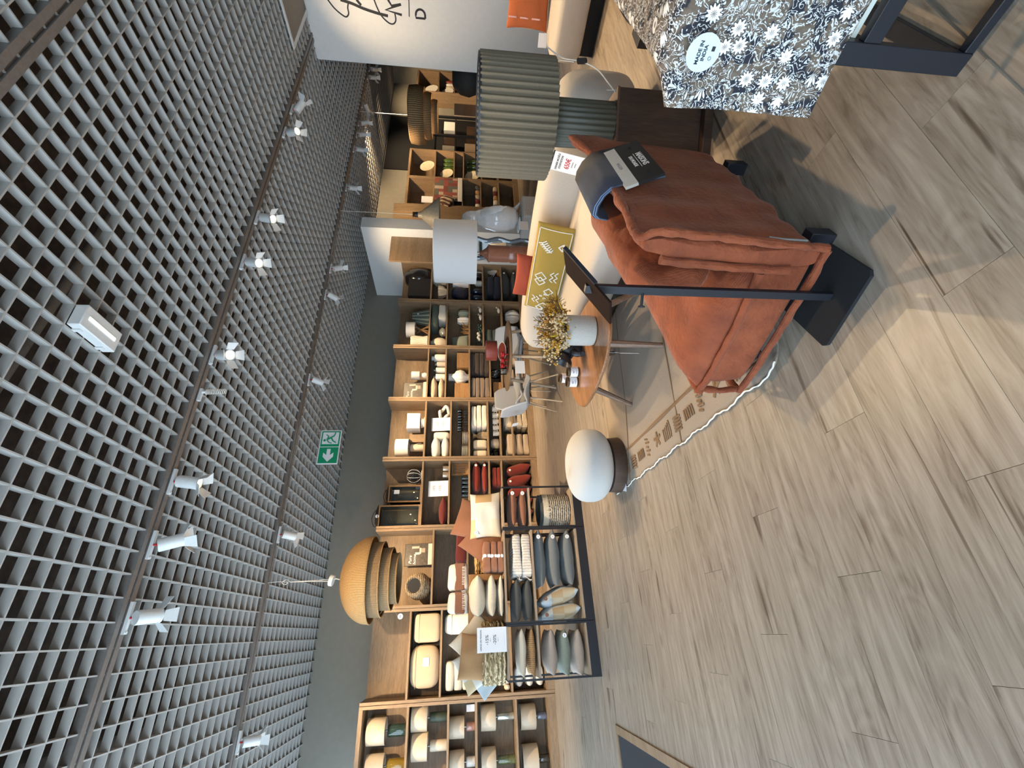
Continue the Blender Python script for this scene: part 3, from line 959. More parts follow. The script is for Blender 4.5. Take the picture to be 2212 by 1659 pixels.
# local x along the plate's long edge
obj('foot_plate', B().prism([(-0.15, -0.105), (0.135, -0.105), (0.15, -0.09), (0.15, 0.19), (0.135, 0.205), (-0.15, 0.205), (-0.165, 0.19), (-0.165, -0.09)], 0.0, 0.014), M_BLACKD, st)
obj('pole', B().box((0, 0, 0.49), (0.030, 0.022, 0.952)), M_BLACK, st, bevel=0.002)
hd = Matrix.Rotation(rad(68.6), 4, 'Z') @ Vector((-0.0525, 0.029, 0.006))
obj('hook', B().cyl((0, 0, 0.752), (hd.x, hd.y, 0.752 + hd.z), 0.0055, seg=8).lathe([(0, -0.002), (0.013, -0.002), (0.013, 0.002), (0, 0.002)], 12, M=Matrix.Translation((hd.x, hd.y, 0.752 + hd.z)) @ hd.to_track_quat('Z', 'Y').to_matrix().to_4x4()), M_BLACK, st)
TPL = [(1.238, 1.181, 1.045), (1.165, 1.260, 0.985), (0.904, 1.241, 0.855), (0.974, 1.147, 0.925)]
c0 = sum((Vector(p) for p in TPL), Vector()) / 4
ax = ((Vector(TPL[2]) - Vector(TPL[1])) + (Vector(TPL[3]) - Vector(TPL[0]))).normalized()
ay = ((Vector(TPL[1]) - Vector(TPL[0])) + (Vector(TPL[2]) - Vector(TPL[3])))
ay = (ay - ax * ay.dot(ax)).normalized()
az = ax.cross(ay)
Mw = Matrix(((ax.x, ay.x, az.x, c0.x), (ax.y, ay.y, az.y, c0.y), (ax.z, ay.z, az.z, c0.z), (0, 0, 0, 1)))
lx = ((Vector(TPL[2]) - Vector(TPL[1])).length + (Vector(TPL[3]) - Vector(TPL[0])).length) / 2
ly = max(0.10, ((Vector(TPL[1]) - Vector(TPL[0])).length + (Vector(TPL[2]) - Vector(TPL[3])).length) / 2)
Mst = (Matrix.Translation(st.location) @ Matrix.Rotation(rad(-68.6), 4, 'Z')).inverted() @ Mw
obj('tray', B().box((0, 0, 0), (lx, ly, 0.008)), mat('dark brown metal', (0.020, 0.011, 0.008), 0.8, 0.1), st, M=Mst)
MATS['dark brown metal'].node_tree.nodes['Principled BSDF'].inputs['Specular IOR Level'].default_value = 0.05
obj('clip', B().box((-lx / 2 + 0.10, -ly / 2 - 0.004, 0.003), (0.2, 0.008, 0.014)), M_BLACK, st, M=Mst)

# ---- rug
M_RUG = mat('taupe woven wool', (0.43, 0.36, 0.29), 0.97, 0.14, 26, 0.7, 150, stretch=(1, 3, 1))
M_RUGP = mat('caramel pile', (0.32, 0.195, 0.105), 0.98, 0.25, 60, 0.8, 200)
M_YARN = mat('white yarn', (0.80, 0.78, 0.72), 0.9, 0.1, 60)
rg = thing('rug', 'taupe woven rug with caramel motifs and white edging under the coffee table', 'rug', (0.96, 1.52, 0.0), rad(-1.6))
# local y along the edged side, local x away to the right
def rug_fn(u, v):
    x = 1.52 * u; y = 2.32 * v
    w_ = 0.006 * noise.noise(Vector((x * 5, y * 5, 2)))
    up = 0.05 * max(0, 1 - math.hypot(x, y) / 0.16) ** 2
    return (x + 0.008 * math.sin(y * 24) * (1 - u) ** 6, y, 0.011 + w_ + up)
rb = obj('weave', B().surf(rug_fn, 40, 50), M_RUG, rg)
md = rb.modifiers.new('solid', 'SOLIDIFY'); md.thickness = 0.009
edge = []
for i in range(160):
    y = 2.34 * i / 159
    p = rug_fn(0, y / 2.32)
    edge.append((p[0] - 0.004 + 0.003 * math.sin(i * 1.3), y, p[2] + 0.002))
obj('white_edging', B().tube(edge, 0.0042, 6), M_YARN, rg)
def rug_line(pts, r=0.010):
    return B().tube([(x, y, 0.0135) for x, y in pts], r, 6, flat=0.35, up=(0, 0, 1))
for pts, r in (([(0.26, 0.05), (0.255, 0.8), (0.26, 1.6), (0.27, 2.28)], 0.011), ([(0.0, 1.02), (0.3, 0.99), (0.75, 0.95)], 0.006), ([(0.02, 1.98), (0.6, 1.80), (1.2, 1.72), (1.5, 1.65)], 0.006)):
    obj('woven_line', rug_line(pts, r), M_RUGP, rg)
mot = random.Random(2)
for i in range(13):
    y = 0.20 + i * 0.163
    mo = B()
    k = i % 5
    for j in range(5):
        xx = 0.10 + j * 0.025
        if k == 0:
            mo.tube([(0.08 + j * 0.022, y - 0.05, 0.0145), (0.09 + j * 0.022, y + 0.05, 0.0145)], 0.007, 5, flat=0.5, up=(0, 0, 1))
        elif k == 1:
            mo.tube([(0.08, y - 0.05 + j * 0.025, 0.0145), (0.13 + 0.01 * j, y - 0.055 + j * 0.028, 0.0145), (0.20 - 0.01 * j, y - 0.04 + j * 0.02, 0.0145)], 0.007, 5, flat=0.5, up=(0, 0, 1))
        elif k == 2:
            a = j * 1.256
            mo.tube([(0.14, y, 0.0145), (0.14 + 0.055 * math.cos(a), y + 0.055 * math.sin(a), 0.0145)], 0.012, 5, flat=0.4, up=(0, 0, 1))
        elif k == 3:
            mo.tube([(0.08 + 0.03 * j, y - 0.02 * (j % 2), 0.0145), (0.095 + 0.03 * j, y + 0.045, 0.0145)], 0.008, 5, flat=0.5, up=(0, 0, 1))
        else:
            mo.tube([(0.10, y - 0.055 + 0.027 * j, 0.0145), (0.17, y - 0.045 + 0.025 * j, 0.0145)], 0.009, 5, flat=0.5, up=(0, 0, 1))
    obj('motif', mo, M_RUGP, rg)

# ---- coffee table
ZT = 0.375
ct = thing('coffee_table', 'rounded triangular coffee table in honey brown wood with splayed legs', 'table', (1.95, 3.0, 0))
poly = [(1.641, 3.369, 0.370), (1.784, 3.540, 0.370), (1.995, 3.665, 0.370), (2.227, 3.651, 0.370), (2.369, 3.394, 0.370), (2.385, 3.089, 0.370), (2.312, 2.773, 0.370), (2.157, 2.551, 0.370), (1.992, 2.455, 0.370), (1.859, 2.456, 0.370), (1.761, 2.513, 0.370), (1.675, 2.643, 0.370), (1.623, 2.828, 0.370), (1.598, 3.041, 0.370), (1.603, 3.229, 0.370)]
pl = catmull([Vector((p[0] - 1.95, p[1] - 3.0, 0)) for p in poly], 5, True)
obj('tabletop', B().prism([(p.x, p.y) for p in pl], ZT - 0.026, ZT), M_TEAK, ct, bevel=0.007, segs=3)
for ft, tp in (((1.566, 3.177, 0.000), (1.673, 3.086, 0.340)), ((1.679, 2.472, -0.000), (1.746, 2.559, 0.340)), ((2.231, 2.516, 0.000), (2.044, 2.518, 0.340)), ((2.170, 3.336, 0.000), (1.867, 2.888, 0.340))):
    a = Vector((ft[0] - 1.95, ft[1] - 3.0, 0.012)); c = Vector((tp[0] - 1.95, tp[1] - 3.0, ZT - 0.024))
    obj('leg', B().cyl(a, c, 0.017, 0.027, 8), M_LEGW, ct)
ZT += 0.0005
# price card hanging from the table edge
pc = thing('price_card', 'white price card hanging below the edge of the coffee table', 'card', (1.735, 2.66, 0))
obj('card', B().bx(-0.001, 0.001, -0.06, 0.06, 0.13, 0.27, T(rz=rad(-36))), M_PAPER, pc)
obj('string', B().cyl((0, 0, 0.27), (0, 0, 0.352), 0.001, seg=5), M_CABLE, pc)

# ---- stoneware planter with dried flowers
pp = (1.966, 2.736, 0.375)
pt = thing('planter_of_dried_flowers', 'speckled grey stoneware planter with yellow and brown dried flowers on the coffee table', 'planter', (2.02, 2.79, ZT))
M_STONE = mat('speckled stoneware', (0.50, 0.485, 0.44), 0.7, 0.28, 70, 0.35, 120)
obj('pot', B().lathe([(0.0, 0.0), (0.100, 0.0), (0.112, 0.006), (0.118, 0.03), (0.118, 0.232), (0.115, 0.236), (0.108, 0.234), (0.106, 0.20), (0.0, 0.20)], 36), M_STONE, pt)
M_STEM = mat('brown stem', (0.17, 0.10, 0.03), 0.9, 0.3, 30)
M_OCH = mat('ochre bloom', (0.42, 0.22, 0.02), 0.9, 0.35, 40)
M_CRM = mat('cream bloom', (0.62, 0.50, 0.30), 0.9, 0.2, 40)
M_YEL = mat('yellow leaf', (0.62, 0.42, 0.015), 0.7, 0.2, 30)
rf = random.Random(11)
stems, och, crm, grs = B(), B(), B(), B()
for i in range(230):
    a = rf.uniform(0, 2 * PI); tl = rf.uniform(0.02, 1.0) ** 0.7
    L = rf.uniform(0.07, 0.225)
    d = Vector((math.cos(a) * math.sin(tl), math.sin(a) * math.sin(tl), math.cos(tl)))
    b0 = Vector((math.cos(a) * 0.07 * tl, math.sin(a) * 0.07 * tl, 0.20))
    e = b0 + d * L
    stems.tube([b0, b0 + d * L * 0.5 + Vector((0, 0, 0.01)), e], 0.0012, 3)
    kind = rf.random()
    tgt = och if (kind < 0.55 and not (d.y < 0.1 and d.x < 0.2 and kind > 0.2)) else (crm if (kind < 0.86 and d.x < 0.3) else grs)
    for j in range(10 if tgt is not grs else 12):
        c = e + Vector((rf.gauss(0, 0.016), rf.gauss(0, 0.016), rf.gauss(-0.008, 0.022)))
        if tgt is grs:
            q = c + d * rf.uniform(0.02, 0.045) + Vector((rf.gauss(0, 0.012), rf.gauss(0, 0.012), 0))
            grs.tube([e - d * rf.uniform(0, 0.06), (e + q) / 2, q], 0.0022, 3)
        else:
            r_ = rf.uniform(0.005, 0.011)
            tgt.lathe([(0, -r_), (r_, 0), (0, r_ * 1.2)], 5, M=T(c.x, c.y, c.z, rx=rf.uniform(0, 3), ry=rf.uniform(0, 3)))
for nm, b_, mm in (('stems', stems, M_STEM), ('ochre_blooms', och, M_OCH), ('cream_blooms', crm, M_CRM), ('brown_grass', grs, M_STEM)):
    obj(nm, b_, mm, pt)['kind'] = 'stuff'
for i in range(16):
    a = rf.uniform(0, 6.28); tl = rf.uniform(0.35, 1.1)
    d = Vector((math.cos(a) * math.sin(tl), math.sin(a) * math.sin(tl), math.cos(tl)))
    b0 = Vector((math.cos(a) * 0.07, math.sin(a) * 0.07, 0.22))
    c = b0 + d * rf.uniform(0.04, 0.12)
    obj('yellow_leaf', B().tube([c, c + d * 0.03, c + d * 0.07, c + d * 0.11], [0.003, 0.014, 0.013, 0.002], 6, flat=0.3), M_YEL, pt)

# ---- black figure on the table
fg = thing('black_figurine', 'matt black hatted figurine on the coffee table beside the planter', 'figurine', (2.10, 3.17, ZT), rad(-20))
fg.scale = (1.3, 1.3, 1.25)
M_FIG = mat('matt black ceramic', (0.014, 0.015, 0.02), 0.4, 0.1)
obj('body', B().lathe([(0, 0), (0.045, 0), (0.052, 0.02), (0.045, 0.06), (0.05, 0.09), (0.042, 0.13), (0.022, 0.155), (0, 0.16)], 20, sx=1.1, sy=0.8), M_FIG, fg)
for sx in (-1, 1):
    obj('leg', B().tube([(sx * 0.02, -0.02, 0.05), (sx * 0.045, -0.065, 0.07), (sx * 0.05, -0.075, 0.02), (sx * 0.055, -0.1, 0.014)], [0.02, 0.018, 0.016, 0.014], 8, smooth=3), M_FIG, fg)
    obj('arm', B().tube([(sx * 0.045, 0, 0.125), (sx * 0.07, -0.02, 0.09), (sx * 0.055, -0.06, 0.075)], [0.014, 0.012, 0.011], 8, smooth=3), M_FIG, fg)
obj('head', B().lathe([(0, -0.034), (0.024, -0.02), (0.03, 0), (0.024, 0.022), (0, 0.034)], 14, c=(0.0, 0, 0.185)), M_FIG, fg)
obj('bowl', B().lathe([(0, -0.03), (0.04, -0.025), (0.065, 0.005), (0.072, 0.03), (0.066, 0.028), (0.05, 0.0), (0, -0.015)], 22, M=T(-0.075, -0.03, 0.13, ry=rad(-62))), M_FIG, fg)
obj('hat', B().lathe([(0, 0.035), (0.026, 0.03), (0.032, 0.0), (0.055, -0.004), (0.055, -0.010), (0, -0.010)], 18, c=(0, 0, 0.212)), M_FIG, fg)

# ---- three candles
M_CAN = mat('brown smoked glass', (0.10, 0.062, 0.03), 0.15, 0.1, coat=0.5)
for i, (p, lb) in enumerate((((1.960, 3.320, 0.375), 'brown glass candle jar with white label, nearest the planter'), ((1.896, 3.389, 0.375), 'brown glass candle jar with white label, front left of the three on the coffee table'), ((2.077, 3.641, 0.375), 'brown glass candle jar with white label, rear one of the three on the coffee table'))):
    c = thing('candle_jar', lb, 'candle', (p[0], p[1], ZT), rad(-32), 'candle jars on the coffee table')
    c.scale = (1.15, 1.15, 1.2)
    obj('jar', B().lathe([(0, 0), (0.035, 0), (0.038, 0.004), (0.038, 0.085), (0.0355, 0.085), (0.0355, 0.06), (0, 0.06)], 20), M_CAN, c)
    obj('label_sticker', B().lathe([(0.0385, 0.012), (0.0388, 0.012), (0.0388, 0.065), (0.0385, 0.065)], 24, cap=False), M_PAPER, c)
    text('N°', 0.02, M_INK, c, T(0, -0.0395, 0.045, rx=PI / 2))
    obj('printed_lines', B().box((0, -0.0390, 0.025), (0.03, 0.001, 0.003)), M_INKG, c)

# ---- white boucle pouf
M_BOUC = mat('white boucle', (0.86, 0.85, 0.82), 0.95, 0.06, 50, 0.9, 130, sheen=0.3)
pf = thing('pouf', 'round white boucle pouf on a dark brown plinth at the edge of the rug', 'pouf', (1.235, 3.70, 0.0))
cu = B().rbox((0, 0, 0.285), (0.62, 0.62, 0.37), 2.15, 16, zp=2.6)
cu.v = [(x, y, z - 0.035 * math.exp(-(x * x + y * y) / 0.003) * (z > 0.35)) for x, y, z in cu.v]
obj('cushion', cu, M_BOUC, pf, angle=1.3)
obj('button', B().lathe([(0, -0.008), (0.014, 0.0), (0.012, 0.006), (0, 0.008)], 14, c=(0, 0, 0.436)), M_BOUC, pf)
obj('plinth', B().lathe([(0, 0.016), (0.235, 0.016), (0.24, 0.024), (0.232, 0.12), (0, 0.12)], 40), M_WALNUT, pf)
tg = tag(obj('price_tag', B().box((0, 0, 0), (0.10, 0.07, 0.0012), T(1.03, 3.62, 0.021, rz=rad(-20), rx=rad(3))), M_PAPER), 'small white price tag lying on the rug by the pouf', 'price tag')

# ---- curved beige sofa
sf = thing('sofa', 'curved beige linen sofa facing left behind the coffee table', 'sofa', (2.9, 2.9, 0))
so = (2.9, 2.9)
seat = sweep([(2.95 - so[0], 1.80 - so[1]), (2.93 - so[0], 2.2 - so[1]), (2.93 - so[0], 3.0 - so[1]), (2.88 - so[0], 3.95 - so[1])], lambda t: (1.08, 0.34, 0.275, 0.22, 5.5), smooth=14)
obj('seat', seat, M_BEIGE, sf, angle=1.3)
back = sweep([(3.42 - so[0], 1.64 - so[1]), (3.40 - so[0], 2.4 - so[1]), (3.34 - so[0], 3.2 - so[1]), (3.12 - so[0], 3.85 - so[1]), (2.80 - so[0], 4.22 - so[1])], lambda t: (0.46, 0.64, 0.42, 0.3, 3.2), smooth=14)
obj('backrest', back, M_BEIGE, sf, angle=1.3)
for x, y in ((2.58, 2.05), (2.58, 3.75), (3.4, 1.85), (3.25, 3.6)):
    obj('leg', B().cyl((x - so[0], y - so[1], 0), (x - so[0], y - so[1], 0.12), 0.03, seg=12), M_WALNUT, sf)
# mustard lumbar cushion
M_MUS = mat('mustard cotton', (0.42, 0.28, 0.055), 0.9, 0.1, 40, 0.4, 300)
M_EMB = mat('white embroidery', (0.78, 0.74, 0.66), 0.9, 0.05)
mc = thing('lumbar_cushion', 'long mustard cushion with white embroidered motifs on the sofa', 'cushion', (2.95, 3.14, 0.592), 0, rot=None)
mc.rotation_euler = (rad(90 - 16), 0, rad(-90 + 5))
WM, HM = 1.02, 0.34
obj('cover', B().pillow(WM, HM, 0.15, 22, p=0.38, pinch=0.02, wr=0.012), M_MUS, mc, angle=1.3)
def pz(x, y):
    u = max(-0.98, min(0.98, x / (WM / 2))); v = max(-0.98, min(0.98, y / (HM / 2)))
    return 0.075 * ((1 - u * u) * (1 - v * v)) ** 0.38 + 0.004
def stitch(pts, r=0.006, closed=False, nm='embroidery'):
    pp_ = []
    pts2 = pts + ([pts[0]] if closed else [])
    for a, b_ in zip(pts2, pts2[1:]):
        for k in range(6):
            x = a[0] + (b_[0] - a[0]) * k / 6; y = a[1] + (b_[1] - a[1]) * k / 6
            pp_.append((x, y, pz(x, y)))
    x, y = pts2[-1]; pp_.append((x, y, pz(x, y)))
    obj(nm, B().tube(pp_, r, 5, flat=0.5, up=(0, 0, 1)), M_EMB, mc)
def diamond(cx, cy, s):
    stitch([(cx - s, cy), (cx, cy + s), (cx + s, cy), (cx, cy - s)], closed=True)
# local x runs from far end (+) ... seen right to left
for cx, cy, s in ((-0.02, 0.055, 0.055), (-0.075, 0.055, 0.05), (-0.19, -0.045, 0.045), (-0.40, -0.02, 0.045), (-0.44, 0.01, 0.04)):
    diamond(cx, cy, s)
for k in (0, 0.04):
    stitch([(0.06, -0.06 - k), (0.03, -0.03 - k), (0.0, -0.06 - k), (-0.03, -0.03 - k), (-0.06, -0.06 - k)])
    stitch([(-0.28, 0.10 - k), (-0.31, 0.07 - k), (-0.34, 0.10 - k), (-0.37, 0.07 - k)])
for k, (cx, cy) in enumerate(((-0.26, 0.02), (-0.29, -0.02), (-0.23, -0.02))):
    for q in (-0.01, 0, 0.01):
        stitch([(cx - 0.012, cy + q), (cx + 0.012, cy + q)], 0.004)
stitch([(0.27, 0.0), (0.30, 0.06), (0.34, 0.1)], 0.007)
for q in range(6):
    stitch([(0.275 + q * 0.014, 0.01 + q * 0.017), (0.30 + q * 0.014, -0.005 + q * 0.014)], 0.006)
    stitch([(0.275 + q * 0.014, 0.01 + q * 0.017), (0.262 + q * 0.014, 0.045 + q * 0.017)], 0.006)
stitch([(0.30, -0.09), (0.335, -0.05), (0.37, -0.09)], 0.007, True)
for yy in (0.142, -0.142):
    stitch([(-0.47, yy), (0.47, yy)], 0.004)
for xx in (-0.475, 0.475):
    stitch([(xx, -0.14), (xx, 0.14)], 0.004)
# red cushion behind it
rc = tag(obj('red_cushion', B().pillow(0.50, 0.42, 0.15, 16, p=0.42, wr=0.02), mat('brick red cotton', (0.34, 0.055, 0.025), 0.9, 0.1, 30, 0.3, 300)), 'plain brick red cushion leaning on the sofa behind the mustard one', 'cushion')
rc.matrix_world = T(3.10, 3.40, 0.665, rz=rad(-80)) @ T(rx=rad(78))
# price sign on the sofa
A_, B2 = Vector((2.986, 2.164, 0.450)), Vector((2.926, 1.978, 0.450))
sdir = (B2 - A_); sdir.z = 0
ang = math.atan2(sdir.y, sdir.x)
sg = thing('sale_sign', 'white sale sign reading 650 euros standing on the beige sofa', 'sign', (A_ + B2) / 2, 0)
sg.rotation_euler = (0, 0, ang)
lean = T(rx=rad(90 - 12))
lean = Matrix.Rotation(rad(78), 4, 'X')
# sheet in local xy (x right, y up) then tilted back
obj('sheet', B().box((0, 0.155, 0), (0.20, 0.29, 0.002)), M_PAPER, sg, M=lean)
for yy in (0.008, 0.304):
    obj('holder_edge', B().box((0, yy, 0), (0.205, 0.010, 0.006)), M_BLACK, sg, M=lean)
Ms = lean @ Matrix.Translation((0, 0, 0.0015))
M_REDI = mat('red ink', (0.50, 0.02, 0.03), 0.6, 0.02)
text('DERNIER MODÈLE', 0.021, M_INK, sg, Ms @ Matrix.Translation((0, 0.262, 0)), bold=0.0003)
text("D'EXPOSITION", 0.021, M_INK, sg, Ms @ Matrix.Translation((0, 0.236, 0)), bold=0.0003)
text('650€', 0.052, M_REDI, sg, Ms @ Matrix.Translation((0, 0.185, 0)), bold=0.0008)
for yy, w in ((0.150, 0.06), (0.128, 0.045), (0.04, 0.15), (0.05, 0.15)):
    obj('printed_line', B().box((0, yy, 0.0015), (w, 0.006 if w < 0.1 else 0.003, 0.001)), M_INKG, sg, M=lean)
obj('stand', B().box((0, 0.004, -0.03), (0.20, 0.004, 0.07)), M_GLASS, sg)
# second card lying behind
tag(obj('price_leaflet', B().box((0, 0, 0), (0.14, 0.21, 0.004), T(2.80, 1.80, 0.463, rz=rad(25))), M_PAPER), 'folded white leaflet lying on the sofa seat beside the armchair', 'leaflet')

# ---- walnut pedestal with the ribbed lamp
PR = math.atan2(1.478 - 1.314, 2.398 - 2.615)
pd = thing('pedestal_table', 'dark walnut box side table under the ribbed lamp', 'side table', (2.615, 1.314, 0), PR + PI)
# local: x from right corner... front face on y=0, body towards +y... build in world directions
ex_, ey_ = Vector((-0.798, 0.603, 0)), Vector((0.603, 0.798, 0))
pd.rotation_euler = (0, 0, 0)
def lp(a, b_, z):
    return ex_ * a + ey_ * b_ + Vector((0, 0, z))
def lbox(a0, a1, b0, b1, z0, z1):
    v = [lp(a, b_, z) for a in (a0, a1) for b_ in (b0, b1) for z in (z0, z1)]
    return B().add(v, [(0, 1, 3, 2), (4, 6, 7, 5), (0, 4, 5, 1), (2, 3, 7, 6), (0, 2, 6, 4), (1, 5, 7, 3)])
obj('body', lbox(0.0, 0.34, 0.0, 0.30, 0.052, 0.545), M_WALNUT, pd, bevel=0.002)
obj('base', lbox(0.03, 0.36, -0.045, 0.30, 0.0, 0.05), M_WALNUT, pd, bevel=0.003)
obj('top_rim', lbox(-0.003, 0.343, -0.003, 0.303, 0.535, 0.547), wood('walnut edge', (0.10, 0.05, 0.03), (0.16, 0.09, 0.06), 'x'), pd)
lm = thing('table_lamp', 'large khaki ribbed lamp with fluted drum shade on the walnut side table', 'lamp', (2.55, 1.50, 0.5475))
M_RIB = mat('khaki pleats', (0.165, 0.135, 0.09), 0.8, 0.06, 20, 0.3, 200)
M_RIBG = mat('khaki green ceramic', (0.085, 0.082, 0.06), 0.55, 0.08, 20)
obj('base', B().lathe([(0, 0), (0.118, 0), (0.122, 0.006), (0.122, 0.37), (0.11, 0.376), (0, 0.376)], 26 * 8, flute=26, amp=0.035), M_RIBG, lm, angle=1.2)
obj('shade', B().lathe([(0.298, 0.365), (0.300, 0.368), (0.300, 0.765), (0.298, 0.768), (0.288, 0.765), (0.288, 0.37), (0.298, 0.365)], 52 * 8, flute=52, amp=0.034, cap=False), M_RIB, lm, angle=1.2)
obj('shade_ring', B().lathe([(0.294, 0.762), (0.303, 0.762), (0.303, 0.775), (0.294, 0.775), (0.294, 0.762)], 64, cap=False), M_BLACK, lm)
obj('fitting', B().cyl((0, 0, 0.376), (0, 0, 0.50), 0.02), M_BLACK, lm)
sp_ = B()
for k in range(3):
    a = k * 2.094
    sp_.cyl((0, 0, 0.50), (0.29 * math.cos(a), 0.29 * math.sin(a), 0.50), 0.004, seg=6)
obj('shade_frame', sp_, M_BLACK, lm)
cd = [(2.801, 1.235, 0.949), (2.784, 1.276, 0.852), (2.748, 1.269, 0.752), (2.716, 1.286, 0.660), (2.662, 1.326, 0.590), (2.632, 1.356, 0.545)]
cdl = [Vector(p) - Vector((2.55, 1.50, 0.5475)) for p in cd]
obj('cord', B().tube(cdl, 0.0035, 6, smooth=5), M_CABLE, lm)
cd2 = [(2.791, 1.291, 0.901), (2.750, 1.276, 0.790)]
obj('cord', B().tube([Vector(p) - Vector((2.55, 1.50, 0.5475)) for p in cd2], 0.0025, 6), M_CABLE, lm)
sw = Vector((2.749, 1.267, 0.747)) - Vector((2.55, 1.50, 0.5475))
obj('dimmer', B().box((0, 0, 0), (0.04, 0.022, 0.055)), M_BLACKD, lm, M=T(sw.x, sw.y, sw.z, ry=rad(20), rz=rad(40)), bevel=0.004)
tg_ = Vector((2.637, 1.347, 0.561)) - Vector((2.55, 1.50, 0.5475))
obj('cord_label', B().box((0, 0, 0.0), (0.012, 0.002, 0.075)), M_PAPER, lm, M=T(tg_.x, tg_.y, tg_.z, rz=rad(40), ry=rad(20)))

# ---- black display frame with the floral quilt, near right
DF = rad(8)
df = thing('display_frame_table', 'black metal frame display table under the floral quilt at the right edge', 'table', (1.325, 0.565, 0), DF)
DW, DD, DZ = 1.15, 1.30, 0.865
for x in (0, DW - 0.06):
    for y in (-0.055, -DD):
        obj('post', B().bx(x, x + 0.035, y, y + 0.055, 0.0, DZ), M_BLACK, df, bevel=0.002)
for x in (0, DW - 0.06):
    for z in (0.0, 0.285, DZ - 0.05):
        obj('rail', B().bx(x + 0.002, x + 0.03, -DD + 0.055, -0.055, z, z + (0.028 if z == 0 else 0.05)), M_BLACK, df, bevel=0.002)
for y in (-0.05, -DD):
    for z in (0.0, 0.285, DZ - 0.05):
        obj('rail', B().bx(0.035, DW - 0.06, y, y + 0.05, z, z + (0.028 if z == 0 else 0.05)), M_BLACK, df, bevel=0.002)
obj('tabletop', B().bx(-0.005, DW - 0.02, -DD - 0.005, 0.005, DZ, DZ + 0.018), M_BLACKD, df)
obj('glass_shelf', B().bx(0.04, DW - 0.07, -DD + 0.06, -0.055, 0.338, 0.352), mat('frosted shelf edge', (0.62, 0.66, 0.60), 0.3, 0.03), df)
# folded throw on the shelf inside
M_BLUEW = stripes('blue white weave', [(0.75, 0.82, 0.9), (0.03, 0.05, 0.12)], 1, 30, wob=3)
fb = thing('folded_throw', 'blue and white fringed throw folded on the shelf under the floral quilt', 'throw', (1.325, 0.565, 0.3525), DF)
obj('folds', B().rbox((0.40, -0.52, 0.06), (0.5, 0.7, 0.115), 7, 8), M_BLUEW, fb)
fr_ = B()
for i in range(34):
    y = -0.2 - i * 0.02
    fr_.tube([(0.15, y, 0.09), (0.11, y + 0.004, 0.07), (0.095, y - 0.003, 0.012)], 0.005, 4)
obj('fringe', fr_, M_BLUEW, fb)['kind'] = 'stuff'
# quilt
M_FLOR = floral()
ql = thing('floral_quilt', 'floral block print quilt in black, brown and white draped over the display table', 'quilt', (1.325, 0.565, 0), DF)
def quilt_fn(u, v):
    # u: across, from right on the top to hanging down the left side; v along y (towards the room)
    s = u * 1.62
    y = -1.35 + 1.46 * v
    top = 1.12
    rip = 0.006 * math.sin(y * 17 + s * 3) + 0.012 * noise.noise(Vector((s * 5, y * 5, 1)))
    over = max(0.0, y - 0.01)
    if s < top:
        x = 1.12 - s - 0.03 * (s / top)
        z = DZ + 0.030 + rip * 0.5
        if over > 0:
            z -= over * 0.9 + over * over * 3
            y = 0.01 + over * 0.65
        return (x, y, z)
    t = s - top
    a = min(1.0, t / 0.07)
    hx = -0.03 - 0.035 * math.sin(a * PI / 2) - 0.02 * max(0, t - 0.07)
    hz = DZ + 0.030 - 0.035 * (1 - math.cos(a * PI / 2)) - max(0, t - 0.05) * 0.93
    wob = (rip * 1.6 + 0.010 * math.sin(y * 9 + 1)) * min(1, t / 0.15)
    if over > 0:
        k = math.exp(-t / 0.05)
        hz -= (over * 0.9) * k
    return (hx - wob, y - 0.02 * t, hz)
o = obj('cloth', B().surf(quilt_fn, 90, 80), M_FLOR, ql, angle=1.4)
md = o.modifiers.new('solid', 'SOLIDIFY'); md.thickness = 0.010; md.offset = 1
M_BROWN = mat('brown backing', (0.05, 0.04, 0.035), 0.9)
# sticker on the hanging side
cs_ = Vector((1.255, 0.524, 0.818))
Md = Matrix.Translation((1.325, 0.565, 0)) @ Matrix.Rotation(DF, 4, 'Z')
lc = Md.inverted() @ cs_
lc.x = -0.115
Mstk = T(lc.x, lc.y, lc.z, rz=rad(-90)) @ Matrix.Rotation(rad(90), 4, 'X')
obj('sticker', B().lathe([(0, -0.001), (0.041, -0.001), (0.041, 0.001), (0, 0.001)], 32), mat('pale blue paper', (0.62, 0.74, 0.83), 0.6, 0.02), ql, M=Mstk)
Mtx = Mstk @ Matrix.Translation((0, 0, 0.0016))
text('MADE IN', 0.0125, M_INK, ql, Mtx @ Matrix.Translation((0, 0.010, 0)), bold=0.0002)
text('INDIA', 0.0125, M_INK, ql, Mtx @ Matrix.Translation((0, -0.003, 0)), bold=0.0002)
obj('printed_mark', B().box((0.010, -0.022, 0), (0.010, 0.008, 0.001)), M_INK, ql, M=Mtx)
obj('printed_mark', B().lathe([(0.003, 0), (0.0045, 0), (0.0045, 0.001), (0.003, 0.001), (0.003, 0)], 12, c=(-0.010, -0.02, 0), cap=False), M_INKG, ql, M=Mtx)

# ---- rear beige sofa, orange cushion, plant by the white partition
s2 = thing('sofa', 'light beige rear sofa with black plinth in front of the white partition', 'sofa', (5.9, 1.4, 0))
obj('seat', sweep([(0.0, -1.6), (0.0, -0.5), (-0.02, 0.6), (-0.05, 1.25)], lambda t: (0.98, 0.34, 0.30, 0.22, 6), smooth=10), M_BEIGE, s2, angle=1.3)
obj('backrest', sweep([(0.42, -1.6), (0.42, -0.4), (0.42, 0.75), (0.40, 1.22)], lambda t: (0.28, 0.36, 0.62, 0.2, 4), smooth=10), M_BEIGE, s2, angle=1.3)
obj('plinth', B().bx(-0.42, 0.45, -1.5, 1.08, 0.0, 0.15), M_BLACKD, s2)
oc = thing('orange_cushion', 'orange embroidered cushion on the rear beige sofa', 'cushion', (6.02, 2.18, 0.70))
oc.rotation_euler = (rad(76), 0, rad(-72))
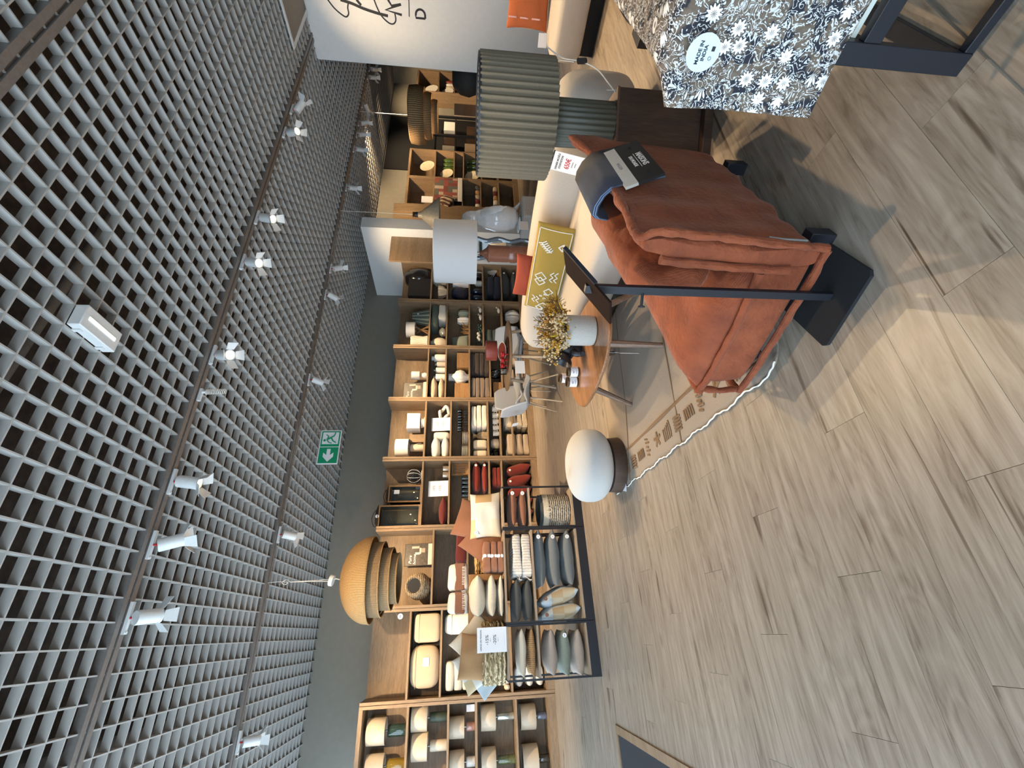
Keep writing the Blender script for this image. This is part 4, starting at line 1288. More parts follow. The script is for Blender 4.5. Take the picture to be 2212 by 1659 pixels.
M_ORG = mat('orange cotton', (0.40, 0.10, 0.03), 0.9, 0.08, 30, 0.3, 300)
obj('cover', B().pillow(0.62, 0.46, 0.16, 16, p=0.4), M_ORG, oc, angle=1.3)
for i in range(3):
    obj('embroidery', B().tube([(-0.20, -0.15 + i * 0.13, 0.06), (-0.20, -0.06 + i * 0.13, 0.07)], 0.008, 5, flat=0.5), mat('pink thread', (0.75, 0.42, 0.38), 0.9), oc)
for i in range(3):
    obj('embroidery', B().tube([(-0.05, 0.05 + 0.02 * i, 0.085), (-0.03, 0.07 + 0.02 * i, 0.085), (-0.01, 0.05 + 0.02 * i, 0.083)], 0.004, 5), M_YEL, oc)
obj('embroidery', B().tube([(0.02, 0.12, 0.08), (0.10, 0.12, 0.08)], 0.006, 5), M_CARD, oc)
tag(obj('price_card', B().box((0, 0, 0), (0.002, 0.13, 0.10), T(5.72, 2.47, 0.53, rz=rad(20), ry=rad(-10))), M_PAPER), 'white price card beside the orange cushion on the rear sofa', 'card')
pm_ = thing('potted_palm', 'green palm fronds in a pot before the white partition', 'plant', (7.6, 2.10, 0))
obj('pot', B().lathe([(0, 0), (0.16, 0), (0.2, 0.35), (0.18, 0.35), (0.16, 0.3), (0, 0.3)], 24), M_BLACKD, pm_)
M_FROND = mat('palm green', (0.035, 0.075, 0.022), 0.6, 0.3, 20)
obj('stem', B().cyl((0, 0, 0.3), (0, 0.02, 0.85), 0.018), M_STEM, pm_)
for k in range(8):
    a = k * 0.785 + 0.4
    fb_ = B()
    pts = [Vector((0, 0, 0.8)) + Vector((math.cos(a) * r_, math.sin(a) * r_, 0.42 * math.sin(r_ * 3.0))) for r_ in (0, 0.15, 0.3, 0.45, 0.6)]
    pts = catmull(pts, 4)
    fb_.tube(pts, 0.005, 5)
    for i in range(3, len(pts) - 1):
        t = (pts[i + 1] - pts[i]).normalized(); sd = t.cross(Vector((0, 0, 1))).normalized()
        for s in (-1, 1):
            e = pts[i] + sd * s * 0.14 + t * 0.09 + Vector((0, 0, -0.05))
            fb_.add([pts[i] - t * 0.008, pts[i] + t * 0.008, e], [(0, 1, 2)])
    obj('frond', fb_, M_FROND, pm_, smooth=False)
# black floor stand foot seen between the quilt and the sofa
bf = thing('black_base_block', 'black metal block with a bent tube standing between quilt and rear sofa', 'stand', (3.95, 1.62, 0))
obj('block', B().bx(-0.14, 0.08, -0.35, 0.02, 0.0, 0.10), M_BLACK, bf, bevel=0.004)
obj('tube', B().tube([(0.05, -0.02, 0.06), (0.40, 0.06, 0.06), (0.46, 0.05, 0.08), (0.50, -0.15, 0.30), (0.55, -0.4, 0.60)], 0.012, 8), M_BLACK, bf)

# ---- door mat with wooden edging, lower left
mt_ = thing('door_mat', 'dark grey entrance mat with oak edging at the lower left', 'mat', (-0.80, 4.87, 0))
# edges: right side runs towards the camera, far side runs left
def quad(a, b_, c, d, z0, z1):
    return B().add([(*a, z0), (*b_, z0), (*c, z0), (*d, z0), (*a, z1), (*b_, z1), (*c, z1), (*d, z1)], [(3, 2, 1, 0), (4, 5, 6, 7), (0, 1, 5, 4), (1, 2, 6, 5), (2, 3, 7, 6), (3, 0, 4, 7)])
obj('carpet', quad((-0.045, -0.05), (-0.045, -2.4), (-1.15, -2.4), (-1.15, -0.05), 0.001, 0.004), mat('charcoal carpet', (0.030, 0.032, 0.040), 0.95, 0.25, 120, 0.6, 300), mt_)
obj('edging', quad((0.02, 0.0), (0.02, -2.4), (-0.043, -2.4), (-0.043, 0.0), 0.001, 0.009), M_OAKX, mt_)
obj('edging', quad((-0.045, 0.0), (-0.045, -0.035), (-1.15, -0.035), (-1.15, 0.0), 0.001, 0.009), M_OAKX, mt_)

# ================================================================= shelf wall
YF, YB = 7.816, 8.27
POSTS = [-2.03, -0.83, 0.37, 1.57, 2.77, 3.97, 5.17, 6.37, 7.48]
UNAMES = ['lamp', 'cream', 'pendant-side', 'red', 'white', 'brown', 'green', 'navy']
BOARDS = [
    [2.101, 1.541, 1.148, 0.580],
    [2.134, 1.665, 1.082, 0.621],
    [1.831, 1.271, 0.898, 0.521],
    [2.059, 1.593, 1.240, 0.883, 0.660],
    [2.057, 1.584, 1.239, 0.887, 0.653, 0.423],
    [2.060, 1.704, 1.233, 0.817, 0.576],
    [2.068, 1.711, 1.232, 0.937, 0.528],
    [2.073, 1.714, 1.230, 0.924, 0.506],
]
M_BACK = wood('oak back panel', (0.15, 0.10, 0.06), (0.26, 0.18, 0.108), 'x', 0.55, 2.2)
SIDE = B().bx(0, 0.04, YF, YB, 0, 2.77).mesh('side_panel'); SIDE.materials.append(M_OAKZ)
BT = 0.030
def shelf_unit(k, x0, x1, zs, label, yf=YF, yb=YB, h=2.77, top=False, name='shelf_unit'):
    u = thing(name, label, 'shelf unit', (x0, 0, 0), 0, 'oak wall shelf units')
    w = x1 - x0
    for xx in (0.003, w - 0.043):
        s = obj('side_panel', B().bx(xx, xx + 0.04, yf, yb, 0, h), M_OAKZ, u, bevel=0.002)
    obj('back_panel', B().bx(0.043, w - 0.043, yb - 0.018, yb, 0.10, h - 0.012), M_BACK, u)
    obj('plinth', B().bx(0.043, w - 0.043, yf + 0.004, yf + 0.024, 0, 0.095), M_OAKX, u)
    obj('shelf_board', B().bx(0.043, w - 0.043, yf + 0.004, yb - 0.018, 0.095, 0.118), M_OAKX, u)
    for z in zs:
        obj('shelf_board', B().bx(0.043, w - 0.043, yf + 0.008, yb - 0.018, z - BT / 2, z + BT / 2), M_OAKX, u, bevel=0.0015)
    if top:
        obj('top_board', B().bx(0.043, w - 0.043, yf, yb - 0.018, h - 0.055, h), M_OAKX, u, bevel=0.002)
    return u
ULAB = ['oak shelf unit holding cellophane wrapped lamps at the far left', 'oak shelf unit with cream poufs left of the rattan pendant', 'oak shelf unit with a framed print behind the rattan pendant', 'oak shelf unit with lanterns and red cushions', 'oak shelf unit with white and cream tableware and towels', 'oak shelf unit with brown blankets behind the dining table', 'oak shelf unit with green textiles and vases', 'oak shelf unit with black and navy decor beside the white stub wall']
for k in range(8):
    shelf_unit(k, POSTS[k], POSTS[k + 1], BOARDS[k], ULAB[k], top=(k == 0))

def onboard(k, z):
    """top of the board of unit k nearest to height z"""
    zs = [b + BT / 2 for b in BOARDS[k]] + [0.118]
    return min(zs, key=lambda q: abs(q - z)) + 0.0008

# ---- colours of the goods
def fab(name, c, **kw):
    return mat(name, c, 0.92, kw.pop('var', 0.1), kw.pop('scale', 30), 0.4, 260, sheen=0.15)
F_RED = fab('brick velvet', (0.20, 0.022, 0.012)); F_DRED = fab('dark red cotton', (0.13, 0.018, 0.014))
F_CREAM = fab('cream cotton', (0.68, 0.60, 0.47)); F_WHITE = fab('white cotton', (0.74, 0.70, 0.62))
F_TAN = fab('tan cotton', (0.40, 0.23, 0.105)); F_BROWN = fab('terracotta linen', (0.235, 0.105, 0.06))
F_TAUPE = fab('taupe fleece', (0.22, 0.165, 0.125)); F_DBR = fab('dark brown fleece', (0.055, 0.04, 0.034))
F_BEIGE = fab('beige towel', (0.48, 0.375, 0.27)); F_GREY = fab('charcoal linen', (0.075, 0.078, 0.075))
F_BLUE = fab('slate blue velvet', (0.155, 0.175, 0.185)); F_SAGE = fab('sage linen', (0.24, 0.27, 0.22))
F_GREEN = fab('deep sage cotton', (0.075, 0.10, 0.085)); F_NAVY = fab('navy cotton', (0.018, 0.022, 0.042))
F_PINK = fab('rosewood fleece', (0.30, 0.135, 0.08)); F_GBEI = fab('greige cotton', (0.42, 0.34, 0.28))
F_LINES = stripes('cream ribbed towel', [(0.60, 0.50, 0.36), (0.40, 0.32, 0.22)], 0, 40, 0.95, 0.4)
F_CORD = stripes('tan corduroy', [(0.42, 0.245, 0.11), (0.30, 0.16, 0.065)], 0, 60, 0.95, 0.4)
F_FRINGE = stripes('white nubby throw', [(0.74, 0.70, 0.64), (0.56, 0.52, 0.47)], 0, 35, 0.95, 0.6, wob=4)
F_PATCH = blocks('cream tan patchwork', [(0.62, 0.56, 0.45), (0.62, 0.60, 0.54), (0.44, 0.29, 0.14), (0.60, 0.60, 0.56), (0.52, 0.40, 0.24)], (5.2, 5.2, 5.2), (0.3, 0.45, 0.2))
F_PATCHB = blocks('tan blue patchwork', [(0.47, 0.36, 0.22), (0.50, 0.56, 0.60), (0.42, 0.29, 0.16), (0.52, 0.45, 0.32), (0.50, 0.58, 0.62)], (8.0, 8.0, 8.0), (0.1, 0.3, 0.5))
S_STRAW = stripes('straw weave', [(0.20, 0.105, 0.03), (0.50, 0.32, 0.13)], 2, 26, 0.9, 0.9, 0.01, wob=9)
S_STRAWP = stripes('pale rush weave', [(0.25, 0.18, 0.09), (0.58, 0.46, 0.28)], 2, 22, 0.9, 0.9, 0.012, wob=9)
S_WICK = stripes('grey wicker', [(0.16, 0.115, 0.065), (0.40, 0.31, 0.20)], 2, 34, 0.9, 0.9, 0.01, wob=10)
C_WHITE = mat('white ceramic', (0.74, 0.72, 0.67), 0.35, 0.03); C_CREAM = mat('cream ceramic', (0.60, 0.52, 0.40), 0.4, 0.05)
C_BLACK = mat('black glaze', (0.012, 0.012, 0.014), 0.15, 0.05, coat=0.6); C_NAVYG = mat('navy glass', (0.012, 0.018, 0.045), 0.08, 0.05, coat=0.7)
C_GREENG = mat('dark green glass', (0.018, 0.038, 0.032), 0.1, 0.1, coat=0.7); C_OLIVE = mat('olive amber glass', (0.20, 0.13, 0.015), 0.1, 0.1, coat=0.7)
C_PINKG = mat('pink glass', (0.42, 0.22, 0.17), 0.15, 0.05, coat=0.6); C_SILV = mat('silvered glass', (0.55, 0.58, 0.52), 0.12, 0.2, metal=0.7)
C_STEEL = mat('steel', (0.35, 0.33, 0.30), 0.3, 0.05, metal=0.9); C_BRASS = mat('brass', (0.45, 0.30, 0.10), 0.3, 0.05, metal=0.9)
C_GRNS = mat('sage ceramic', (0.25, 0.30, 0.25), 0.4, 0.08)
L_SHADE = mat('linen lamp shade', (0.56, 0.46, 0.34), 0.75, 0.06, 30, 0.3, 200, coat=0.5)
L_WHITE = mat('white lamp shade', (0.74, 0.72, 0.68), 0.7, 0.03, 20, 0.1, 200)
WD_RAW = wood('raw wood box', (0.20, 0.105, 0.04), (0.36, 0.20, 0.085), 'x', 0.6, 4, 0.2, dark=(0.09, 0.045, 0.02))

def dot(parent, x, y, z, r=0.022, m=None, face='y'):
    """round paper price dot facing the room"""
    Mx = T(x, y, z, rx=PI / 2) if face == 'y' else T(x, y, z, ry=-PI / 2)
    obj('price_tag', B().lathe([(0, -0.001), (r, -0.001), (r, 0.001), (0, 0.001)], 16, M=Mx), m or M_PAPER, parent)
    obj('printed_mark', B().box((0, 0, 0.0012), (r * 0.9, r * 0.25, 0.0008), Mx), M_INKG, parent)

GRP = {0: 'lamps on the far left shelves', 1: 'goods on the cream shelf unit', 2: 'goods on the pendant-side shelf unit', 3: 'goods on the red shelf unit', 4: 'goods on the white shelf unit', 5: 'goods on the brown shelf unit', 6: 'goods on the green shelf unit', 7: 'goods on the navy shelf unit'}
def clampx(k, xc, w):
    a, b_ = POSTS[k] + 0.047, POSTS[k + 1] - 0.047
    w = min(w, b_ - a)
    return max(a + w / 2, min(b_ - w / 2, xc)), w

def lying(name, label, cat, g, m, grp, yc=8.04, d=0.36, p=0.5, base=None, k=None, tagged=False, seed=0, soft=True):
    """cushion or folded cloth lying flat; g = (x centre, z bottom, width, height)"""
    xc, zb, w, h = g
    if k is not None:
        xc, w = clampx(k, xc, w)
    if base is not None:
        zb = base
    o = thing(name, label, cat, (xc, yc, zb), 0, grp)
    if soft:
        obj('cover', B().pillow(w, d, h * 1.02, 12, M=T(0, 0, h / 2), p=p, seed=seed, wr=0.02), m, o, angle=1.3)
    else:
        n = max(2, int(h / 0.03))
        hh = h / n
        b = B()
        # one cloth folded back and forth: a continuous ribbon section, rounded at each fold
        prof = []
        for i in range(n):
            zz = hh * (i + 0.5)
            s = 1 if i % 2 == 0 else -1
            prof += [(-s * (d / 2 - hh / 2), zz), (s * (d / 2 - hh / 2), zz)]
        b.rbox((0, 0, h / 2), (w, d, h), 7, 8, seed=seed, wr=0.012)
        b.v = [(x, y - 0.006 * math.cos(z / hh * 2 * PI) * (1 if y < 0 else 0), z) for x, y, z in b.v]
        obj('folds', b, m, o, angle=1.3)
    if tagged:
        dot(o, w * 0.36, -d / 2 - 0.012, h * 0.55)
    return o

def stack(items):
    """list of (args) dropped one on the other"""
    z = None
    for it in items:
        g = it['g']
        base = it.pop('base', None)
        if z is None:
            z = base if base is not None else g[1]
        o = lying(base=z, **it)
        z += it['g'][3] + 0.0005

def lamp(label, k, gs, gb, base_m, shade_m=None, yc=8.05, prof=None, wrap=True, grp=None, name='table_lamp', zb=None):
    """drum lamp; gs, gb = shade and base boxes"""
    zb = onboard(k, gb[1]) if zb is None else zb
    ztop = gs[1] + gs[3]
    xc, w = clampx(k, gs[0], gs[2])
    o = thing(name, label, 'lamp', (xc, yc, zb), 0, grp or GRP[k])
    r = w / 2; sh = gs[3]; zs = ztop - zb - sh; rb = min(gb[2] / 2, r * 0.8); hb = max(0.05, zs - 0.03)
    r = min(r, 0.20)
    prof = prof or [(0, 0), (0.94, 0), (1, 0.03), (1, 0.93), (0.9, 1.0), (0, 1.0)]
    obj('base', B().lathe([(a * rb, c * hb) for a, c in prof], 20), base_m, o, angle=0.9)
    obj('fitting', B().cyl((0, 0, hb), (0, 0, zs + sh * 0.5), 0.012, seg=10), C_STEEL, o)
    obj('shade', B().lathe([(r * 0.98, zs), (r, zs + 0.004), (r * 0.98, zs + sh - 0.004), (r * 0.96, zs + sh), (r * 0.95, zs + sh - 0.01), (r * 0.97, zs + 0.008), (r * 0.98, zs)], 32, cap=False), shade_m or L_SHADE, o)
    obj('shade_top', B().lathe([(0, zs + sh - 0.012), (r * 0.955, zs + sh - 0.012), (r * 0.955, zs + sh - 0.009), (0, zs + sh - 0.009)], 28), shade_m or L_SHADE, o)
    if wrap:
        obj('cord_coil', B().tube([(rb * 0.6, -rb * 1.02 - 0.01, hb * 0.1), (rb * 0.9, -rb - 0.012, hb * 0.4), (rb * 0.4, -rb - 0.016, hb * 0.75), (rb * 0.85, -rb * 0.9, hb * 0.9)], 0.0022, 5, smooth=3), M_CABLE, o)
    return o

def vase(name, label, cat, k, g, m, prof, yc=8.03, seg=24, flute=0, amp=0.0, zb=None, sx=1.0, sy=1.0, grp=None):
    zb = onboard(k, g[1]) if zb is None else zb
    r = g[2] / 2
    o = obj(name, B().lathe([(a * r, c * g[3]) for a, c in prof], seg, flute=flute, amp=amp, sx=sx, sy=sy), m, loc=(clampx(k, g[0], g[2])[0] if k is not None else g[0], yc, zb), angle=1.0)
    return tag(o, label, cat, grp or (GRP[k] if k is not None else None))

def crate(name, label, cat, k, g, m, d=0.26, yc=8.04, bevel=0.004, zb=None, grp=None):
    zb = onboard(k, g[1]) if zb is None else zb
    xc, w = clampx(k, g[0], g[2])
    o = obj(name, B().bx(-w / 2, w / 2, -d / 2, d / 2, 0, g[3]), m, loc=(xc, yc, zb), bevel=bevel)
    return tag(o, label, cat, grp or GRP[k])
P_CYL = [(0, 0), (0.95, 0), (1, 0.05), (1, 0.95), (0.95, 1), (0, 1)]
P_GLOBE = [(0, 0), (0.45, 0), (0.8, 0.15), (1.0, 0.45), (0.9, 0.75), (0.6, 0.95), (0.45, 1), (0.40, 0.97), (0, 0.9)]
P_JAR = [(0, 0), (0.8, 0), (0.97, 0.1), (1.0, 0.5), (0.95, 0.8), (0.7, 0.92), (0.7, 1), (0.62, 1), (0.62, 0.9), (0, 0.85)]

# ---- unit 0: wrapped lamps
U0 = [
    ((-1.154, 2.411, 0.326, 0.253), (-1.162, 2.141, 0.161, 0.265), C_GREENG, 'wrapped drum lamp with dark green glass base on the top lamp shelf'),
    ((-1.541, 2.402, 0.292, 0.243), (-1.561, 2.139, 0.156, 0.257), C_OLIVE, 'wrapped drum lamp with olive amber base on the top lamp shelf, at the picture edge'),
    ((-1.017, 1.836, 0.325, 0.226), (-1.012, 1.564, 0.129, 0.241), mat('dark green ribbed ceramic', (0.03, 0.045, 0.03), 0.5), 'wrapped drum lamp with dark green ribbed base on the second lamp shelf'),
    ((-1.363, 1.821, 0.334, 0.220), (-1.359, 1.556, 0.137, 0.247), C_CREAM, 'wrapped drum lamp with cream ceramic base on the second lamp shelf'),
    ((-1.177, 1.314, 0.268, 0.214), (-1.172, 1.158, 0.111, 0.124), C_PINKG, 'wrapped drum lamp with small pink base on the third lamp shelf'),
    ((-1.572, 1.313, 0.287, 0.207), (-1.549, 1.161, 0.119, 0.133), C_WHITE, 'wrapped drum lamp with small white base on the third lamp shelf'),
    ((-1.090, 0.867, 0.322, 0.211), (-1.094, 0.580, 0.097, 0.247), C_SILV, 'wrapped drum lamp with silvered faceted base on the fourth lamp shelf'),
    ((-1.584, 0.875, 0.323, 0.204), (-1.588, 0.586, 0.110, 0.237), mat('moss green glass', (0.12, 0.14, 0.06), 0.1, 0.3, coat=0.7), 'wrapped drum lamp with moss green glass base on the fourth lamp shelf'),
    ((-1.113, 0.285, 0.319, 0.222), (-1.117, 0.020, 0.098, 0.230), mat('blue grey glass', (0.16, 0.17, 0.22), 0.1, 0.3, coat=0.7), 'wrapped drum lamp with blue grey faceted base on the bottom lamp shelf'),
    ((-1.606, 0.282, 0.361, 0.220), (-1.580, 0.024, 0.101, 0.229), mat('smoky brown glass', (0.07, 0.06, 0.04), 0.12, 0.2, coat=0.7), 'wrapped drum lamp with smoky brown base on the bottom lamp shelf'),
]
for gs, gb, bm_, lb in U0:
    lamp(lb, 0, gs, gb, bm_, wrap=False)
crate('tag_card', 'small beige card on the third lamp shelf', 'card', 0, (-0.961, 1.150, 0.087, 0.119), M_PAPER, 0.01)

# ---- unit 1: cream poufs, folded quilts
def soft_box(name, label, cat, k, g, m, e=5, d=0.38, yc=8.04, seam=True, zb=None):
    zb = onboard(k, g[1]) if zb is None else zb
    xc, w = clampx(k, g[0], g[2])
    o = thing(name, label, cat, (xc, yc, zb), 0, GRP[k])
    obj('cover', B().rbox((0, 0, g[3] / 2), (w, d, g[3]), e, 12), m, o, angle=1.3)
    if seam:
        pts = []
        for i in range(40):
            a = 2 * PI * i / 40
            kx = 2 / e
            pts.append((math.copysign(abs(math.cos(a)) ** kx, math.cos(a)) * (w / 2 + 0.001), math.copysign(abs(math.sin(a)) ** kx, math.sin(a)) * (d / 2 + 0.001), g[3] * 0.80))
        obj('seam', B().tube(pts, 0.004, 5, closed=True), m, o)
    return o
M_POUF = mat('cream wool', (0.60, 0.47, 0.31), 0.95, 0.06, 30, 0.5, 200, sheen=0.2)
soft_box('fabric_pouf', 'cream fabric pouf with square edges on the second cream shelf', 'pouf', 1, (0.102, 1.652, 0.402, 0.400), M_POUF, 6)
pq = soft_box('fabric_pouf', 'large rounded cream pouf with a price card on the second cream shelf', 'pouf', 1, (-0.406, 1.652, 0.555, 0.440), M_POUF, 3.4)
obj('price_tag', B().box((0.06, -0.195, 0.20), (0.11, 0.003, 0.09)), M_PAPER, pq)
soft_box('floor_cushion', 'white boxy floor cushion on the third cream shelf', 'cushion', 1, (0.132, 1.082, 0.293, 0.521), F_WHITE, 5)
stack([dict(name='folded_quilt', label='cream folded quilt, %s of the pile on the third cream shelf' % w, cat='quilt', g=(-0.544, 1.084, 0.376, 0.123), m=F_CREAM, grp=GRP[1], k=1, soft=False, base=onboard(1, 1.082), seed=i) for i, w in enumerate(('lowest', 'second lowest', 'second highest', 'topmost'))])
for i in range(4):
    g = (-0.631, 0.653, 0.173, 0.206)
    tag(obj('rolled_towel', B().rbox((0, 0, 0.045), (0.075, 0.30, 0.09), 2.6, 8), F_WHITE, loc=(g[0] - 0.10 + i * 0.078, 8.02, onboard(1, g[1]))), 'white rolled towel on the fourth cream shelf, %s of four' % ('leftmost', 'second from left', 'third from left', 'rightmost')[i], 'towel', GRP[1])
stack([dict(name='platter', label='white oval platter, %s of the pile on the bottom cream shelf' % w, cat='platter', g=(-0.605, -0.007, 0.251, 0.155), m=C_WHITE, grp=GRP[1], k=1, base=onboard(1, 0.12), p=0.3, d=0.3) for w in ('lowest', 'middle', 'topmost')])

# ---- unit 2: print, wicker basket, rust throws
def picture(label, k, g, lean=8, yc=8.10, script='Pure\nhome', big=True):
    zb = onboard(k, g[1]); xc, w = clampx(k, g[0], g[2]); h = g[3]
    o = thing('framed_print', label, 'picture', (xc, yc, zb), 0, GRP[k])
    Mx = Matrix.Rotation(rad(90 - lean), 4, 'X')
    obj('frame', B().box((0, h / 2, -0.01), (w, h, 0.018)), M_CARD, o, M=Mx)
    obj('photo', B().box((0, h / 2, 0.0005), (w * 0.95, h * 0.95, 0.002)), mat('interior photo brown', (0.05, 0.038, 0.028), 0.4, 0.5, 4), o, M=Mx)
    obj('photo_floor', B().box((0, h * 0.10, 0.002), (w * 0.95, h * 0.14, 0.001)), mat('photo pale', (0.55, 0.50, 0.43), 0.4, 0.1), o, M=Mx)
    for cx, cy, ww, hh, c in ((0.16, 0.45, 0.28, 0.06, (0.50, 0.45, 0.38)), (0.18, 0.35, 0.20, 0.14, (0.30, 0.24, 0.18)), (0.05, 0.55, 0.10, 0.16, (0.62, 0.58, 0.50)), (0.33, 0.62, 0.10, 0.26, (0.42, 0.36, 0.28))):
        obj('photo_shape', B().box((cx * w, cy * h, 0.002), (ww * w, hh * h, 0.001)), mat('photo tone %d' % int(c[0] * 100), c, 0.4), o, M=Mx)
    text(script, h * 0.15, M_WINK, o, Mx @ Matrix.Translation((-w * 0.22, h * 0.72, 0.0025)), shear=0.3)
    return o
picture('framed photo print with white script leaning on the top shelf behind the pendant', 2, (1.194, 1.854, 0.354, 0.475))
wk = thing('wicker_basket', 'round grey wicker basket with a dark opening on the top shelf behind the pendant', 'basket', ((0.691, 1.850, 0.434, 0.407)[0], 8.0, onboard(2, 1.831)), 0, GRP[2])
rw = (0.691, 1.850, 0.434, 0.407)
obj('body', B().lathe([(0, -0.5), (0.3, -0.48), (0.43, -0.32), (0.5, 0), (0.45, 0.28), (0.36, 0.42), (0.30, 0.44), (0.26, 0.40), (0.34, 0.20), (0.36, 0), (0, -0.3)], 30, M=T(0, 0, rw[3] / 2, rx=rad(70)) @ Matrix.Scale(min(rw[2], rw[3]), 4)), S_WICK, wk, angle=1.2)
obj('hollow_shade', B().lathe([(0, 0.405), (0.272, 0.405), (0.272, 0.395), (0, 0.395)], 24, M=T(0, 0, rw[3] / 2, rx=rad(70)) @ Matrix.Scale(min(rw[2], rw[3]), 4)), M_BLACKD, wk)  # flat black disc stands for the shade inside the basket
obj('rim', B().lathe([(0.27, 0.40), (0.30, 0.46), (0.35, 0.43), (0.31, 0.38), (0.27, 0.40)], 30, M=T(0, 0, rw[3] / 2, rx=rad(70)) @ Matrix.Scale(min(rw[2], rw[3]), 4), cap=False), S_WICK, wk)
lying('throw', 'brick red throw folded on the second shelf behind the pendant', 'throw', (1.270, 1.284, 0.509, 0.177), F_DRED, GRP[2], k=2, soft=False, base=onboard(2, 1.271))
lying('red_cushion', 'small dark red cushion on the second shelf behind the pendant, left end', 'cushion', (0.539, 1.283, 0.295, 0.169), F_DRED, GRP[2], k=2, base=onboard(2, 1.271))

# ---- unit 3: lanterns, wire lamp, candle holders, red cushions
def lantern(label, g, k, yc, d=None, zb=None):
    xc, w, h = g[0], g[2], g[3]
    d = d or w
    zb = onboard(k, g[1]) if zb is None else zb
    o = thing('lantern', label, 'lantern', (xc, yc, zb), 0, GRP[3])
    t = 0.022
    for sx in (-1, 1):
        for sy in (-1, 1):
            obj('post', B().box((sx * (w / 2 - t / 2), sy * (d / 2 - t / 2), h * 0.45), (t, t, h * 0.9)), WD_RAW, o)
    for z in (0.012, h * 0.88):
        obj('frame_ring', B().bx(-w / 2 + t, w / 2 - t, -d / 2, -d / 2 + t, z - 0.012, z + 0.012).bx(-w / 2 + t, w / 2 - t, d / 2 - t, d / 2, z - 0.012, z + 0.012).bx(-w / 2, -w / 2 + t, -d / 2 + t, d / 2 - t, z - 0.012, z + 0.012).bx(w / 2 - t, w / 2, -d / 2 + t, d / 2 - t, z - 0.012, z + 0.012), WD_RAW, o)
    obj('floor_panel', B().box((0, 0, 0.01), (w - 2 * t, d - 2 * t, 0.016)), WD_RAW, o)
    for sy in (-1, 1):
        obj('glass_pane', B().box((0, sy * (d / 2 - t / 2), h * 0.45), (w - 2 * t, 0.002, h * 0.82)), M_GLASS, o)
    for sx in (-1, 1):
        obj('glass_pane', B().box((sx * (w / 2 - t / 2), 0, h * 0.45), (0.002, d - 2 * t, h * 0.82)), M_GLASS, o)
    obj('roof', B().lathe([(w * 0.72, h * 0.9), (w * 0.40, h * 0.965), (w * 0.36, h * 0.97), (0, h * 0.97)], 4, M=T(rz=PI / 4)), mat('dark iron', (0.04, 0.035, 0.03), 0.6, 0.2), o, smooth=False)
    obj('handle', B().tube([(-w * 0.3, 0, h * 0.93), (-w * 0.36, 0, h * 1.0), (0, 0, h * 1.06), (w * 0.36, 0, h * 1.0), (w * 0.3, 0, h * 0.93)], 0.006, 6, smooth=4), MATS['dark iron'], o)
    for i, (cx, cy) in enumerate(((-0.04, 0.02), (0.05, -0.03))):
        obj('fairy_light', B().lathe([(0, -0.012), (0.010, 0), (0, 0.012)], 8, c=(cx, cy, h * (0.12 + 0.1 * i))), mat('tiny bulb', (1, 0.8, 0.5), 0.3, emit=(1, 0.75, 0.4), estr=5), o)
    return o
l1 = lantern('wooden glass lantern with price card on the top red shelf, the smaller one', (2.175, 2.091, 0.294, 0.625), 3, 8.06, 0.28)
obj('price_tag', B().box((0.03, -0.145, 0.42), (0.07, 0.003, 0.09)), M_PAPER, l1)
l2 = lantern('tall wooden glass lantern on the top red shelf beside the pendant, the larger one', (1.782, 2.087, 0.366, 0.770), 3, 8.02, 0.32)
dot(l2, 0.0, -0.17, 0.70, 0.03)
wl = thing('wire_globe_lamp', 'black and white wire globe lamp on the top red shelf', 'lamp', ((2.512, 2.094, 0.280, 0.251)[0], 8.02, onboard(3, 2.059)), 0, GRP[3])
obj('base', B().lathe([(0, 0), (0.10, 0), (0.10, 0.018), (0.02, 0.022), (0, 0.022)], 20), C_CREAM, wl)
for k_ in range(9):
    a = k_ * PI / 9
    ring = [(0.13 * math.cos(t) * math.cos(a), 0.13 * math.cos(t) * math.sin(a), 0.15 + 0.125 * math.sin(t)) for t in [i * 2 * PI / 24 for i in range(24)]]
    obj('wire', B().tube(ring, 0.004, 5, closed=True), M_METALW if k_ % 2 else M_BLACKD, wl)
obj('glass_core', B().lathe([(0, -0.08), (0.06, -0.05), (0.08, 0), (0.06, 0.05), (0, 0.08)], 16, c=(0, 0, 0.15)), M_BLACKD, wl)

def percent_sign(label, g, lines, k=None, yc=7.9, lean=6, zb=None, name='percent_sign'):
    zb = onboard(k, g[1]) if zb is None else zb
    o = thing(name, label, 'sign', (g[0], yc, zb), 0)
    Mx = Matrix.Rotation(rad(90 - lean), 4, 'X')
    w, h = g[2], g[3]
    obj('sheet', B().box((0, h / 2, 0), (w, h, 0.003)), M_PAPER, o, M=Mx)
    obj('foot', B().box((0, 0.003, -0.03), (w * 0.8, 0.005, 0.06)), M_GLASS, o, M=Mx)
    for tx, sz, yy, xx in lines:
        text(tx, sz * h, M_INK if sz > 0.05 else M_INKG, o, Mx @ Matrix.Translation((xx * w, yy * h, 0.002)))
    return o
percent_sign('white card with two percent figures on the second red shelf', (2.252, 1.611, 0.274, 0.347), [('-10%', 0.17, 0.72, 0), ('-15%', 0.17, 0.42, 0), ('_________', 0.05, 0.12, 0)], 3)
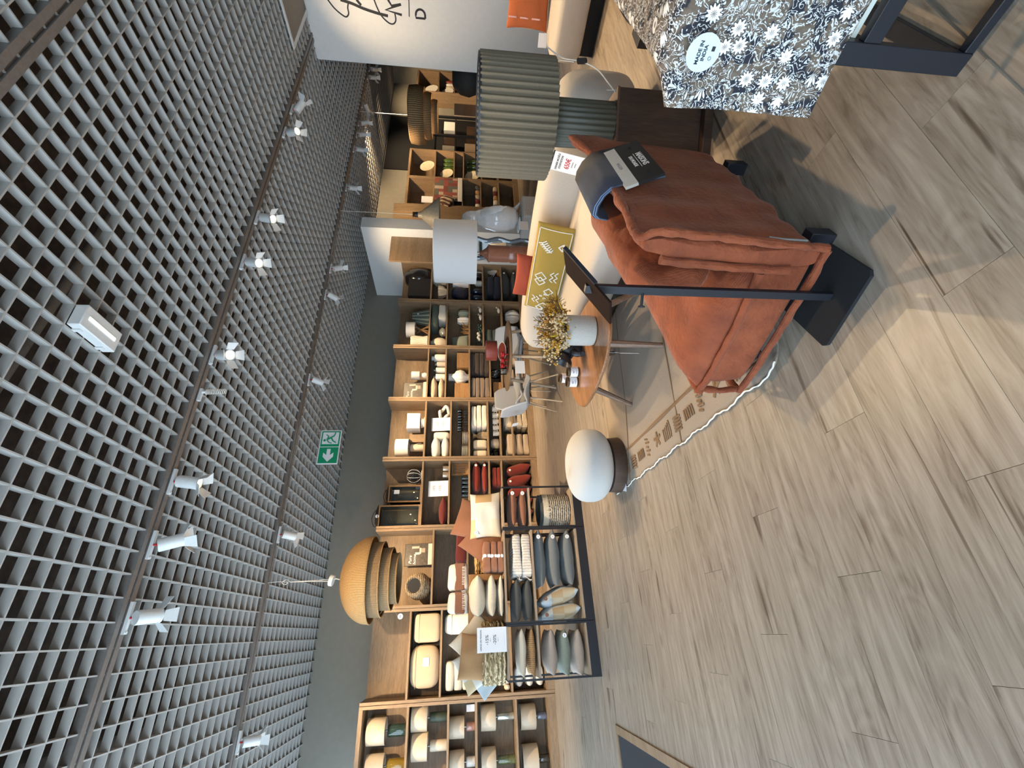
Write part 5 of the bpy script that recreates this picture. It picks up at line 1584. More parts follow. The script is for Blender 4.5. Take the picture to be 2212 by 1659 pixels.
for i, (g, lb) in enumerate((((2.620, 1.610, 0.104, 0.108), 'front right'), ((2.504, 1.608, 0.111, 0.107), 'front left'), ((2.560, 1.609, 0.103, 0.107), 'upper rear'))):
    hz = 0.0 if i < 2 else 0.0
    c = thing('tealight_holder', 'mercury glass tealight holder on the second red shelf, %s of three' % lb, 'candle holder', (g[0], 7.95 if i < 2 else 8.12, onboard(3, g[1])), 0, GRP[3])
    obj('cup', B().lathe([(0, 0), (0.05, 0), (0.055, 0.02), (0.055, 0.10), (0.05, 0.10), (0.05, 0.06), (0, 0.06)], 18), mat('mercury glass', (0.45, 0.38, 0.30), 0.25, 0.5, 40, metal=0.6), c)
    obj('candle', B().lathe([(0, 0.0605), (0.046, 0.0605), (0.044, 0.085), (0, 0.085)], 14), C_WHITE, c)
lying('red_cushion', 'dark red pointed cushion alone on the second red shelf', 'cushion', (1.846, 1.603, 0.474, 0.158), F_DRED, GRP[3], k=3, base=onboard(3, 1.593))
ctr = thing('cutlery_tray', 'wooden cutlery tray on the third red shelf', 'tray', ((2.620, 1.252, 0.183, 0.300)[0], 8.03, onboard(3, 1.240)), 0, GRP[3])
obj('tray', B().bx(-0.10, 0.10, -0.02, 0.02, 0, 0.30).bx(-0.10, -0.085, -0.05, -0.02, 0, 0.30).bx(0.085, 0.10, -0.05, -0.02, 0, 0.30).bx(-0.085, 0.085, -0.05, -0.02, 0, 0.015).bx(-0.085, 0.085, -0.05, -0.02, 0.285, 0.30), WD_RAW, ctr)
for i in range(4):
    obj('cutlery', B().tube([(-0.05 + i * 0.035, -0.03, 0.05), (-0.05 + i * 0.035, -0.03, 0.2), (-0.05 + i * 0.035, -0.03, 0.26)], [0.005, 0.004, 0.011], 6), C_STEEL, ctr)
for i in range(5):
    g = (2.285, 1.261, 0.385, 0.147)
    xg = g[0] - g[2] / 2 + (i + 0.5) * g[2] / 5
    tag(obj('glass_jar', B().lathe([(0, 0), (0.035, 0), (0.038, 0.1), (0.034, 0.12), (0.028, 0.115), (0.03, 0.01), (0, 0.008)], 16), glassy('jar glass', (0.75, 0.8, 0.82), 0.05, 0.35), loc=(xg, 7.95, onboard(3, g[1]))), 'clear glass jar in the row on the third red shelf, number %s from the left' % ('one', 'two', 'three', 'four', 'five')[i], 'jar', GRP[3])
stack([dict(name='red_cushion', label='brick red cushion lying on the fourth red shelf, ' + w, cat='cushion', g=g, m=F_RED, grp=GRP[3], k=3, base=onboard(3, 0.883), tagged=True, p=0.42) for g, w in (((2.454, 0.885, 0.541, 0.125), 'lower one'), ((2.456, 1.011, 0.540, 0.175), 'upper one'))])
stack([dict(name='red_towel', label='brick red folded towel on the fifth red shelf, ' + w, cat='towel', g=g, m=F_RED, grp=GRP[3], k=3, base=onboard(3, 0.660), soft=False) for g, w in (((2.452, 0.667, 0.344, 0.067), 'lower one'), ((2.453, 0.734, 0.344, 0.084), 'upper one'))])
for i, (yl, yr, w) in enumerate(((1026, 997, 'rightmost'), (1049, 1022, 'second from the right'), (1072, 1047, 'third from the right'), (1096, 1070, 'fourth from the right'), (1122, 1096, 'leftmost'))):
    g = bbg = (2.603, -0.008, 0.256, 0.516)
    xx = 2.479 - (i - 0) * 0.205 + 0.10
    o = thing('red_cushion', 'brick red velvet cushion standing on the bottom red shelf, ' + w, 'cushion', (xx, 7.99, 0.1188), 0, GRP[3])
    obj('cover', B().pillow(0.44, 0.44, 0.20, 12, M=T(0, 0, 0.235, rx=0, ry=rad(90 - 12), rz=0), p=0.45, wr=0.02, seed=i), F_RED, o, angle=1.3)
    dot(o, -0.06, -0.235, 0.40, 0.02)

# ---- unit 4: white and cream
cl = thing('cube_lamp', 'white cube shade lamp on the top white shelf', 'lamp', ((3.559, 2.073, 0.317, 0.310)[0], 8.03, onboard(4, 2.057)), 0, GRP[4])
obj('base', B().lathe([(0, 0), (0.11, 0), (0.11, 0.02), (0.08, 0.03), (0.10, 0.07), (0.02, 0.09), (0, 0.09)], 20), C_WHITE, cl)
obj('shade', B().bx(-0.155, 0.155, -0.12, 0.12, 0.09, 0.335), L_WHITE, cl, bevel=0.006)
lamp('cream drum lamp with white base on the top white shelf', 4, (3.063, 2.352, 0.343, 0.241), (3.064, 2.059, 0.136, 0.260), C_CREAM, L_WHITE)
crate('wooden_box', 'small oak box between the lamps on the top white shelf', 'box', 4, (3.247, 2.050, 0.157, 0.280), M_OAKZ, 0.2, 8.12)
kn = tag(obj('knot_sculpture', B().tube([(0.12 * math.cos(a) * (1 - 0.25 * math.sin(2 * a)), 0.05 * math.sin(3 * a), 0.115 + 0.085 * math.sin(a)) for a in [i * 2 * PI / 40 for i in range(40)]], 0.032, 10, closed=True), C_WHITE, loc=((3.748, 1.598, 0.237, 0.265)[0], 8.0, onboard(4, 1.584))), 'cream knotted ring sculpture on the second white shelf', 'sculpture', GRP[4])
percent_sign('cream framed card with percent figures on the second white shelf', (3.486, 1.593, 0.268, 0.347), [('-15%', 0.17, 0.68, 0), ('-20%', 0.17, 0.38, 0), ('_______', 0.05, 0.12, 0)], 4)
soft_box('towel_bundle', 'cream towel bundle beside the card on the second white shelf', 'towel', 4, (3.270, 1.598, 0.146, 0.309), F_WHITE, 4, 0.25, seam=False)
stack([dict(name='wrapped_pillow', label='white wrapped pillow on the second white shelf, ' + w, cat='pillow', g=g, m=F_WHITE, grp=GRP[4], k=4, base=onboard(4, 1.584), p=0.35) for g, w in (((2.998, 1.592, 0.390, 0.161), 'lower one'), ((3.000, 1.753, 0.389, 0.185), 'upper one'))])
for i in range(8):
    g = (3.608, 1.251, 0.458, 0.265)
    tag(obj('wine_glass', B().lathe([(0, 0), (0.036, 0), (0.034, 0.004), (0.005, 0.008), (0.004, 0.09), (0.02, 0.10), (0.038, 0.14), (0.036, 0.20), (0.033, 0.20), (0.034, 0.14), (0.0, 0.105)], 14), glassy('wine glass', (0.85, 0.85, 0.83), 0.03, 0.28), loc=(g[0] - g[2] / 2 + 0.05 + (i % 4) * 0.115, 7.95 + (i // 4) * 0.11, onboard(4, 1.239))), 'clear wine glass on the third white shelf, %s row, place %s from the left' % (('front', 'rear')[i // 4], ('one', 'two', 'three', 'four')[i % 4]), 'glass', GRP[4])
for (g, n, w) in (((3.234, 1.251, 0.252, 0.104), 4, 'right'), ((2.949, 1.252, 0.281, 0.111), 5, 'left')):
    for j in range(n):
        tag(obj('plate', B().lathe([(0, 0), (0.6, 0), (1.0, 0.5), (1.0, 0.62), (0.6, 0.25), (0, 0.25)], 24, M=Matrix.Diagonal((g[2] / 2, g[2] / 2, 0.03, 1))), C_WHITE, loc=(g[0], 8.02, onboard(4, 1.239) + j * g[3] / n * 1.1)), 'white plate in the %s pile on the third white shelf, %s' % (w, ('lowest', 'second', 'third', 'fourth', 'fifth')[j] + ' from below'), 'plate', 'plates on the white shelves')
stack([dict(name='white_towel', label='white folded towel on the fourth white shelf, %s of three' % w, cat='towel', g=g, m=F_WHITE, grp=GRP[4], k=4, base=onboard(4, 0.887), soft=False) for g, w in (((3.643, 0.885, 0.492, 0.098), 'lowest'), ((3.643, 0.984, 0.491, 0.098), 'middle'), ((3.633, 1.082, 0.470, 0.098), 'topmost'))])
vase('gift_bundle', 'cellophane wrapped gift with gold bow on the fourth white shelf', 'gift', 4, (3.288, 0.902, 0.180, 0.263), mat('cellophane gold', (0.40, 0.30, 0.18), 0.15, 0.5, 30, metal=0.3, coat=0.6), [(0, 0), (0.9, 0), (1, 0.3), (0.7, 0.6), (0.3, 0.75), (0.7, 1), (0, 0.9)], flute=7, amp=0.1)
for g, w in (((3.087, 0.897, 0.166, 0.260), 'right'), ((2.886, 0.901, 0.144, 0.257), 'left')):
    soft_box('cream_box', 'cream soft box on the fourth white shelf, %s of two' % w, 'box', 4, g, F_CREAM, 6, 0.28, seam=False)
MUGS = [(3.824, 0.654, 0.111, 0.118), (3.684, 0.659, 0.109, 0.117), (3.556, 0.663, 0.107, 0.116), (3.427, 0.668, 0.101, 0.116), (3.310, 0.672, 0.095, 0.115)]
for i, g in enumerate(MUGS):
    c = thing('mug', 'white stoneware mug on the fifth white shelf, place %s from the right' % ('one', 'two', 'three', 'four', 'five')[i], 'mug', (g[0], 7.96, onboard(4, 0.653)), 0, 'mugs on the white shelves')
    obj('cup', B().lathe([(0, 0), (0.7, 0), (0.95, 0.12), (1, 0.5), (0.98, 1), (0.9, 1), (0.9, 0.2), (0, 0.15)], 18, M=Matrix.Diagonal((g[2] / 2, g[2] / 2, g[3], 1))), C_WHITE, c)
    obj('handle', B().tube([(g[2] * 0.35, -0.02, g[3] * 0.75), (g[2] * 0.55, -0.05, g[3] * 0.7), (g[2] * 0.55, -0.05, g[3] * 0.35), (g[2] * 0.35, -0.02, g[3] * 0.25)], 0.007, 6, smooth=3), C_WHITE, c)
vase('stoneware_jar', 'large cream stoneware jar on the fifth white shelf', 'jar', 4, (3.127, 0.669, 0.195, 0.157), C_CREAM, P_JAR)
vase('glass_globe', 'clear glass globe with fairy lights on the fifth white shelf', 'globe', 4, (2.916, 0.676, 0.191, 0.155), glassy('smoky globe', (0.45, 0.40, 0.30), 0.05, 0.4), P_GLOBE)
for j in range(5):
    g = (3.588, 0.428, 0.482, 0.144)
    tag(obj('dinner_plate', B().lathe([(0, 0), (0.6, 0), (1.0, 0.5), (1.0, 0.62), (0.6, 0.25), (0, 0.25)], 28, M=Matrix.Diagonal((min(g[2] / 2, 0.2), min(g[2] / 2, 0.2), 0.04, 1))), C_WHITE, loc=(g[0], 8.03, onboard(4, 0.423) + j * 0.028)), 'large white plate on the sixth white shelf, %s from below' % ('lowest', 'second', 'third', 'fourth', 'fifth')[j], 'plate', 'plates on the white shelves')
vase('gold_candle', 'gold tipped glass candle on the sixth white shelf, right one', 'candle', 4, (3.271, 0.443, 0.133, 0.124), C_BRASS, P_GLOBE)
vase('gold_candle', 'gold tipped glass candle on the sixth white shelf, left one', 'candle', 4, (3.079, 0.452, 0.139, 0.123), C_BRASS, P_GLOBE)
cb = thing('boxed_candle', 'boxed cream candle with kraft label on the sixth white shelf', 'candle', ((2.904, 0.460, 0.155, 0.104)[0], 8.0, onboard(4, 0.423)), 0, GRP[4])
obj('jar', B().lathe([(a * 0.075, c * 0.115) for a, c in P_CYL], 20), C_CREAM, cb)
obj('label_sticker', B().box((0, -0.076, 0.06), (0.06, 0.004, 0.05)), F_TAN, cb)
for side, gg, mm in (('right', ((3.632, -0.048, 0.457, 0.110), (3.632, 0.062, 0.457, 0.101), (3.632, 0.162, 0.456, 0.209)), F_LINES), ('left', ((3.068, -0.034, 0.420, 0.115), (3.069, 0.082, 0.419, 0.124), (3.070, 0.206, 0.419, 0.185)), F_BEIGE)):
    stack([dict(name='bath_towel', label='%s bath towel on the bottom white shelf, %s of the %s pile' % ('ribbed cream' if side == 'right' else 'beige', w, side), cat='towel', g=g, m=mm, grp=GRP[4], k=4, base=0.1188, soft=False) for g, w in zip(gg, ('lowest', 'middle', 'topmost'))])

# ---- unit 5: brown
lamp('small white lamp with round base on the top brown shelf', 5, (4.618, 2.230, 0.172, 0.164), (4.610, 2.074, 0.129, 0.128), C_WHITE, L_WHITE, prof=[(0, 0), (0.6, 0), (1, 0.4), (0.7, 0.9), (0.3, 1), (0, 1)], wrap=False)
picture('framed photo print with white script on the top brown shelf', 5, (4.320, 2.071, 0.386, 0.484))
for i, (g, mm, lb) in enumerate((((5.006, 1.724, 0.169, 0.291), C_WHITE, 'white lidded canister on the second brown shelf, rightmost'), ((4.855, 1.721, 0.111, 0.224), C_CREAM, 'cream bottle on the second brown shelf'), ((4.717, 1.718, 0.120, 0.241), C_WHITE, 'white soap bottle on the second brown shelf, right one'), ((4.549, 1.714, 0.150, 0.239), C_WHITE, 'white soap bottle on the second brown shelf, left one'))):
    o = thing('canister', lb, 'bottle', (g[0], 8.0, onboard(5, 1.704)), 0, GRP[5])
    w = max(0.10, g[2]); h = g[3]
    obj('body', B().lathe([(a * w / 2, c * h * 0.78) for a, c in P_CYL], 18), mm, o)
    obj('neck', B().lathe([(a * w * 0.28, h * 0.78 + c * h * 0.2) for a, c in P_CYL], 14), C_STEEL if i else mm, o)
stack([dict(name='beige_cushion', label='beige plush cushion on the second brown shelf, ' + w, cat='cushion', g=g, m=F_BEIGE, grp=GRP[5], k=5, base=onboard(5, 1.704), p=0.35) for g, w in (((4.240, 1.715, 0.447, 0.136), 'lower one'), ((4.239, 1.851, 0.446, 0.162), 'upper one'))])
crate('wooden_crate', 'rustic wooden box on the third brown shelf, right of the vase', 'box', 5, (4.908, 1.240, 0.359, 0.237), WD_RAW, 0.28)
vase('ribbed_vase', 'white ribbed globe vase with neck on the third brown shelf', 'vase', 5, (4.545, 1.241, 0.302, 0.399), C_WHITE, [(0, 0), (0.45, 0), (0.45, 0.10), (0.85, 0.22), (1.0, 0.42), (0.85, 0.62), (0.48, 0.72), (0.48, 1.0), (0.40, 1.0), (0.40, 0.75), (0, 0.7)], flute=14, amp=0.03, seg=112, yc=7.98)
crate('wooden_crate', 'rustic wooden box with two knots on the third brown shelf, left of the vase', 'box', 5, (4.196, 1.241, 0.354, 0.274), WD_RAW, 0.28)
vase('grey_cup', 'pale grey cup behind the wooden box on the third brown shelf', 'cup', 5, (4.360, 1.471, 0.127, 0.119), mat('pale grey ceramic', (0.35, 0.36, 0.38), 0.4), P_JAR, yc=8.18)
for nm, mm, (a, b_), w in (('dark brown', F_DBR, (0, 0), 'right'), ('taupe', F_TAUPE, (0, 0), 'left')):
    gg = ((4.838, 0.822, 0.514, 0.096), (4.837, 0.917, 0.514, 0.095), (4.835, 1.013, 0.513, 0.095), (4.834, 1.108, 0.512, 0.095)) if w == 'right' else ((4.263, 0.835, 0.484, 0.093), (4.262, 0.928, 0.484, 0.092), (4.262, 1.020, 0.483, 0.092), (4.261, 1.112, 0.482, 0.083))
    stack([dict(name='fleece_blanket', label='%s folded blanket on the fourth brown shelf, %s of its pile' % (nm, q), cat='blanket', g=g, m=mm, grp=GRP[5], k=5, base=onboard(5, 0.817), soft=False, seed=i) for i, (g, q) in enumerate(zip(gg, ('lowest', 'second from below', 'third from below', 'topmost')))])
crate('wooden_crate', 'low wooden box on the fifth brown shelf', 'box', 5, (4.216, 0.576, 0.368, 0.167), WD_RAW, 0.28)
vase('glass_carafe', 'clear glass carafe with grey stopper on the fifth brown shelf', 'carafe', 5, (4.662, 0.559, 0.198, 0.219), glassy('jar glass', (0.75, 0.8, 0.82), 0.05, 0.35), P_JAR)
stack([dict(name='beige_roll', label='beige folded throw on the bottom brown shelf, %s of the right pile' % w, cat='throw', g=g, m=F_BEIGE, grp=GRP[5], k=5, base=0.1188, soft=False) for g, w in (((4.986, -0.059, 0.298, 0.118), 'lowest'), ((4.984, 0.060, 0.298, 0.128), 'middle'), ((4.982, 0.187, 0.297, 0.137), 'topmost'))])
stack([dict(name='beige_roll', label='beige folded throw on the bottom brown shelf, %s of the middle pile' % w, cat='throw', g=g, m=F_GBEI, grp=GRP[5], k=5, base=0.1188, soft=False) for g, w in (((4.560, -0.058, 0.286, 0.192), 'lower'), ((4.557, 0.134, 0.285, 0.239), 'upper'))])
gz = thing('grey_cushion', 'large taupe cushion standing at the left end of the bottom brown shelf', 'cushion', ((4.104, -0.120, 0.157, 0.654)[0], 7.99, 0.1188), 0, GRP[5])
obj('cover', B().pillow(0.46, 0.42, 0.16, 12, M=T(0, 0, 0.235, ry=rad(86)), p=0.42, wr=0.02), F_TAUPE, gz, angle=1.3)

# ---- unit 6: green
pl6 = (6.059, 2.096, 0.424, 0.548)
st6 = thing('pleated_shade', 'striped dark green pleated lamp shade on the top green shelf', 'lamp shade', (pl6[0], 8.03, onboard(6, 2.068)), 0, GRP[6])
zt6 = 0.37
for i in range(22):
    a0 = 2 * PI * i / 22; a1 = 2 * PI * (i + 1) / 22 - 0.02
    b = B()
    vs = []
    for a in (a0, (a0 + a1) / 2, a1):
        k_ = 1.03 if a == (a0 + a1) / 2 else 0.98
        vs += [(0.19 * k_ * math.cos(a), 0.19 * k_ * math.sin(a), 0.0), (0.11 * k_ * math.cos(a), 0.11 * k_ * math.sin(a), zt6)]
    b.add(vs, [(0, 2, 3, 1), (2, 4, 5, 3)])
    o = obj('pleat', b, F_SAGE if i % 2 else F_GREEN, st6, smooth=False)
    md = o.modifiers.new('solid', 'SOLIDIFY'); md.thickness = 0.004
dot(st6, -0.02, -0.16, 0.24, 0.02)
tw = thing('twig_lamp', 'white drum lamp on a crossed twig base on the top green shelf', 'lamp', ((5.711, 2.507, 0.395, 0.239)[0], 8.0, onboard(6, 2.068)), 0, GRP[6])
rt = random.Random(5)
for i in range(12):
    a = rt.uniform(0, 6.28); c = a + rt.uniform(2.0, 3.4)
    obj('twig', B().tube([(0.11 * math.cos(a), 0.11 * math.sin(a), 0.003), (0.02 * math.cos(a + 1), 0.02 * math.sin(a + 1), 0.15), (0.10 * math.cos(c), 0.10 * math.sin(c), 0.30)], 0.008, 6, smooth=3), WD_RAW, tw)
obj('shade', B().lathe([(0.165, 0.29), (0.168, 0.295), (0.168, 0.475), (0.155, 0.475), (0.155, 0.295), (0.165, 0.29)], 32, cap=False), L_WHITE, tw)
obj('shade_top', B().lathe([(0, 0.455), (0.156, 0.455), (0.156, 0.46), (0, 0.46)], 28), L_WHITE, tw)
strg = (5.401, 2.069, 0.315, 0.465)
tag(obj('string_lamp', B().lathe([(0, 0), (0.13, 0), (0.15, 0.02), (0.13, 0.12), (0.145, 0.25), (0.15, 0.35), (0.14, 0.365), (0, 0.365)], 64, flute=32, amp=0.02), stripes('white cord wound', [(0.45, 0.40, 0.32), (0.74, 0.70, 0.62)], 3, 60, 0.9, 0.6), loc=(clampx(6, strg[0], 0.3)[0], 8.02, onboard(6, 2.068))), 'white cord wrapped lamp at the left end of the top green shelf', 'lamp', GRP[6])
stack([dict(name='green_throw', label='dark sage folded throw on the second green shelf, ' + w, cat='throw', g=g, m=mm, grp=GRP[6], k=6, base=onboard(6, 1.711), soft=False) for g, w, mm in (((6.134, 1.721, 0.403, 0.169), 'lower one', F_WHITE), ((6.068, 1.888, 0.600, 0.148), 'upper one', F_GREEN))])
vase('white_vase', 'glossy cream rounded vase on the second green shelf', 'vase', 6, (5.374, 1.704, 0.292, 0.316), mat('glossy cream', (0.62, 0.54, 0.42), 0.12, 0.04, coat=0.8), [(0, 0), (0.7, 0), (0.95, 0.2), (1.0, 0.5), (0.8, 0.8), (0.5, 0.93), (0.5, 1), (0.42, 1), (0.42, 0.9), (0, 0.85)])
vase('small_globe', 'small white and black globe ornament on the second green shelf', 'ornament', 6, (5.676, 1.711, 0.217, 0.146), C_SILV, P_GLOBE)
vase('penguin_vase', 'white and sage cactus shaped vase on the third green shelf', 'vase', 6, (6.185, 1.248, 0.178, 0.222), C_GRNS, P_JAR, flute=8, amp=0.06, seg=64)
vase('white_figure', 'white spiky ceramic figure on the third green shelf', 'figurine', 6, (6.002, 1.249, 0.163, 0.240), C_WHITE, P_JAR, flute=5, amp=0.18, seg=60)
dw = thing('driftwood', 'pale driftwood piece on the third green shelf', 'driftwood', ((5.761, 1.249, 0.220, 0.218)[0], 8.0, onboard(6, 1.232)), 0, GRP[6])
for i in range(7):
    obj('branch', B().tube([(-0.12 + i * 0.035, 0.02 * (i % 3), 0.0), (-0.11 + i * 0.036, 0.01, 0.08), (-0.13 + i * 0.045, -0.01 * i, 0.13 + 0.03 * (i % 2))], [0.014, 0.012, 0.006], 6, smooth=3), WD_RAW, dw)
sgc = thing('sage_cushion', 'sage green cushion standing on the third green shelf', 'cushion', ((5.427, 1.239, 0.402, 0.417)[0], 8.03, onboard(6, 1.232)), 0, GRP[6])
obj('cover', B().pillow(0.37, 0.37, 0.13, 12, M=T(0.0, 0, 0.175, rx=rad(78), rz=rad(10)), p=0.42), F_SAGE, sgc, angle=1.3)
bird_m = B().lathe([(0, -0.5), (0.25, -0.35), (0.42, 0.0), (0.3, 0.35), (0, 0.5)], 12, M=Matrix.Rotation(PI / 2, 4, 'Y') @ Matrix.Diagonal((0.09, 0.09, 0.16, 1))).lathe([(0, -0.03), (0.028, 0), (0, 0.03)], 10, c=(0.08, 0, 0.04)).mesh('bird'); bird_m.materials.append(C_WHITE)
for i, (g, kk, lb) in enumerate((((6.043, 0.936, 0.126, 0.132), 6, 'white bird ornament on the fourth green shelf, left one'), ((6.247, 0.932, 0.129, 0.133), 6, 'white bird ornament on the fourth green shelf, right one'), ((6.248, 0.521, 0.155, 0.134), 6, 'white bird ornament on the fifth green shelf'))):
    tag(obj('bird_ornament', bird_m, None, loc=(g[0], 7.95, onboard(6, g[1]) + 0.035)), lb, 'ornament', GRP[6])
gl = thing('eucalyptus_garland', 'green eucalyptus garland with cotton pods on the fourth green shelf', 'garland', ((5.613, 0.943, 0.363, 0.129)[0], 7.96, onboard(6, 0.937)), 0, GRP[6])
lv = B(); rl = random.Random(3)
for i in range(120):
    c = Vector((rl.uniform(-0.24, 0.24), rl.uniform(-0.06, 0.06), rl.uniform(0.01, 0.11)))
    a = rl.uniform(0, 6.28)
    u = Vector((math.cos(a), math.sin(a), rl.uniform(-0.5, 0.7))).normalized() * 0.03
    w_ = u.orthogonal().normalized() * 0.014
    lv.add([c - u, c + w_, c + u, c - w_], [(0, 1, 2, 3)])
obj('leaves', lv, mat('eucalyptus leaf', (0.09, 0.15, 0.115), 0.7, 0.3), gl, smooth=False)['kind'] = 'stuff'
for i in range(4):
    obj('cotton_pod', B().lathe([(0, -0.035), (0.03, -0.02), (0.038, 0), (0.025, 0.025), (0, 0.035)], 10, c=(-0.18 + i * 0.05, -0.05, 0.07 + 0.02 * (i % 2))), F_WHITE, gl)
stack([dict(name='green_towel', label='slate green folded towel on the fifth green shelf, %s of three' % w, cat='towel', g=g, m=F_GREEN, grp=GRP[6], k=6, base=onboard(6, 0.528), soft=False) for g, w in (((5.502, 0.548, 0.384, 0.090), 'lowest'), ((5.500, 0.638, 0.384, 0.109), 'middle'), ((5.497, 0.747, 0.383, 0.129), 'topmost'))])
stack([dict(name='green_towel', label='slate green folded towel on the bottom green shelf, %s of two' % w, cat='towel', g=g, m=F_GREEN, grp=GRP[6], k=6, base=0.1188, soft=False) for g, w in (((5.518, -0.125, 0.436, 0.202), 'lower'), ((5.514, 0.077, 0.435, 0.221), 'upper'))])
vase('coral_ornament', 'white coral ornament on the bottom green shelf', 'ornament', 6, (6.141, -0.148, 0.258, 0.312), C_WHITE, P_GLOBE, flute=9, amp=0.2, seg=72)

# ---- unit 7: black and navy
vase('black_pot', 'large glossy black round pot on the top navy shelf', 'pot', 7, (7.316, 2.157, 0.505, 0.581), C_BLACK, [(0, 0), (0.55, 0), (0.9, 0.2), (1.0, 0.5), (0.9, 0.8), (0.6, 0.96), (0.5, 1), (0.45, 0.96), (0, 0.9)], yc=8.05)
crate('black_box', 'matt black storage box on the top navy shelf', 'box', 7, (6.789, 2.125, 0.495, 0.487), M_BLACKD, 0.34)
vase('cream_vase', 'cream ribbed vase lying between boxes on the second navy shelf', 'vase', 7, (7.278, 1.746, 0.422, 0.325), C_CREAM, P_JAR, flute=16, amp=0.03, seg=96)
vase('shell_bowl', 'pale spiky shell bowl on the second navy shelf', 'bowl', 7, (6.783, 1.735, 0.295, 0.195), C_CREAM, [(0, 0), (0.5, 0), (0.9, 0.5), (1, 1), (0.9, 0.95), (0.4, 0.3), (0, 0.25)], flute=9, amp=0.1, seg=72)
vase('beaded_ball', 'navy beaded ball on the third navy shelf', 'ornament', 7, (6.756, 1.248, 0.309, 0.383), mat('navy beads', (0.02, 0.022, 0.05), 0.3, 0.9, 60, 0.9, 90), P_GLOBE)
crate('white_card_box', 'white printed card box on the third navy shelf', 'box', 7, (6.993, 1.248, 0.138, 0.356), M_PAPER, 0.12, 7.95)
for i, (g, mm, lb) in enumerate((((6.640, 0.926, 0.160, 0.260), C_NAVYG, 'navy glass bottle on the fourth navy shelf, leftmost'), ((6.836, 0.923, 0.150, 0.262), C_NAVYG, 'navy glass bottle on the fourth navy shelf, second from left'), ((7.077, 0.919, 0.139, 0.159), C_WHITE, 'white ball vase on the fourth navy shelf'), ((7.309, 0.915, 0.156, 0.247), C_BLACK, 'black bottle on the fourth navy shelf'), ((7.502, 0.912, 0.145, 0.227), C_WHITE, 'white bottle at the right end of the fourth navy shelf'))):
    vase('bottle_vase', lb, 'vase', 7, g, mm, P_JAR)
co = thing('white_coral', 'white branching coral on the fifth navy shelf', 'coral', ((7.416, 0.468, 0.274, 0.327)[0], 7.98, onboard(7, 0.506)), 0, GRP[7])
rc_ = random.Random(8)
obj('foot', B().bx(-0.10, 0.10, -0.05, 0.05, 0, 0.06), WD_RAW, co)
for i in range(12):
    a = -1.1 + 2.2 * i / 11
    p1 = Vector((0.08 * math.sin(a), rc_.uniform(-0.02, 0.02), 0.06 + 0.11 * math.cos(a))); p2 = Vector((0.17 * math.sin(a * 1.1), rc_.uniform(-0.04, 0.04), 0.06 + 0.22 * math.cos(a)))
    obj('branch', B().tube([(0, 0, 0.055), p1, p2], [0.014, 0.011, 0.007], 6, smooth=3).tube([p1, p1 + Vector((0.05 * math.cos(a * 3), 0, 0.07))], 0.007, 5), C_WHITE, co)
stack([dict(name='navy_throw', label='navy folded throw on the fifth navy shelf, ' + w, cat='throw', g=g, m=F_NAVY, grp=GRP[7], k=7, base=onboard(7, 0.506), soft=False) for g, w in (((6.885, 0.487, 0.618, 0.149), 'lower one'), ((6.912, 0.635, 0.550, 0.149), 'upper one'))])
stack([dict(name='charcoal_cushion', label='charcoal cushion on the bottom navy shelf, ' + w, cat='cushion', g=g, m=F_GREY, grp=GRP[7], k=7, base=0.1188, tagged=True) for g, w in (((7.020, -0.230, 0.701, 0.163), 'lower one'), ((7.013, -0.067, 0.699, 0.271), 'upper one'))])

# ================================================================= black display bins with cushions
BX = [-0.44, 0.055, 0.995, 1.47]
BYF, BYB = 5.13, 5.60
BINL = ['left', 'middle', 'right']
M_LOAK = wood('pale oak shelf', (0.30, 0.22, 0.15), (0.42, 0.33, 0.24), 'x', 0.5, 3)
for i in range(3):
    x0, x1 = BX[i], BX[i + 1]
    w = x1 - x0
    u = thing('display_bin', ('narrow black metal display rack of cushions, left of three', 'wide black metal display rack of cushions, middle of three', 'narrow black metal display rack holding a basket, right of three')[i], 'display rack', (x0, 0, 0), 0, 'black display racks before the shelves')
    for xx in (0.002, w - 0.020):
        for yy in (BYF, BYB - 0.018):
            obj('post', B().bx(xx, xx + 0.018, yy, yy + 0.018, 0, 0.925), M_BLACK, u)
    obj('plinth', B().bx(0.004, w - 0.004, BYF + 0.001, BYB - 0.001, 0.0, 0.095 if i else 0.10), M_BLACK, u)
    for z in ((0.097, 0.118), (0.60, 0.62), (0.907, 0.926)):
        obj('shelf_board', B().bx(0.020, w - 0.020, BYF + 0.004, BYB - 0.004, z[0], z[1]), M_LOAK, u)
    for xx in (0.002, w - 0.020):
        obj('rail', B().bx(xx, xx + 0.018, BYF + 0.018, BYB - 0.018, 0.907, 0.925), M_BLACK, u)
ZB = [0.1188, 0.6208, 0.9268]
GB = 'cushions and textiles on the display racks'
Y5 = 5.36
def bstack(rows, base, **kw):
    stack([dict(name=n, label=l, cat=c, g=g, m=m, grp=GB, yc=Y5, base=base, d=kw.get('d', 0.42), soft=s, tagged=t, p=kw.get('p', 0.42), seed=i) for i, (n, l, c, g, m, s, t) in enumerate(rows)])
# left rack
bstack([('tan_cushion', 'tan corduroy cushion on the upper tier of the left rack', 'cushion', (-0.196, 0.620, 0.424, 0.093), F_CORD, True, False),
        ('cream_cushion', 'cream cushion with yellow edge on the upper tier of the left rack', 'cushion', (-0.199, 0.714, 0.423, 0.107), F_CREAM, True, False)], ZB[1])
bstack([('greige_cushion', 'pinkish greige cushion at the bottom of the left rack', 'cushion', (-0.222, 0.121, 0.411, 0.142), F_GBEI, True, False),
        ('sage_cushion', 'sage green cushion in the middle of the lower tier of the left rack', 'cushion', (-0.215, 0.263, 0.410, 0.137), F_SAGE, True, True),
        ('greige_cushion', 'two-tone greige cushion topmost in the lower tier of the left rack', 'cushion', (-0.208, 0.400, 0.409, 0.141), F_GBEI, True, False)], ZB[0])
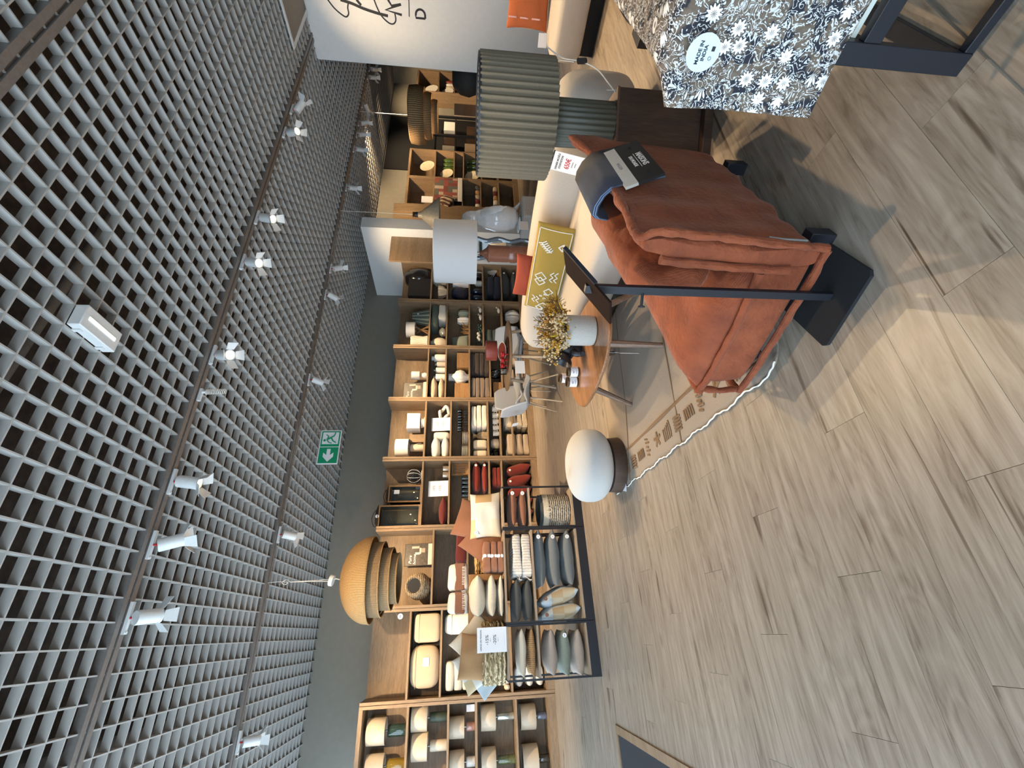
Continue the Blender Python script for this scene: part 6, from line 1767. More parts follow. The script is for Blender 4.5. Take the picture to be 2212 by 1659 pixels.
# middle rack
def fringed(label, g, base, m):
    o = lying('fringed_throw', label, 'throw', g, m, GB, yc=Y5, d=0.40, base=base, soft=False)
    fr = B(); rr_ = random.Random(int(base * 100))
    for i in range(24):
        y = -0.18 + i * 0.0155
        fr.tube([(-g[2] / 2 + 0.012, y, g[3] * rr_.uniform(0.3, 0.7)), (-g[2] / 2 - 0.018, y + rr_.uniform(-0.006, 0.006), g[3] * 0.3), (-g[2] / 2 - 0.022, y, 0.004)], 0.004, 4)
    obj('fringe', fr, m, o)['kind'] = 'stuff'
    return o
fringed('white fringed throw on the upper tier of the middle rack, lower one', (0.721, 0.597, 0.464, 0.107), ZB[1], F_FRINGE)
fringed('white fringed throw on the upper tier of the middle rack, upper one', (0.724, 0.704, 0.464, 0.102), ZB[1] + 0.107 + 0.001, F_FRINGE)
bstack([('charcoal_cushion', 'charcoal cushion on the upper tier of the middle rack, lower one', 'cushion', (0.275, 0.624, 0.390, 0.112), F_GREY, True, False),
        ('charcoal_cushion', 'charcoal cushion on the upper tier of the middle rack, upper one', 'cushion', (0.276, 0.736, 0.397, 0.122), F_GREY, True, False)], ZB[1])
bstack([('slate_cushion', 'slate blue cushion in the lower tier of the middle rack, lowest of three', 'cushion', (0.685, 0.077, 0.577, 0.161), F_BLUE, True, True),
        ('slate_cushion', 'slate blue cushion in the lower tier of the middle rack, middle of three', 'cushion', (0.685, 0.239, 0.585, 0.165), F_BLUE, True, True),
        ('slate_cushion', 'slate blue cushion in the lower tier of the middle rack, topmost of three', 'cushion', (0.686, 0.404, 0.592, 0.159), F_BLUE, True, True)], ZB[0])
for i, (lb, xx, lean) in enumerate((('tan and blue patchwork cushion standing in the middle rack beside the slate ones', 0.294, 74), ('tan and blue patchwork cushion standing at the left end of the middle rack', 0.143, 80))):
    o = thing('patchwork_cushion', lb, 'cushion', (xx, Y5, ZB[0]), 0, GB)
    obj('cover', B().pillow(0.43, 0.40, 0.19, 14, M=T(0, 0, 0.225, ry=rad(lean)), p=0.42, wr=0.02, seed=i), F_PATCHB, o, angle=1.3)
    dot(o, -0.02, -0.215, 0.38, 0.018, F_BROWN)
# right rack
bstack([('rosewood_cushion', 'terracotta cushion on the upper tier of the right rack, lower one', 'cushion', (1.241, 0.598, 0.413, 0.113), F_BROWN, True, True),
        ('rosewood_cushion', 'terracotta cushion on the upper tier of the right rack, upper one', 'cushion', (1.244, 0.711, 0.412, 0.118), F_BROWN, True, True)], ZB[1])
gbk = (1.236, 0.095, 0.376, 0.389)
bk_ = thing('striped_basket', 'cream and black striped rope basket with handles in the right rack', 'basket', (1.235, Y5, ZB[0]), 0, GB)
rb_ = 0.185
obj('body', B().lathe([(0, 0), (rb_ * 0.92, 0), (rb_, 0.03), (rb_, 0.27), (rb_ * 0.97, 0.275), (rb_ * 0.95, 0.26), (rb_ * 0.95, 0.02), (0, 0.015)], 40), stripes('cream black rope', [(0.10, 0.085, 0.07), (0.62, 0.54, 0.42)], 2, 42, 0.9, 0.8, wob=7, edge=(0.38, 0.52)), bk_)
obj('rim', B().lathe([(rb_ * 1.0, 0.262), (rb_ * 1.015, 0.262), (rb_ * 1.015, 0.32), (rb_ * 0.97, 0.32), (rb_ * 0.97, 0.262)], 40, cap=False), F_CREAM, bk_)
obj('lining', B().lathe([(rb_ * 0.96, 0.30), (rb_ * 0.97, 0.355), (rb_ * 0.93, 0.36), (rb_ * 0.9, 0.30), (0, 0.25)], 36, flute=9, amp=0.02), F_GREY, bk_)
obj('handle', B().tube([(-0.05, -rb_ * 1.0, 0.29), (-0.06, -rb_ * 1.06, 0.24), (-0.02, -rb_ * 1.08, 0.235), (-0.01, -rb_ * 1.0, 0.29)], 0.006, 6, smooth=3), F_CREAM, bk_)

# on top of the racks
def braided(name, label, x, y, z, rx, ry, h, m):
    o = thing(name, label, 'basket', (x, y, z), 0, 'baskets on the display racks')
    obj('body', B().lathe([(0, 0), (0.9, 0), (1.0, 0.08), (1.0, 0.92), (0.98, 1.0), (0.93, 1.0), (0.93, 0.1), (0, 0.08)], 40, M=Matrix.Diagonal((rx, ry, h, 1)), flute=20, amp=0.015), m, o, angle=1.1)
    for q in range(6):
        zz = h * (0.10 + 0.16 * q)
        pts = [(rx * 1.01 * math.cos(a), ry * 1.01 * math.sin(a), zz + 0.006 * math.sin(a * 14 + q * 2)) for a in [i * 2 * PI / 80 for i in range(80)]]
        obj('braid', B().tube(pts, h * 0.075, 6, closed=True, flat=0.9), m, o)
    return o
braided('rush_basket', 'pale rush basket full of cushions on the left rack', -0.19, 5.40, ZB[2], 0.27, 0.21, 0.24, S_STRAWP)
percent_sign('white sign with minus 15 and minus 20 percent on the left rack', (-0.072, 0.912, 0.220, 0.294), [('LINGE DE MAISON', 0.075, 0.87, 0), ('-15%', 0.15, 0.66, 0), ('dès 2', 0.05, 0.55, 0), ('-20%', 0.15, 0.40, 0), ('dès 3', 0.05, 0.29, 0), ('_____________', 0.045, 0.10, 0)], None, 5.145, 3, zb=ZB[2])
def upright(name, label, x, y, zb, w, h, t, m, lean=12, rz=0, roll=0, seed=0, tg=None, p=0.42, grp=GB, cat='cushion'):
    o = thing(name, label, cat, (x, y, zb), rad(rz), grp)
    obj('cover', B().pillow(w, h, t, 16, p=p, wr=0.03, seed=seed), m, o, M=T(0, 0, h / 2 * math.cos(rad(abs(roll)))) @ Matrix.Rotation(rad(roll), 4, 'Y') @ Matrix.Rotation(rad(90 - lean), 4, 'X'), angle=1.3)
    if tg:
        dot(o, tg[0], tg[1], tg[2], 0.022)
    return o
upright('tan_cushion', 'tan cushion in the rush basket behind the percent sign', -0.22, 5.34, 1.06, 0.42, 0.34, 0.13, F_TAN, 14, 0, 6)
upright('patchwork_cushion', 'cream and tan patchwork cushion at the left of the rush basket', -0.30, 5.44, 1.02, 0.36, 0.42, 0.14, F_PATCH, 10, 12, -28, seed=4, tg=(-0.12, -0.10, 0.12))
upright('cream_cushion', 'cream pointed cushion standing on its corner in the rush basket', -0.10, 5.50, 1.04, 0.44, 0.44, 0.12, F_CREAM, 8, -8, 44, seed=2)
upright('pale_cushion', 'pale blue and white cushion drooping over the left side of the rush basket', -0.38, 5.55, 0.99, 0.34, 0.34, 0.08, fab('pale blue cotton', (0.50, 0.56, 0.60)), 10, 20, -40, seed=5)
bstack([('cream_cushion', 'cream cushion on the middle rack, lowest of the pile of three', 'cushion', (0.327, 0.909, 0.391, 0.073), F_CREAM, True, False),
        ('cream_cushion', 'cream cushion on the middle rack, middle of the pile of three', 'cushion', (0.332, 0.982, 0.395, 0.121), F_CREAM, True, False),
        ('cream_cushion', 'plump cream cushion on the middle rack, topmost of the pile of three', 'cushion', (0.337, 1.103, 0.394, 0.173), F_CREAM, True, False)], ZB[2])
rows = []
for i, (g, w) in enumerate((((0.718, 0.893, 0.319, 0.066), 'lowest'), ((0.720, 0.959, 0.318, 0.071), 'middle'), ((0.723, 1.029, 0.318, 0.080), 'topmost'))):
    zz = ZB[2] + sum((0.066, 0.071, 0)[:i]) + i * 0.001
    o = lying('fleece_throw', 'rosewood rolled throw with white band on the middle rack, %s of three' % w, 'throw', g, F_PINK, GB, yc=Y5 - 0.06, d=0.28, base=zz, soft=False)
    obj('paper_band', B().box((0, 0, g[3] / 2), (0.035, 0.288, g[3] * 1.03)), M_PAPER, o, bevel=0.008)
braided('straw_basket', 'golden braided straw basket on the middle rack behind the rosewood throws', 0.72, 5.60, ZB[2], 0.13, 0.13, 0.30, S_STRAW)
for i, (g, w) in enumerate((((0.561, 1.294, 0.282, 0.231), 'right'), ((0.296, 1.295, 0.218, 0.225), 'left'))):
    o = thing('banded_throw', 'white throw with brown paper band above the cream cushions, %s one' % w, 'throw', (g[0], 5.62, 1.2995), 0, GB)
    obj('folds', B().rbox((0, 0, g[3] / 2), (g[2], 0.24, g[3]), 6, 10, wr=0.015, seed=i), F_WHITE, o, angle=1.3)
    obj('paper_band', B().box((0, 0, g[3] * 0.42), (g[2] * 1.01, 0.25, g[3] * 0.48)), F_BROWN, o, bevel=0.012)
    fr = B()
    for j in range(16):
        fr.tube([(-g[2] * 0.3 + j * 0.012, -0.118, g[3] * 0.35), (-g[2] * 0.3 + j * 0.012 + 0.004 * (j % 3), -0.132, g[3] * 0.22), (-g[2] * 0.3 + j * 0.012, -0.126, g[3] * 0.12)], 0.003, 4)
    obj('fringe', fr, F_WHITE, o)['kind'] = 'stuff'
tag(obj('wooden_crate', B().bx(-0.25, 0.25, -0.14, 0.14, 0, 0.372), WD_RAW, loc=(0.325, 5.62, ZB[2]), bevel=0.004), 'wooden crate on the middle rack carrying the banded throws', 'crate', GB)
upright('patchwork_cushion', 'large cream and tan patchwork cushion standing on the right rack', 1.19, 5.33, ZB[2], 0.52, 0.36, 0.15, F_PATCH, 12, 0, 0, seed=7, tg=(-0.2, -0.05, 0.29))
upright('terracotta_cushion', 'terracotta cushion tucked behind the patchwork one on the right rack', 1.17, 5.50, ZB[2] + 0.08, 0.46, 0.46, 0.14, F_BROWN, 6, 6, 18, seed=8)
upright('ruffled_cushion', 'terracotta ruffled cushion tilted at the right end of the middle rack', 0.92, 5.46, ZB[2] + 0.06, 0.40, 0.40, 0.13, F_BROWN, 10, -10, 38, seed=9)

# ================================================================= rattan pendant
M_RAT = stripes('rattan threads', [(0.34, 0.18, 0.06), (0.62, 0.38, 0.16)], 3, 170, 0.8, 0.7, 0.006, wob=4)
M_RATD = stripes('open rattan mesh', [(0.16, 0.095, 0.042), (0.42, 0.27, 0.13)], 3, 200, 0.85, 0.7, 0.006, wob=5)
pn = thing('rattan_pendant', 'large tiered rattan dome pendant lamp hanging before the shelves', 'pendant lamp', (0.66, 6.37, 0))
R_ = 0.515
def shell(prof, m, nm):
    o = obj(nm, B().lathe(prof, 72, cap=False), m, pn, angle=1.2)
    md = o.modifiers.new('solid', 'SOLIDIFY'); md.thickness = 0.006; md.offset = -1
    return o
dome = [(0.02, 2.885)] + [(R_ * math.sin(a), 2.515 + 0.37 * math.cos(a) * 1.0) for a in [i * PI / 2 / 14 for i in range(1, 15)]] + [(R_ * 0.998, 2.495)]
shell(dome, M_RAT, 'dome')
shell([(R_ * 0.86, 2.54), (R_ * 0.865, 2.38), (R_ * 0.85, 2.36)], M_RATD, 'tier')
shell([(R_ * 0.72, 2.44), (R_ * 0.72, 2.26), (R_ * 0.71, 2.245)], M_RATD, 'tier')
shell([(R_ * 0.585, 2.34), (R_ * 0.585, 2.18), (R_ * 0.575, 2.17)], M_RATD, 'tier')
for rr, zz in ((R_, 2.497), (R_ * 0.865, 2.365), (R_ * 0.72, 2.252), (R_ * 0.585, 2.175)):
    obj('rim', B().tube([(rr * math.cos(a), rr * math.sin(a), zz) for a in [i * 2 * PI / 60 for i in range(60)]], 0.008, 6, closed=True), M_RAT, pn)
sp2 = B()
for kk in range(4):
    a = kk * PI / 2
    sp2.cyl((0.02 * math.cos(a), 0.02 * math.sin(a), 2.80), (R_ * 0.84 * math.cos(a), R_ * 0.84 * math.sin(a), 2.50), 0.004, seg=5)
    sp2.cyl((R_ * 0.85 * math.cos(a), R_ * 0.85 * math.sin(a), 2.40), (R_ * 0.60 * math.cos(a), R_ * 0.60 * math.sin(a), 2.30), 0.004, seg=5)
obj('inner_frame', sp2, M_RATD, pn)
obj('cable', B().tube([(0, 0, 2.88), (0.02, 0, 2.95), (-0.01, 0.0, 3.02)], 0.005, 6), M_CABLE, pn)
obj('cable', B().tube([(-0.01, 0, 3.02), (0.0, 0, 3.30), (0.0, 0.0, 3.50)], 0.003, 6).tube([(0.012, 0, 3.02), (0.004, 0, 3.5)], 0.003, 6).tube([(0.0, 0.0, 3.5), (0.03, 0, 3.55), (0.0, 0, 3.60), (-0.025, 0, 3.56), (0.0, 0.0, 3.53), (0.01, 0, 3.65), (0.0, 0.0, 3.775)], 0.003, 6, smooth=5), M_CABLE, pn)
obj('ceiling_rose', B().lathe([(0, -0.02), (0.065, -0.02), (0.068, 0.0), (0.068, 0.022), (0.06, 0.03), (0, 0.03)], 28, M=T(0, 0, 3.0, ry=rad(12))), M_METALW, pn)
tagp = thing('round_price_tag', 'round white price tag hanging below the rattan pendant', 'price tag', (0.215, 6.30, 2.115))
dot(tagp, 0, 0, 0, 0.033)
obj('string', B().cyl((0, 0.005, 0.03), (0.10, 0.06, 0.10), 0.001, seg=4), M_CABLE, tagp)

# ================================================================= dining corner
M_DTOP = wood('oak table top', (0.20, 0.13, 0.075), (0.32, 0.22, 0.14), 'x', 0.35, 3)
M_DLEG = wood('pale beech leg', (0.42, 0.31, 0.20), (0.56, 0.44, 0.31), 'z', 0.5, 3)
dt = thing('dining_table', 'round oak dining table with pale splayed legs before the brown shelves', 'table', (3.50, 5.50, 0))
obj('tabletop', B().lathe([(0, 0.71), (0.46, 0.71), (0.505, 0.722), (0.515, 0.74), (0.50, 0.745), (0, 0.745)], 64), M_DTOP, dt)
for i in range(4):
    a = rad(45 + 12) + i * PI / 2
    obj('leg', B().cyl((0.46 * math.cos(a), 0.46 * math.sin(a), 0.0), (0.34 * math.cos(a), 0.34 * math.sin(a), 0.70), 0.017, 0.024, 12), M_DLEG, dt)
crd = tag(obj('price_card', B().box((0, 0, 0), (0.19, 0.003, 0.13)), M_PAPER, loc=(3.012, 5.0, 0.636)), 'white price card hanging from the near leg of the dining table', 'card')
M_SHELL = mat('pale grey felt shell', (0.52, 0.53, 0.55), 0.85, 0.05, 30, 0.3, 300)
def shell_chair(label, x, y, rz):
    o = thing('shell_chair', label, 'chair', (x, y, 0), rz, 'pale shell chairs at the dining table')
    def sh(u, v):
        # v: 0 front edge of the seat ... 1 top of the back; u across
        w = 0.23 + 0.02 * math.sin(v * PI)
        xx = (u * 2 - 1)
        if v < 0.5:
            t = v / 0.5
            yy = -0.22 + 0.40 * t; z = 0.44 - 0.015 * math.sin(t * PI) + (0.02 if t < 0.1 else 0)
        elif v < 0.62:
            t = (v - 0.5) / 0.12
            yy = 0.18 + 0.06 * math.sin(t * PI / 2); z = 0.44 + 0.06 * (1 - math.cos(t * PI / 2))
        else:
            t = (v - 0.62) / 0.38
            yy = 0.24 + 0.09 * t; z = 0.50 + 0.34 * t
            w *= 1 - 0.25 * t ** 3
        lift = 0.09 * abs(xx) ** 2.4 * math.sin(min(1, max(0, (v - 0.12) / 0.5)) * PI)
        round_ = 1 - 0.35 * max(0, abs(v * 2 - 1) - 0.8) ** 1.5 * 4
        return (xx * w * round_, yy - lift * 0.4 * (v > 0.5), z + lift)
    s = obj('shell', B().surf(sh, 17, 28), M_SHELL, o, angle=1.4)
    md = s.modifiers.new('solid', 'SOLIDIFY'); md.thickness = 0.032; md.offset = -1
    md = s.modifiers.new('sub', 'SUBSURF'); md.levels = 1; md.render_levels = 1
    for sx in (-1, 1):
        for sy in (-1, 1):
            obj('leg', B().cyl((sx * 0.21, sy * 0.21, 0), (sx * 0.12, sy * 0.12, 0.425), 0.009, 0.014, 10), M_DLEG, o)
    obj('seat_frame', B().tube([(-0.12, -0.12, 0.415), (0.12, 0.12, 0.415)], 0.009, 6).tube([(-0.12, 0.12, 0.415), (0.12, -0.12, 0.415)], 0.009, 6), M_BLACK, o)
    return o
c1 = shell_chair('pale grey shell chair with price card left of the round dining table', 2.98, 5.66, rad(84))
obj('price_tag', B().box((0.06, 0.315, 0.72), (0.13, 0.003, 0.09), T(rx=rad(-12))), M_PAPER, c1)
shell_chair('pale grey shell chair right of the dining table, side on', 4.02, 6.02, rad(-60))
shell_chair('pale grey shell chair tucked behind the dining table', 3.42, 6.36, rad(10))
# things on the dining table
rl_ = thing('red_table_lamp', 'small brick red drum lamp on the round dining table', 'lamp', (3.60, 5.52, 0.7455))
M_BRK = mat('brick red lacquer', (0.22, 0.045, 0.03), 0.35, 0.05)
obj('base', B().lathe([(0, 0), (0.09, 0), (0.09, 0.012), (0.018, 0.02), (0.016, 0.14), (0, 0.14)], 24), M_BRK, rl_)
obj('shade', B().lathe([(0.145, 0.14), (0.147, 0.145), (0.147, 0.30), (0.140, 0.30), (0.138, 0.145), (0.145, 0.14)], 36, cap=False), M_BRK, rl_)
obj('shade_top', B().lathe([(0, 0.285), (0.139, 0.285), (0.139, 0.29), (0, 0.29)], 28), M_BRK, rl_)
pt_ = thing('painted_plate', 'brick red plate with white rim tilted on the dining table', 'plate', (3.47, 5.34, 0.752))
Mp = T(0, 0, 0.055, rx=rad(20), rz=rad(-32))
obj('plate', B().lathe([(0, 0), (0.10, 0), (0.135, 0.015), (0.135, 0.02), (0.10, 0.006), (0, 0.006)], 32, M=Mp), M_BRK, pt_)
obj('rim', B().lathe([(0.128, 0.0205), (0.137, 0.0205), (0.137, 0.024), (0.128, 0.024), (0.128, 0.0205)], 36, M=Mp, cap=False), C_WHITE, pt_)
obj('easel', B().bx(-0.05, 0.05, -0.03, 0.03, 0.0, 0.05), M_BLACKD, pt_)
tr_ = tag(obj('serving_tray', B().lathe([(0, 0), (0.24, 0), (0.26, 0.02), (0.25, 0.022), (0.235, 0.006), (0, 0.006)], 40), mat('red brown wood', (0.10, 0.03, 0.018), 0.35, 0.1), loc=(3.43, 5.36, 0.7455)), 'round red brown tray on the dining table', 'tray')
for i, (x, y) in enumerate(((3.29, 5.28), (3.25, 5.36), (3.34, 5.21))):
    tag(obj('red_glass', B().lathe([(0, 0), (0.032, 0), (0.008, 0.012), (0.008, 0.04), (0.035, 0.06), (0.038, 0.10), (0.034, 0.10), (0.03, 0.065), (0, 0.05)], 16), mat('red glass', (0.35, 0.01, 0.015), 0.08, 0.05, coat=0.6), loc=(x, y, 0.7535)), 'red glass goblet on the tray, %s of three' % ('middle', 'rear', 'front')[i], 'glass', 'red goblets on the dining table')
tag(obj('glass_bottle', B().lathe([(0, 0), (0.045, 0), (0.05, 0.02), (0.05, 0.10), (0.02, 0.14), (0.02, 0.17), (0.014, 0.17), (0.014, 0.13), (0, 0.1)], 18), glassy('jar glass'), loc=(3.24, 5.50, 0.7535)), 'clear glass bottle on the dining table tray', 'bottle')

# ================================================================= behind the sofa: plinths, penguin, white lamp
M_PLW = stripes('pale woven fabric', [(0.42, 0.42, 0.41), (0.55, 0.55, 0.54)], 2, 40, 0.9, 0.3)
gp = (5.40, 4.66)
fcube = tag(obj('fabric_cube', B().bx(-0.22, 0.22, -0.22, 0.22, 0.0, 0.53), M_PLW, loc=(gp[0] + 0.03, gp[1], 0), bevel=0.025, segs=3), 'pale woven cube stool carrying the white penguin', 'stool')
pg = thing('penguin_statue', 'large white glazed ceramic penguin statue on the woven cube', 'statue', (gp[0], gp[1], 0.5305), rad(-32))
M_GLZ = mat('white glaze', (0.66, 0.68, 0.69), 0.08, 0.04, 5, coat=0.8)
def peng(u, v):
    # v bottom to top; u around. facing -x
    a = 2 * PI * u
    prof = [(0.0, 0.10), (0.06, 0.17), (0.2, 0.20), (0.38, 0.205), (0.55, 0.175), (0.68, 0.125), (0.76, 0.095), (0.84, 0.098), (0.91, 0.085), (0.97, 0.05), (1.0, 0.0)]
    for (v0, r0), (v1, r1) in zip(prof, prof[1:]):
        if v <= v1:
            t = (v - v0) / (v1 - v0); r = r0 + (r1 - r0) * (t * t * (3 - 2 * t)); break
    z = 0.05 + v * 0.83
    lean = -0.05 * math.sin(v * 2.2) + 0.06 * v - (0.03 if v > 0.75 else 0) * (v - 0.75) * 4
    return (r * math.cos(a) * 0.9 + lean, r * math.sin(a), z)
obj('body', B().surf(peng, 36, 40, cu=True), M_GLZ, pg, angle=1.4)
obj('beak', B().cyl((-0.035, 0, 0.82), (-0.115, 0, 0.925), 0.045, 0.010, 14), M_GLZ, pg)
for s in (-1, 1):
    obj('flipper', B().tube([(0.0, s * 0.12, 0.60), (0.02, s * 0.215, 0.48), (0.05, s * 0.255, 0.34), (0.08, s * 0.27, 0.24)], [0.05, 0.06, 0.045, 0.012], 10, smooth=4, flat=0.4), M_GLZ, pg)
    obj('foot', B().rbox((-0.09, s * 0.07, 0.025), (0.20, 0.10, 0.05), 2.5, 8), M_GLZ, pg)
obj('tail', B().tube([(0.10, 0, 0.12), (0.20, 0, 0.04), (0.25, 0, 0.012)], [0.07, 0.04, 0.01], 10, smooth=3, flat=0.5), M_GLZ, pg)
obj('price_tag', B().box((5.012 - gp[0] - 0.03, -0.2215, 0.531), (0.16, 0.003, 0.12)), M_PAPER, fcube)
# console carrying the lamp with terracotta base
cs = thing('white_plinth', 'low white plinth behind the sofa carrying the terracotta lamp', 'plinth', (4.33, 4.50, 0))
obj('body', B().bx(-0.26, 0.26, -0.22, 0.22, 0.0, 0.40), M_WHITE, cs, bevel=0.004)
obj('top', B().bx(-0.27, 0.27, -0.23, 0.23, 0.40, 0.42), M_WHITE, cs, bevel=0.003)
wl2 = thing('terracotta_lamp', 'tall lamp with white drum shade and turned terracotta base behind the sofa', 'lamp', (4.43, 4.42, 0.4205))
M_TER = mat('glazed terracotta', (0.235, 0.095, 0.06), 0.25, 0.08, 8, coat=0.4)
obj('base', B().lathe([(0, 0), (0.105, 0), (0.11, 0.02), (0.105, 0.14), (0.112, 0.155), (0.112, 0.23), (0.105, 0.245), (0.112, 0.26), (0.112, 0.33), (0.104, 0.35), (0.108, 0.37), (0.108, 0.60), (0.115, 0.62), (0.115, 0.63), (0.07, 0.66), (0.03, 0.72), (0.022, 0.75), (0, 0.75)], 32), M_TER, wl2, angle=0.9)
obj('shade', B().lathe([(0.405, 0.79), (0.41, 0.795), (0.405, 1.335), (0.40, 1.34), (0.392, 1.335), (0.398, 0.795), (0.405, 0.79)], 48, cap=False), mat('pale grey shade', (0.60, 0.62, 0.635), 0.8, 0.03, 30, 0.15, 250), wl2)
obj('fitting', B().cyl((0, 0, 0.75), (0, 0, 1.2), 0.014), C_STEEL, wl2)
spx = B()
for kk in range(3):
    a = kk * 2.094
    spx.cyl((0, 0, 1.2), (0.40 * math.cos(a), 0.40 * math.sin(a), 1.2), 0.004, seg=5)
obj('shade_frame', spx, C_STEEL, wl2)
# wavy blue-grey framed mirror standing behind
wm = thing('wavy_mirror', 'mirror with wavy blue grey glazed frame leaning on the white stub wall', 'mirror', (5.49, 5.37, 0.0), rad(-38))
M_WAV = mat('blue grey glaze', (0.13, 0.17, 0.21), 0.15, 0.1, coat=0.7)
loop = []
for i in range(17):
    t = i / 16
    loop.append((-0.14 + 0.02 * math.sin(t * 20), 0, 0.05 + 1.25 * t))
for i in range(1, 9):
    t = i / 8
    loop.append((-0.14 + 0.28 * t, 0, 1.30 + 0.02 * math.sin(t * 12)))
for i in range(1, 17):
    t = i / 16
    loop.append((0.14 + 0.02 * math.sin(t * 20), 0, 1.30 - 1.25 * t))
for i in range(1, 8):
    t = i / 8
    loop.append((0.14 - 0.28 * t, 0, 0.05 + 0.02 * math.sin(t * 12)))
obj('frame', B().tube(loop, 0.034, 8, smooth=3, closed=True), M_WAV, wm)
obj('mirror_glass', B().bx(-0.13, 0.13, 0.0, 0.012, 0.05, 1.29), mat('silver mirror', (0.75, 0.80, 0.82), 0.03, 0.0, metal=1.0), wm)
obj('rear_strut', B().bx(-0.12, 0.12, 0.012, 0.05, 0.0, 0.06), M_BLACKD, wm)

# wooden wall cabinet on the stub wall
tag(obj('oak_wing_panel', B().bx(6.80, 7.498, 7.10, 7.135, 1.85, 2.90), M_OAKX, bevel=0.002), 'plain oak board fixed to the white stub wall above the terracotta lamp', 'board')

# metal cone pendant left of the far shelves
cp = thing('cone_pendant', 'pale metal cone pendant lamp hanging above the penguin', 'pendant lamp', (7.362, 6.374, 0))
zc0 = 2.187; zc1 = 1.850
M_ZINC = mat('aged zinc', (0.42, 0.38, 0.30), 0.5, 0.2, 10, metal=0.3)
obj('shade', B().lathe([(0.05, zc0 + 0.10), (0.07, zc0 + 0.02), (0.09, zc0), (0.34, zc1 + 0.02), (0.35, zc1), (0.34, zc1), (0.08, zc0 - 0.02)], 40, cap=False), M_ZINC, cp)
obj('cap', B().lathe([(0, zc0 + 0.16), (0.045, zc0 + 0.16), (0.055, zc0 + 0.09), (0, zc0 + 0.09)], 20), M_BLACK, cp)
obj('knob', B().cyl((-0.06, 0, zc0 + 0.18), (0.06, 0, zc0 + 0.18), 0.018, seg=10), C_BRASS, cp)
obj('cable', B().cyl((0, 0, zc0 + 0.18), (0, 0, ZC + 0.009), 0.005, seg=6), M_CABLE, cp)

# ================================================================= far shelves and room behind
FB = [[2.10, 1.62, 1.40, 0.95, 0.5], [2.10, 1.62, 1.38, 0.92, 0.5], [2.12, 1.66, 1.30, 0.9, 0.5]]
for i, (x0, x1, lb) in enumerate(((9.0, 10.02, 'far oak shelf unit with tea towels left of the doorway'), (10.02, 11.14, 'far oak shelf unit with green glassware beside the doorway'), (13.8, 14.95, 'far oak shelf unit with plates right of the rattan lantern lamp'))):
    shelf_unit(8 + i, x0, x1, FB[i], lb, 7.50, 7.95, 2.77, top=True)
obj_ = tag(obj('end_panel', B().bx(8.42, 8.97, 7.46, 7.51, 0.0, 3.0), M_OAKZ), 'tall oak end panel beside the far shelf units', 'panel')
P_PL = [(0, 0), (0.6, 0), (1, 0.10), (1, 0.13), (0.6, 0.04), (0, 0.04)]
def stand_plate(label, x, y, z, r, m):
    o = tag(obj('decor_plate', B().lathe([(a * r, c * r) for a, c in P_PL], 28, M=T(0, 0, r * 0.99, rx=rad(76))), m, loc=(x, y, z)), label, 'plate', 'plates on the far shelves')
    return o
M_PLT = mat('patterned plate', (0.62, 0.55, 0.40), 0.3, 0.35, 22)
for (x, z, r, lb) in ((10.60, 2.116, 0.19, 'patterned round plate on the top shelf of the green glass unit'), (10.35, 1.636, 0.17, 'patterned round plate on the second shelf of the green glass unit'), (10.30, 0.966, 0.19, 'patterned round plate on the lower shelf of the green glass unit'), (14.12, 2.136, 0.20, 'white plate with drawing on the top shelf of the plate unit'), (14.05, 1.676, 0.18, 'white round plate on the second shelf of the plate unit'), (14.05, 0.916, 0.20, 'white round plate on the lower shelf of the plate unit')):
    if lb.startswith('white'):
        stand_plate(lb, x, 7.62, z, r, C_WHITE)
    else:
        stand_plate(lb, x, 7.62, z, r, M_PLT)
G_GR = mat('moss glass', (0.05, 0.09, 0.02), 0.1, 0.3, coat=0.7)
n_ = 0
for (x, z) in ((10.62, 1.636), (10.78, 1.636), (10.95, 1.636), (10.55, 0.936), (10.75, 0.936), (10.95, 0.936)):
    n_ += 1
    tag(obj('green_glass', B().lathe([(a * 0.07, c * (0.26 if z > 1.5 else 0.34)) for a, c in P_JAR], 16), G_GR, loc=(x, 7.68, z)), 'green glass vase on the %s shelf of the green glass unit, %s' % ('second' if z > 1.5 else 'lower', ('left', 'middle', 'right')[(n_ - 1) % 3]), 'vase', 'green glassware on the far shelves')
n_ = 0
for (x, z) in ((14.35, 1.676), (14.5, 1.676), (14.65, 1.676), (14.30, 1.316), (14.42, 1.316), (14.45, 0.916), (14.60, 0.916)):
    n_ += 1
    tag(obj('spice_jar', B().lathe([(a * 0.055, c * 0.24) for a, c in P_JAR], 14), (M_BRK, C_CREAM, C_WHITE)[n_ % 3], loc=(x, 7.66, z)), 'small coloured jar on the plate unit, number %s counted from the top left' % ('one', 'two', 'three', 'four', 'five', 'six', 'seven')[n_ - 1], 'jar', 'jars on the far plate unit')
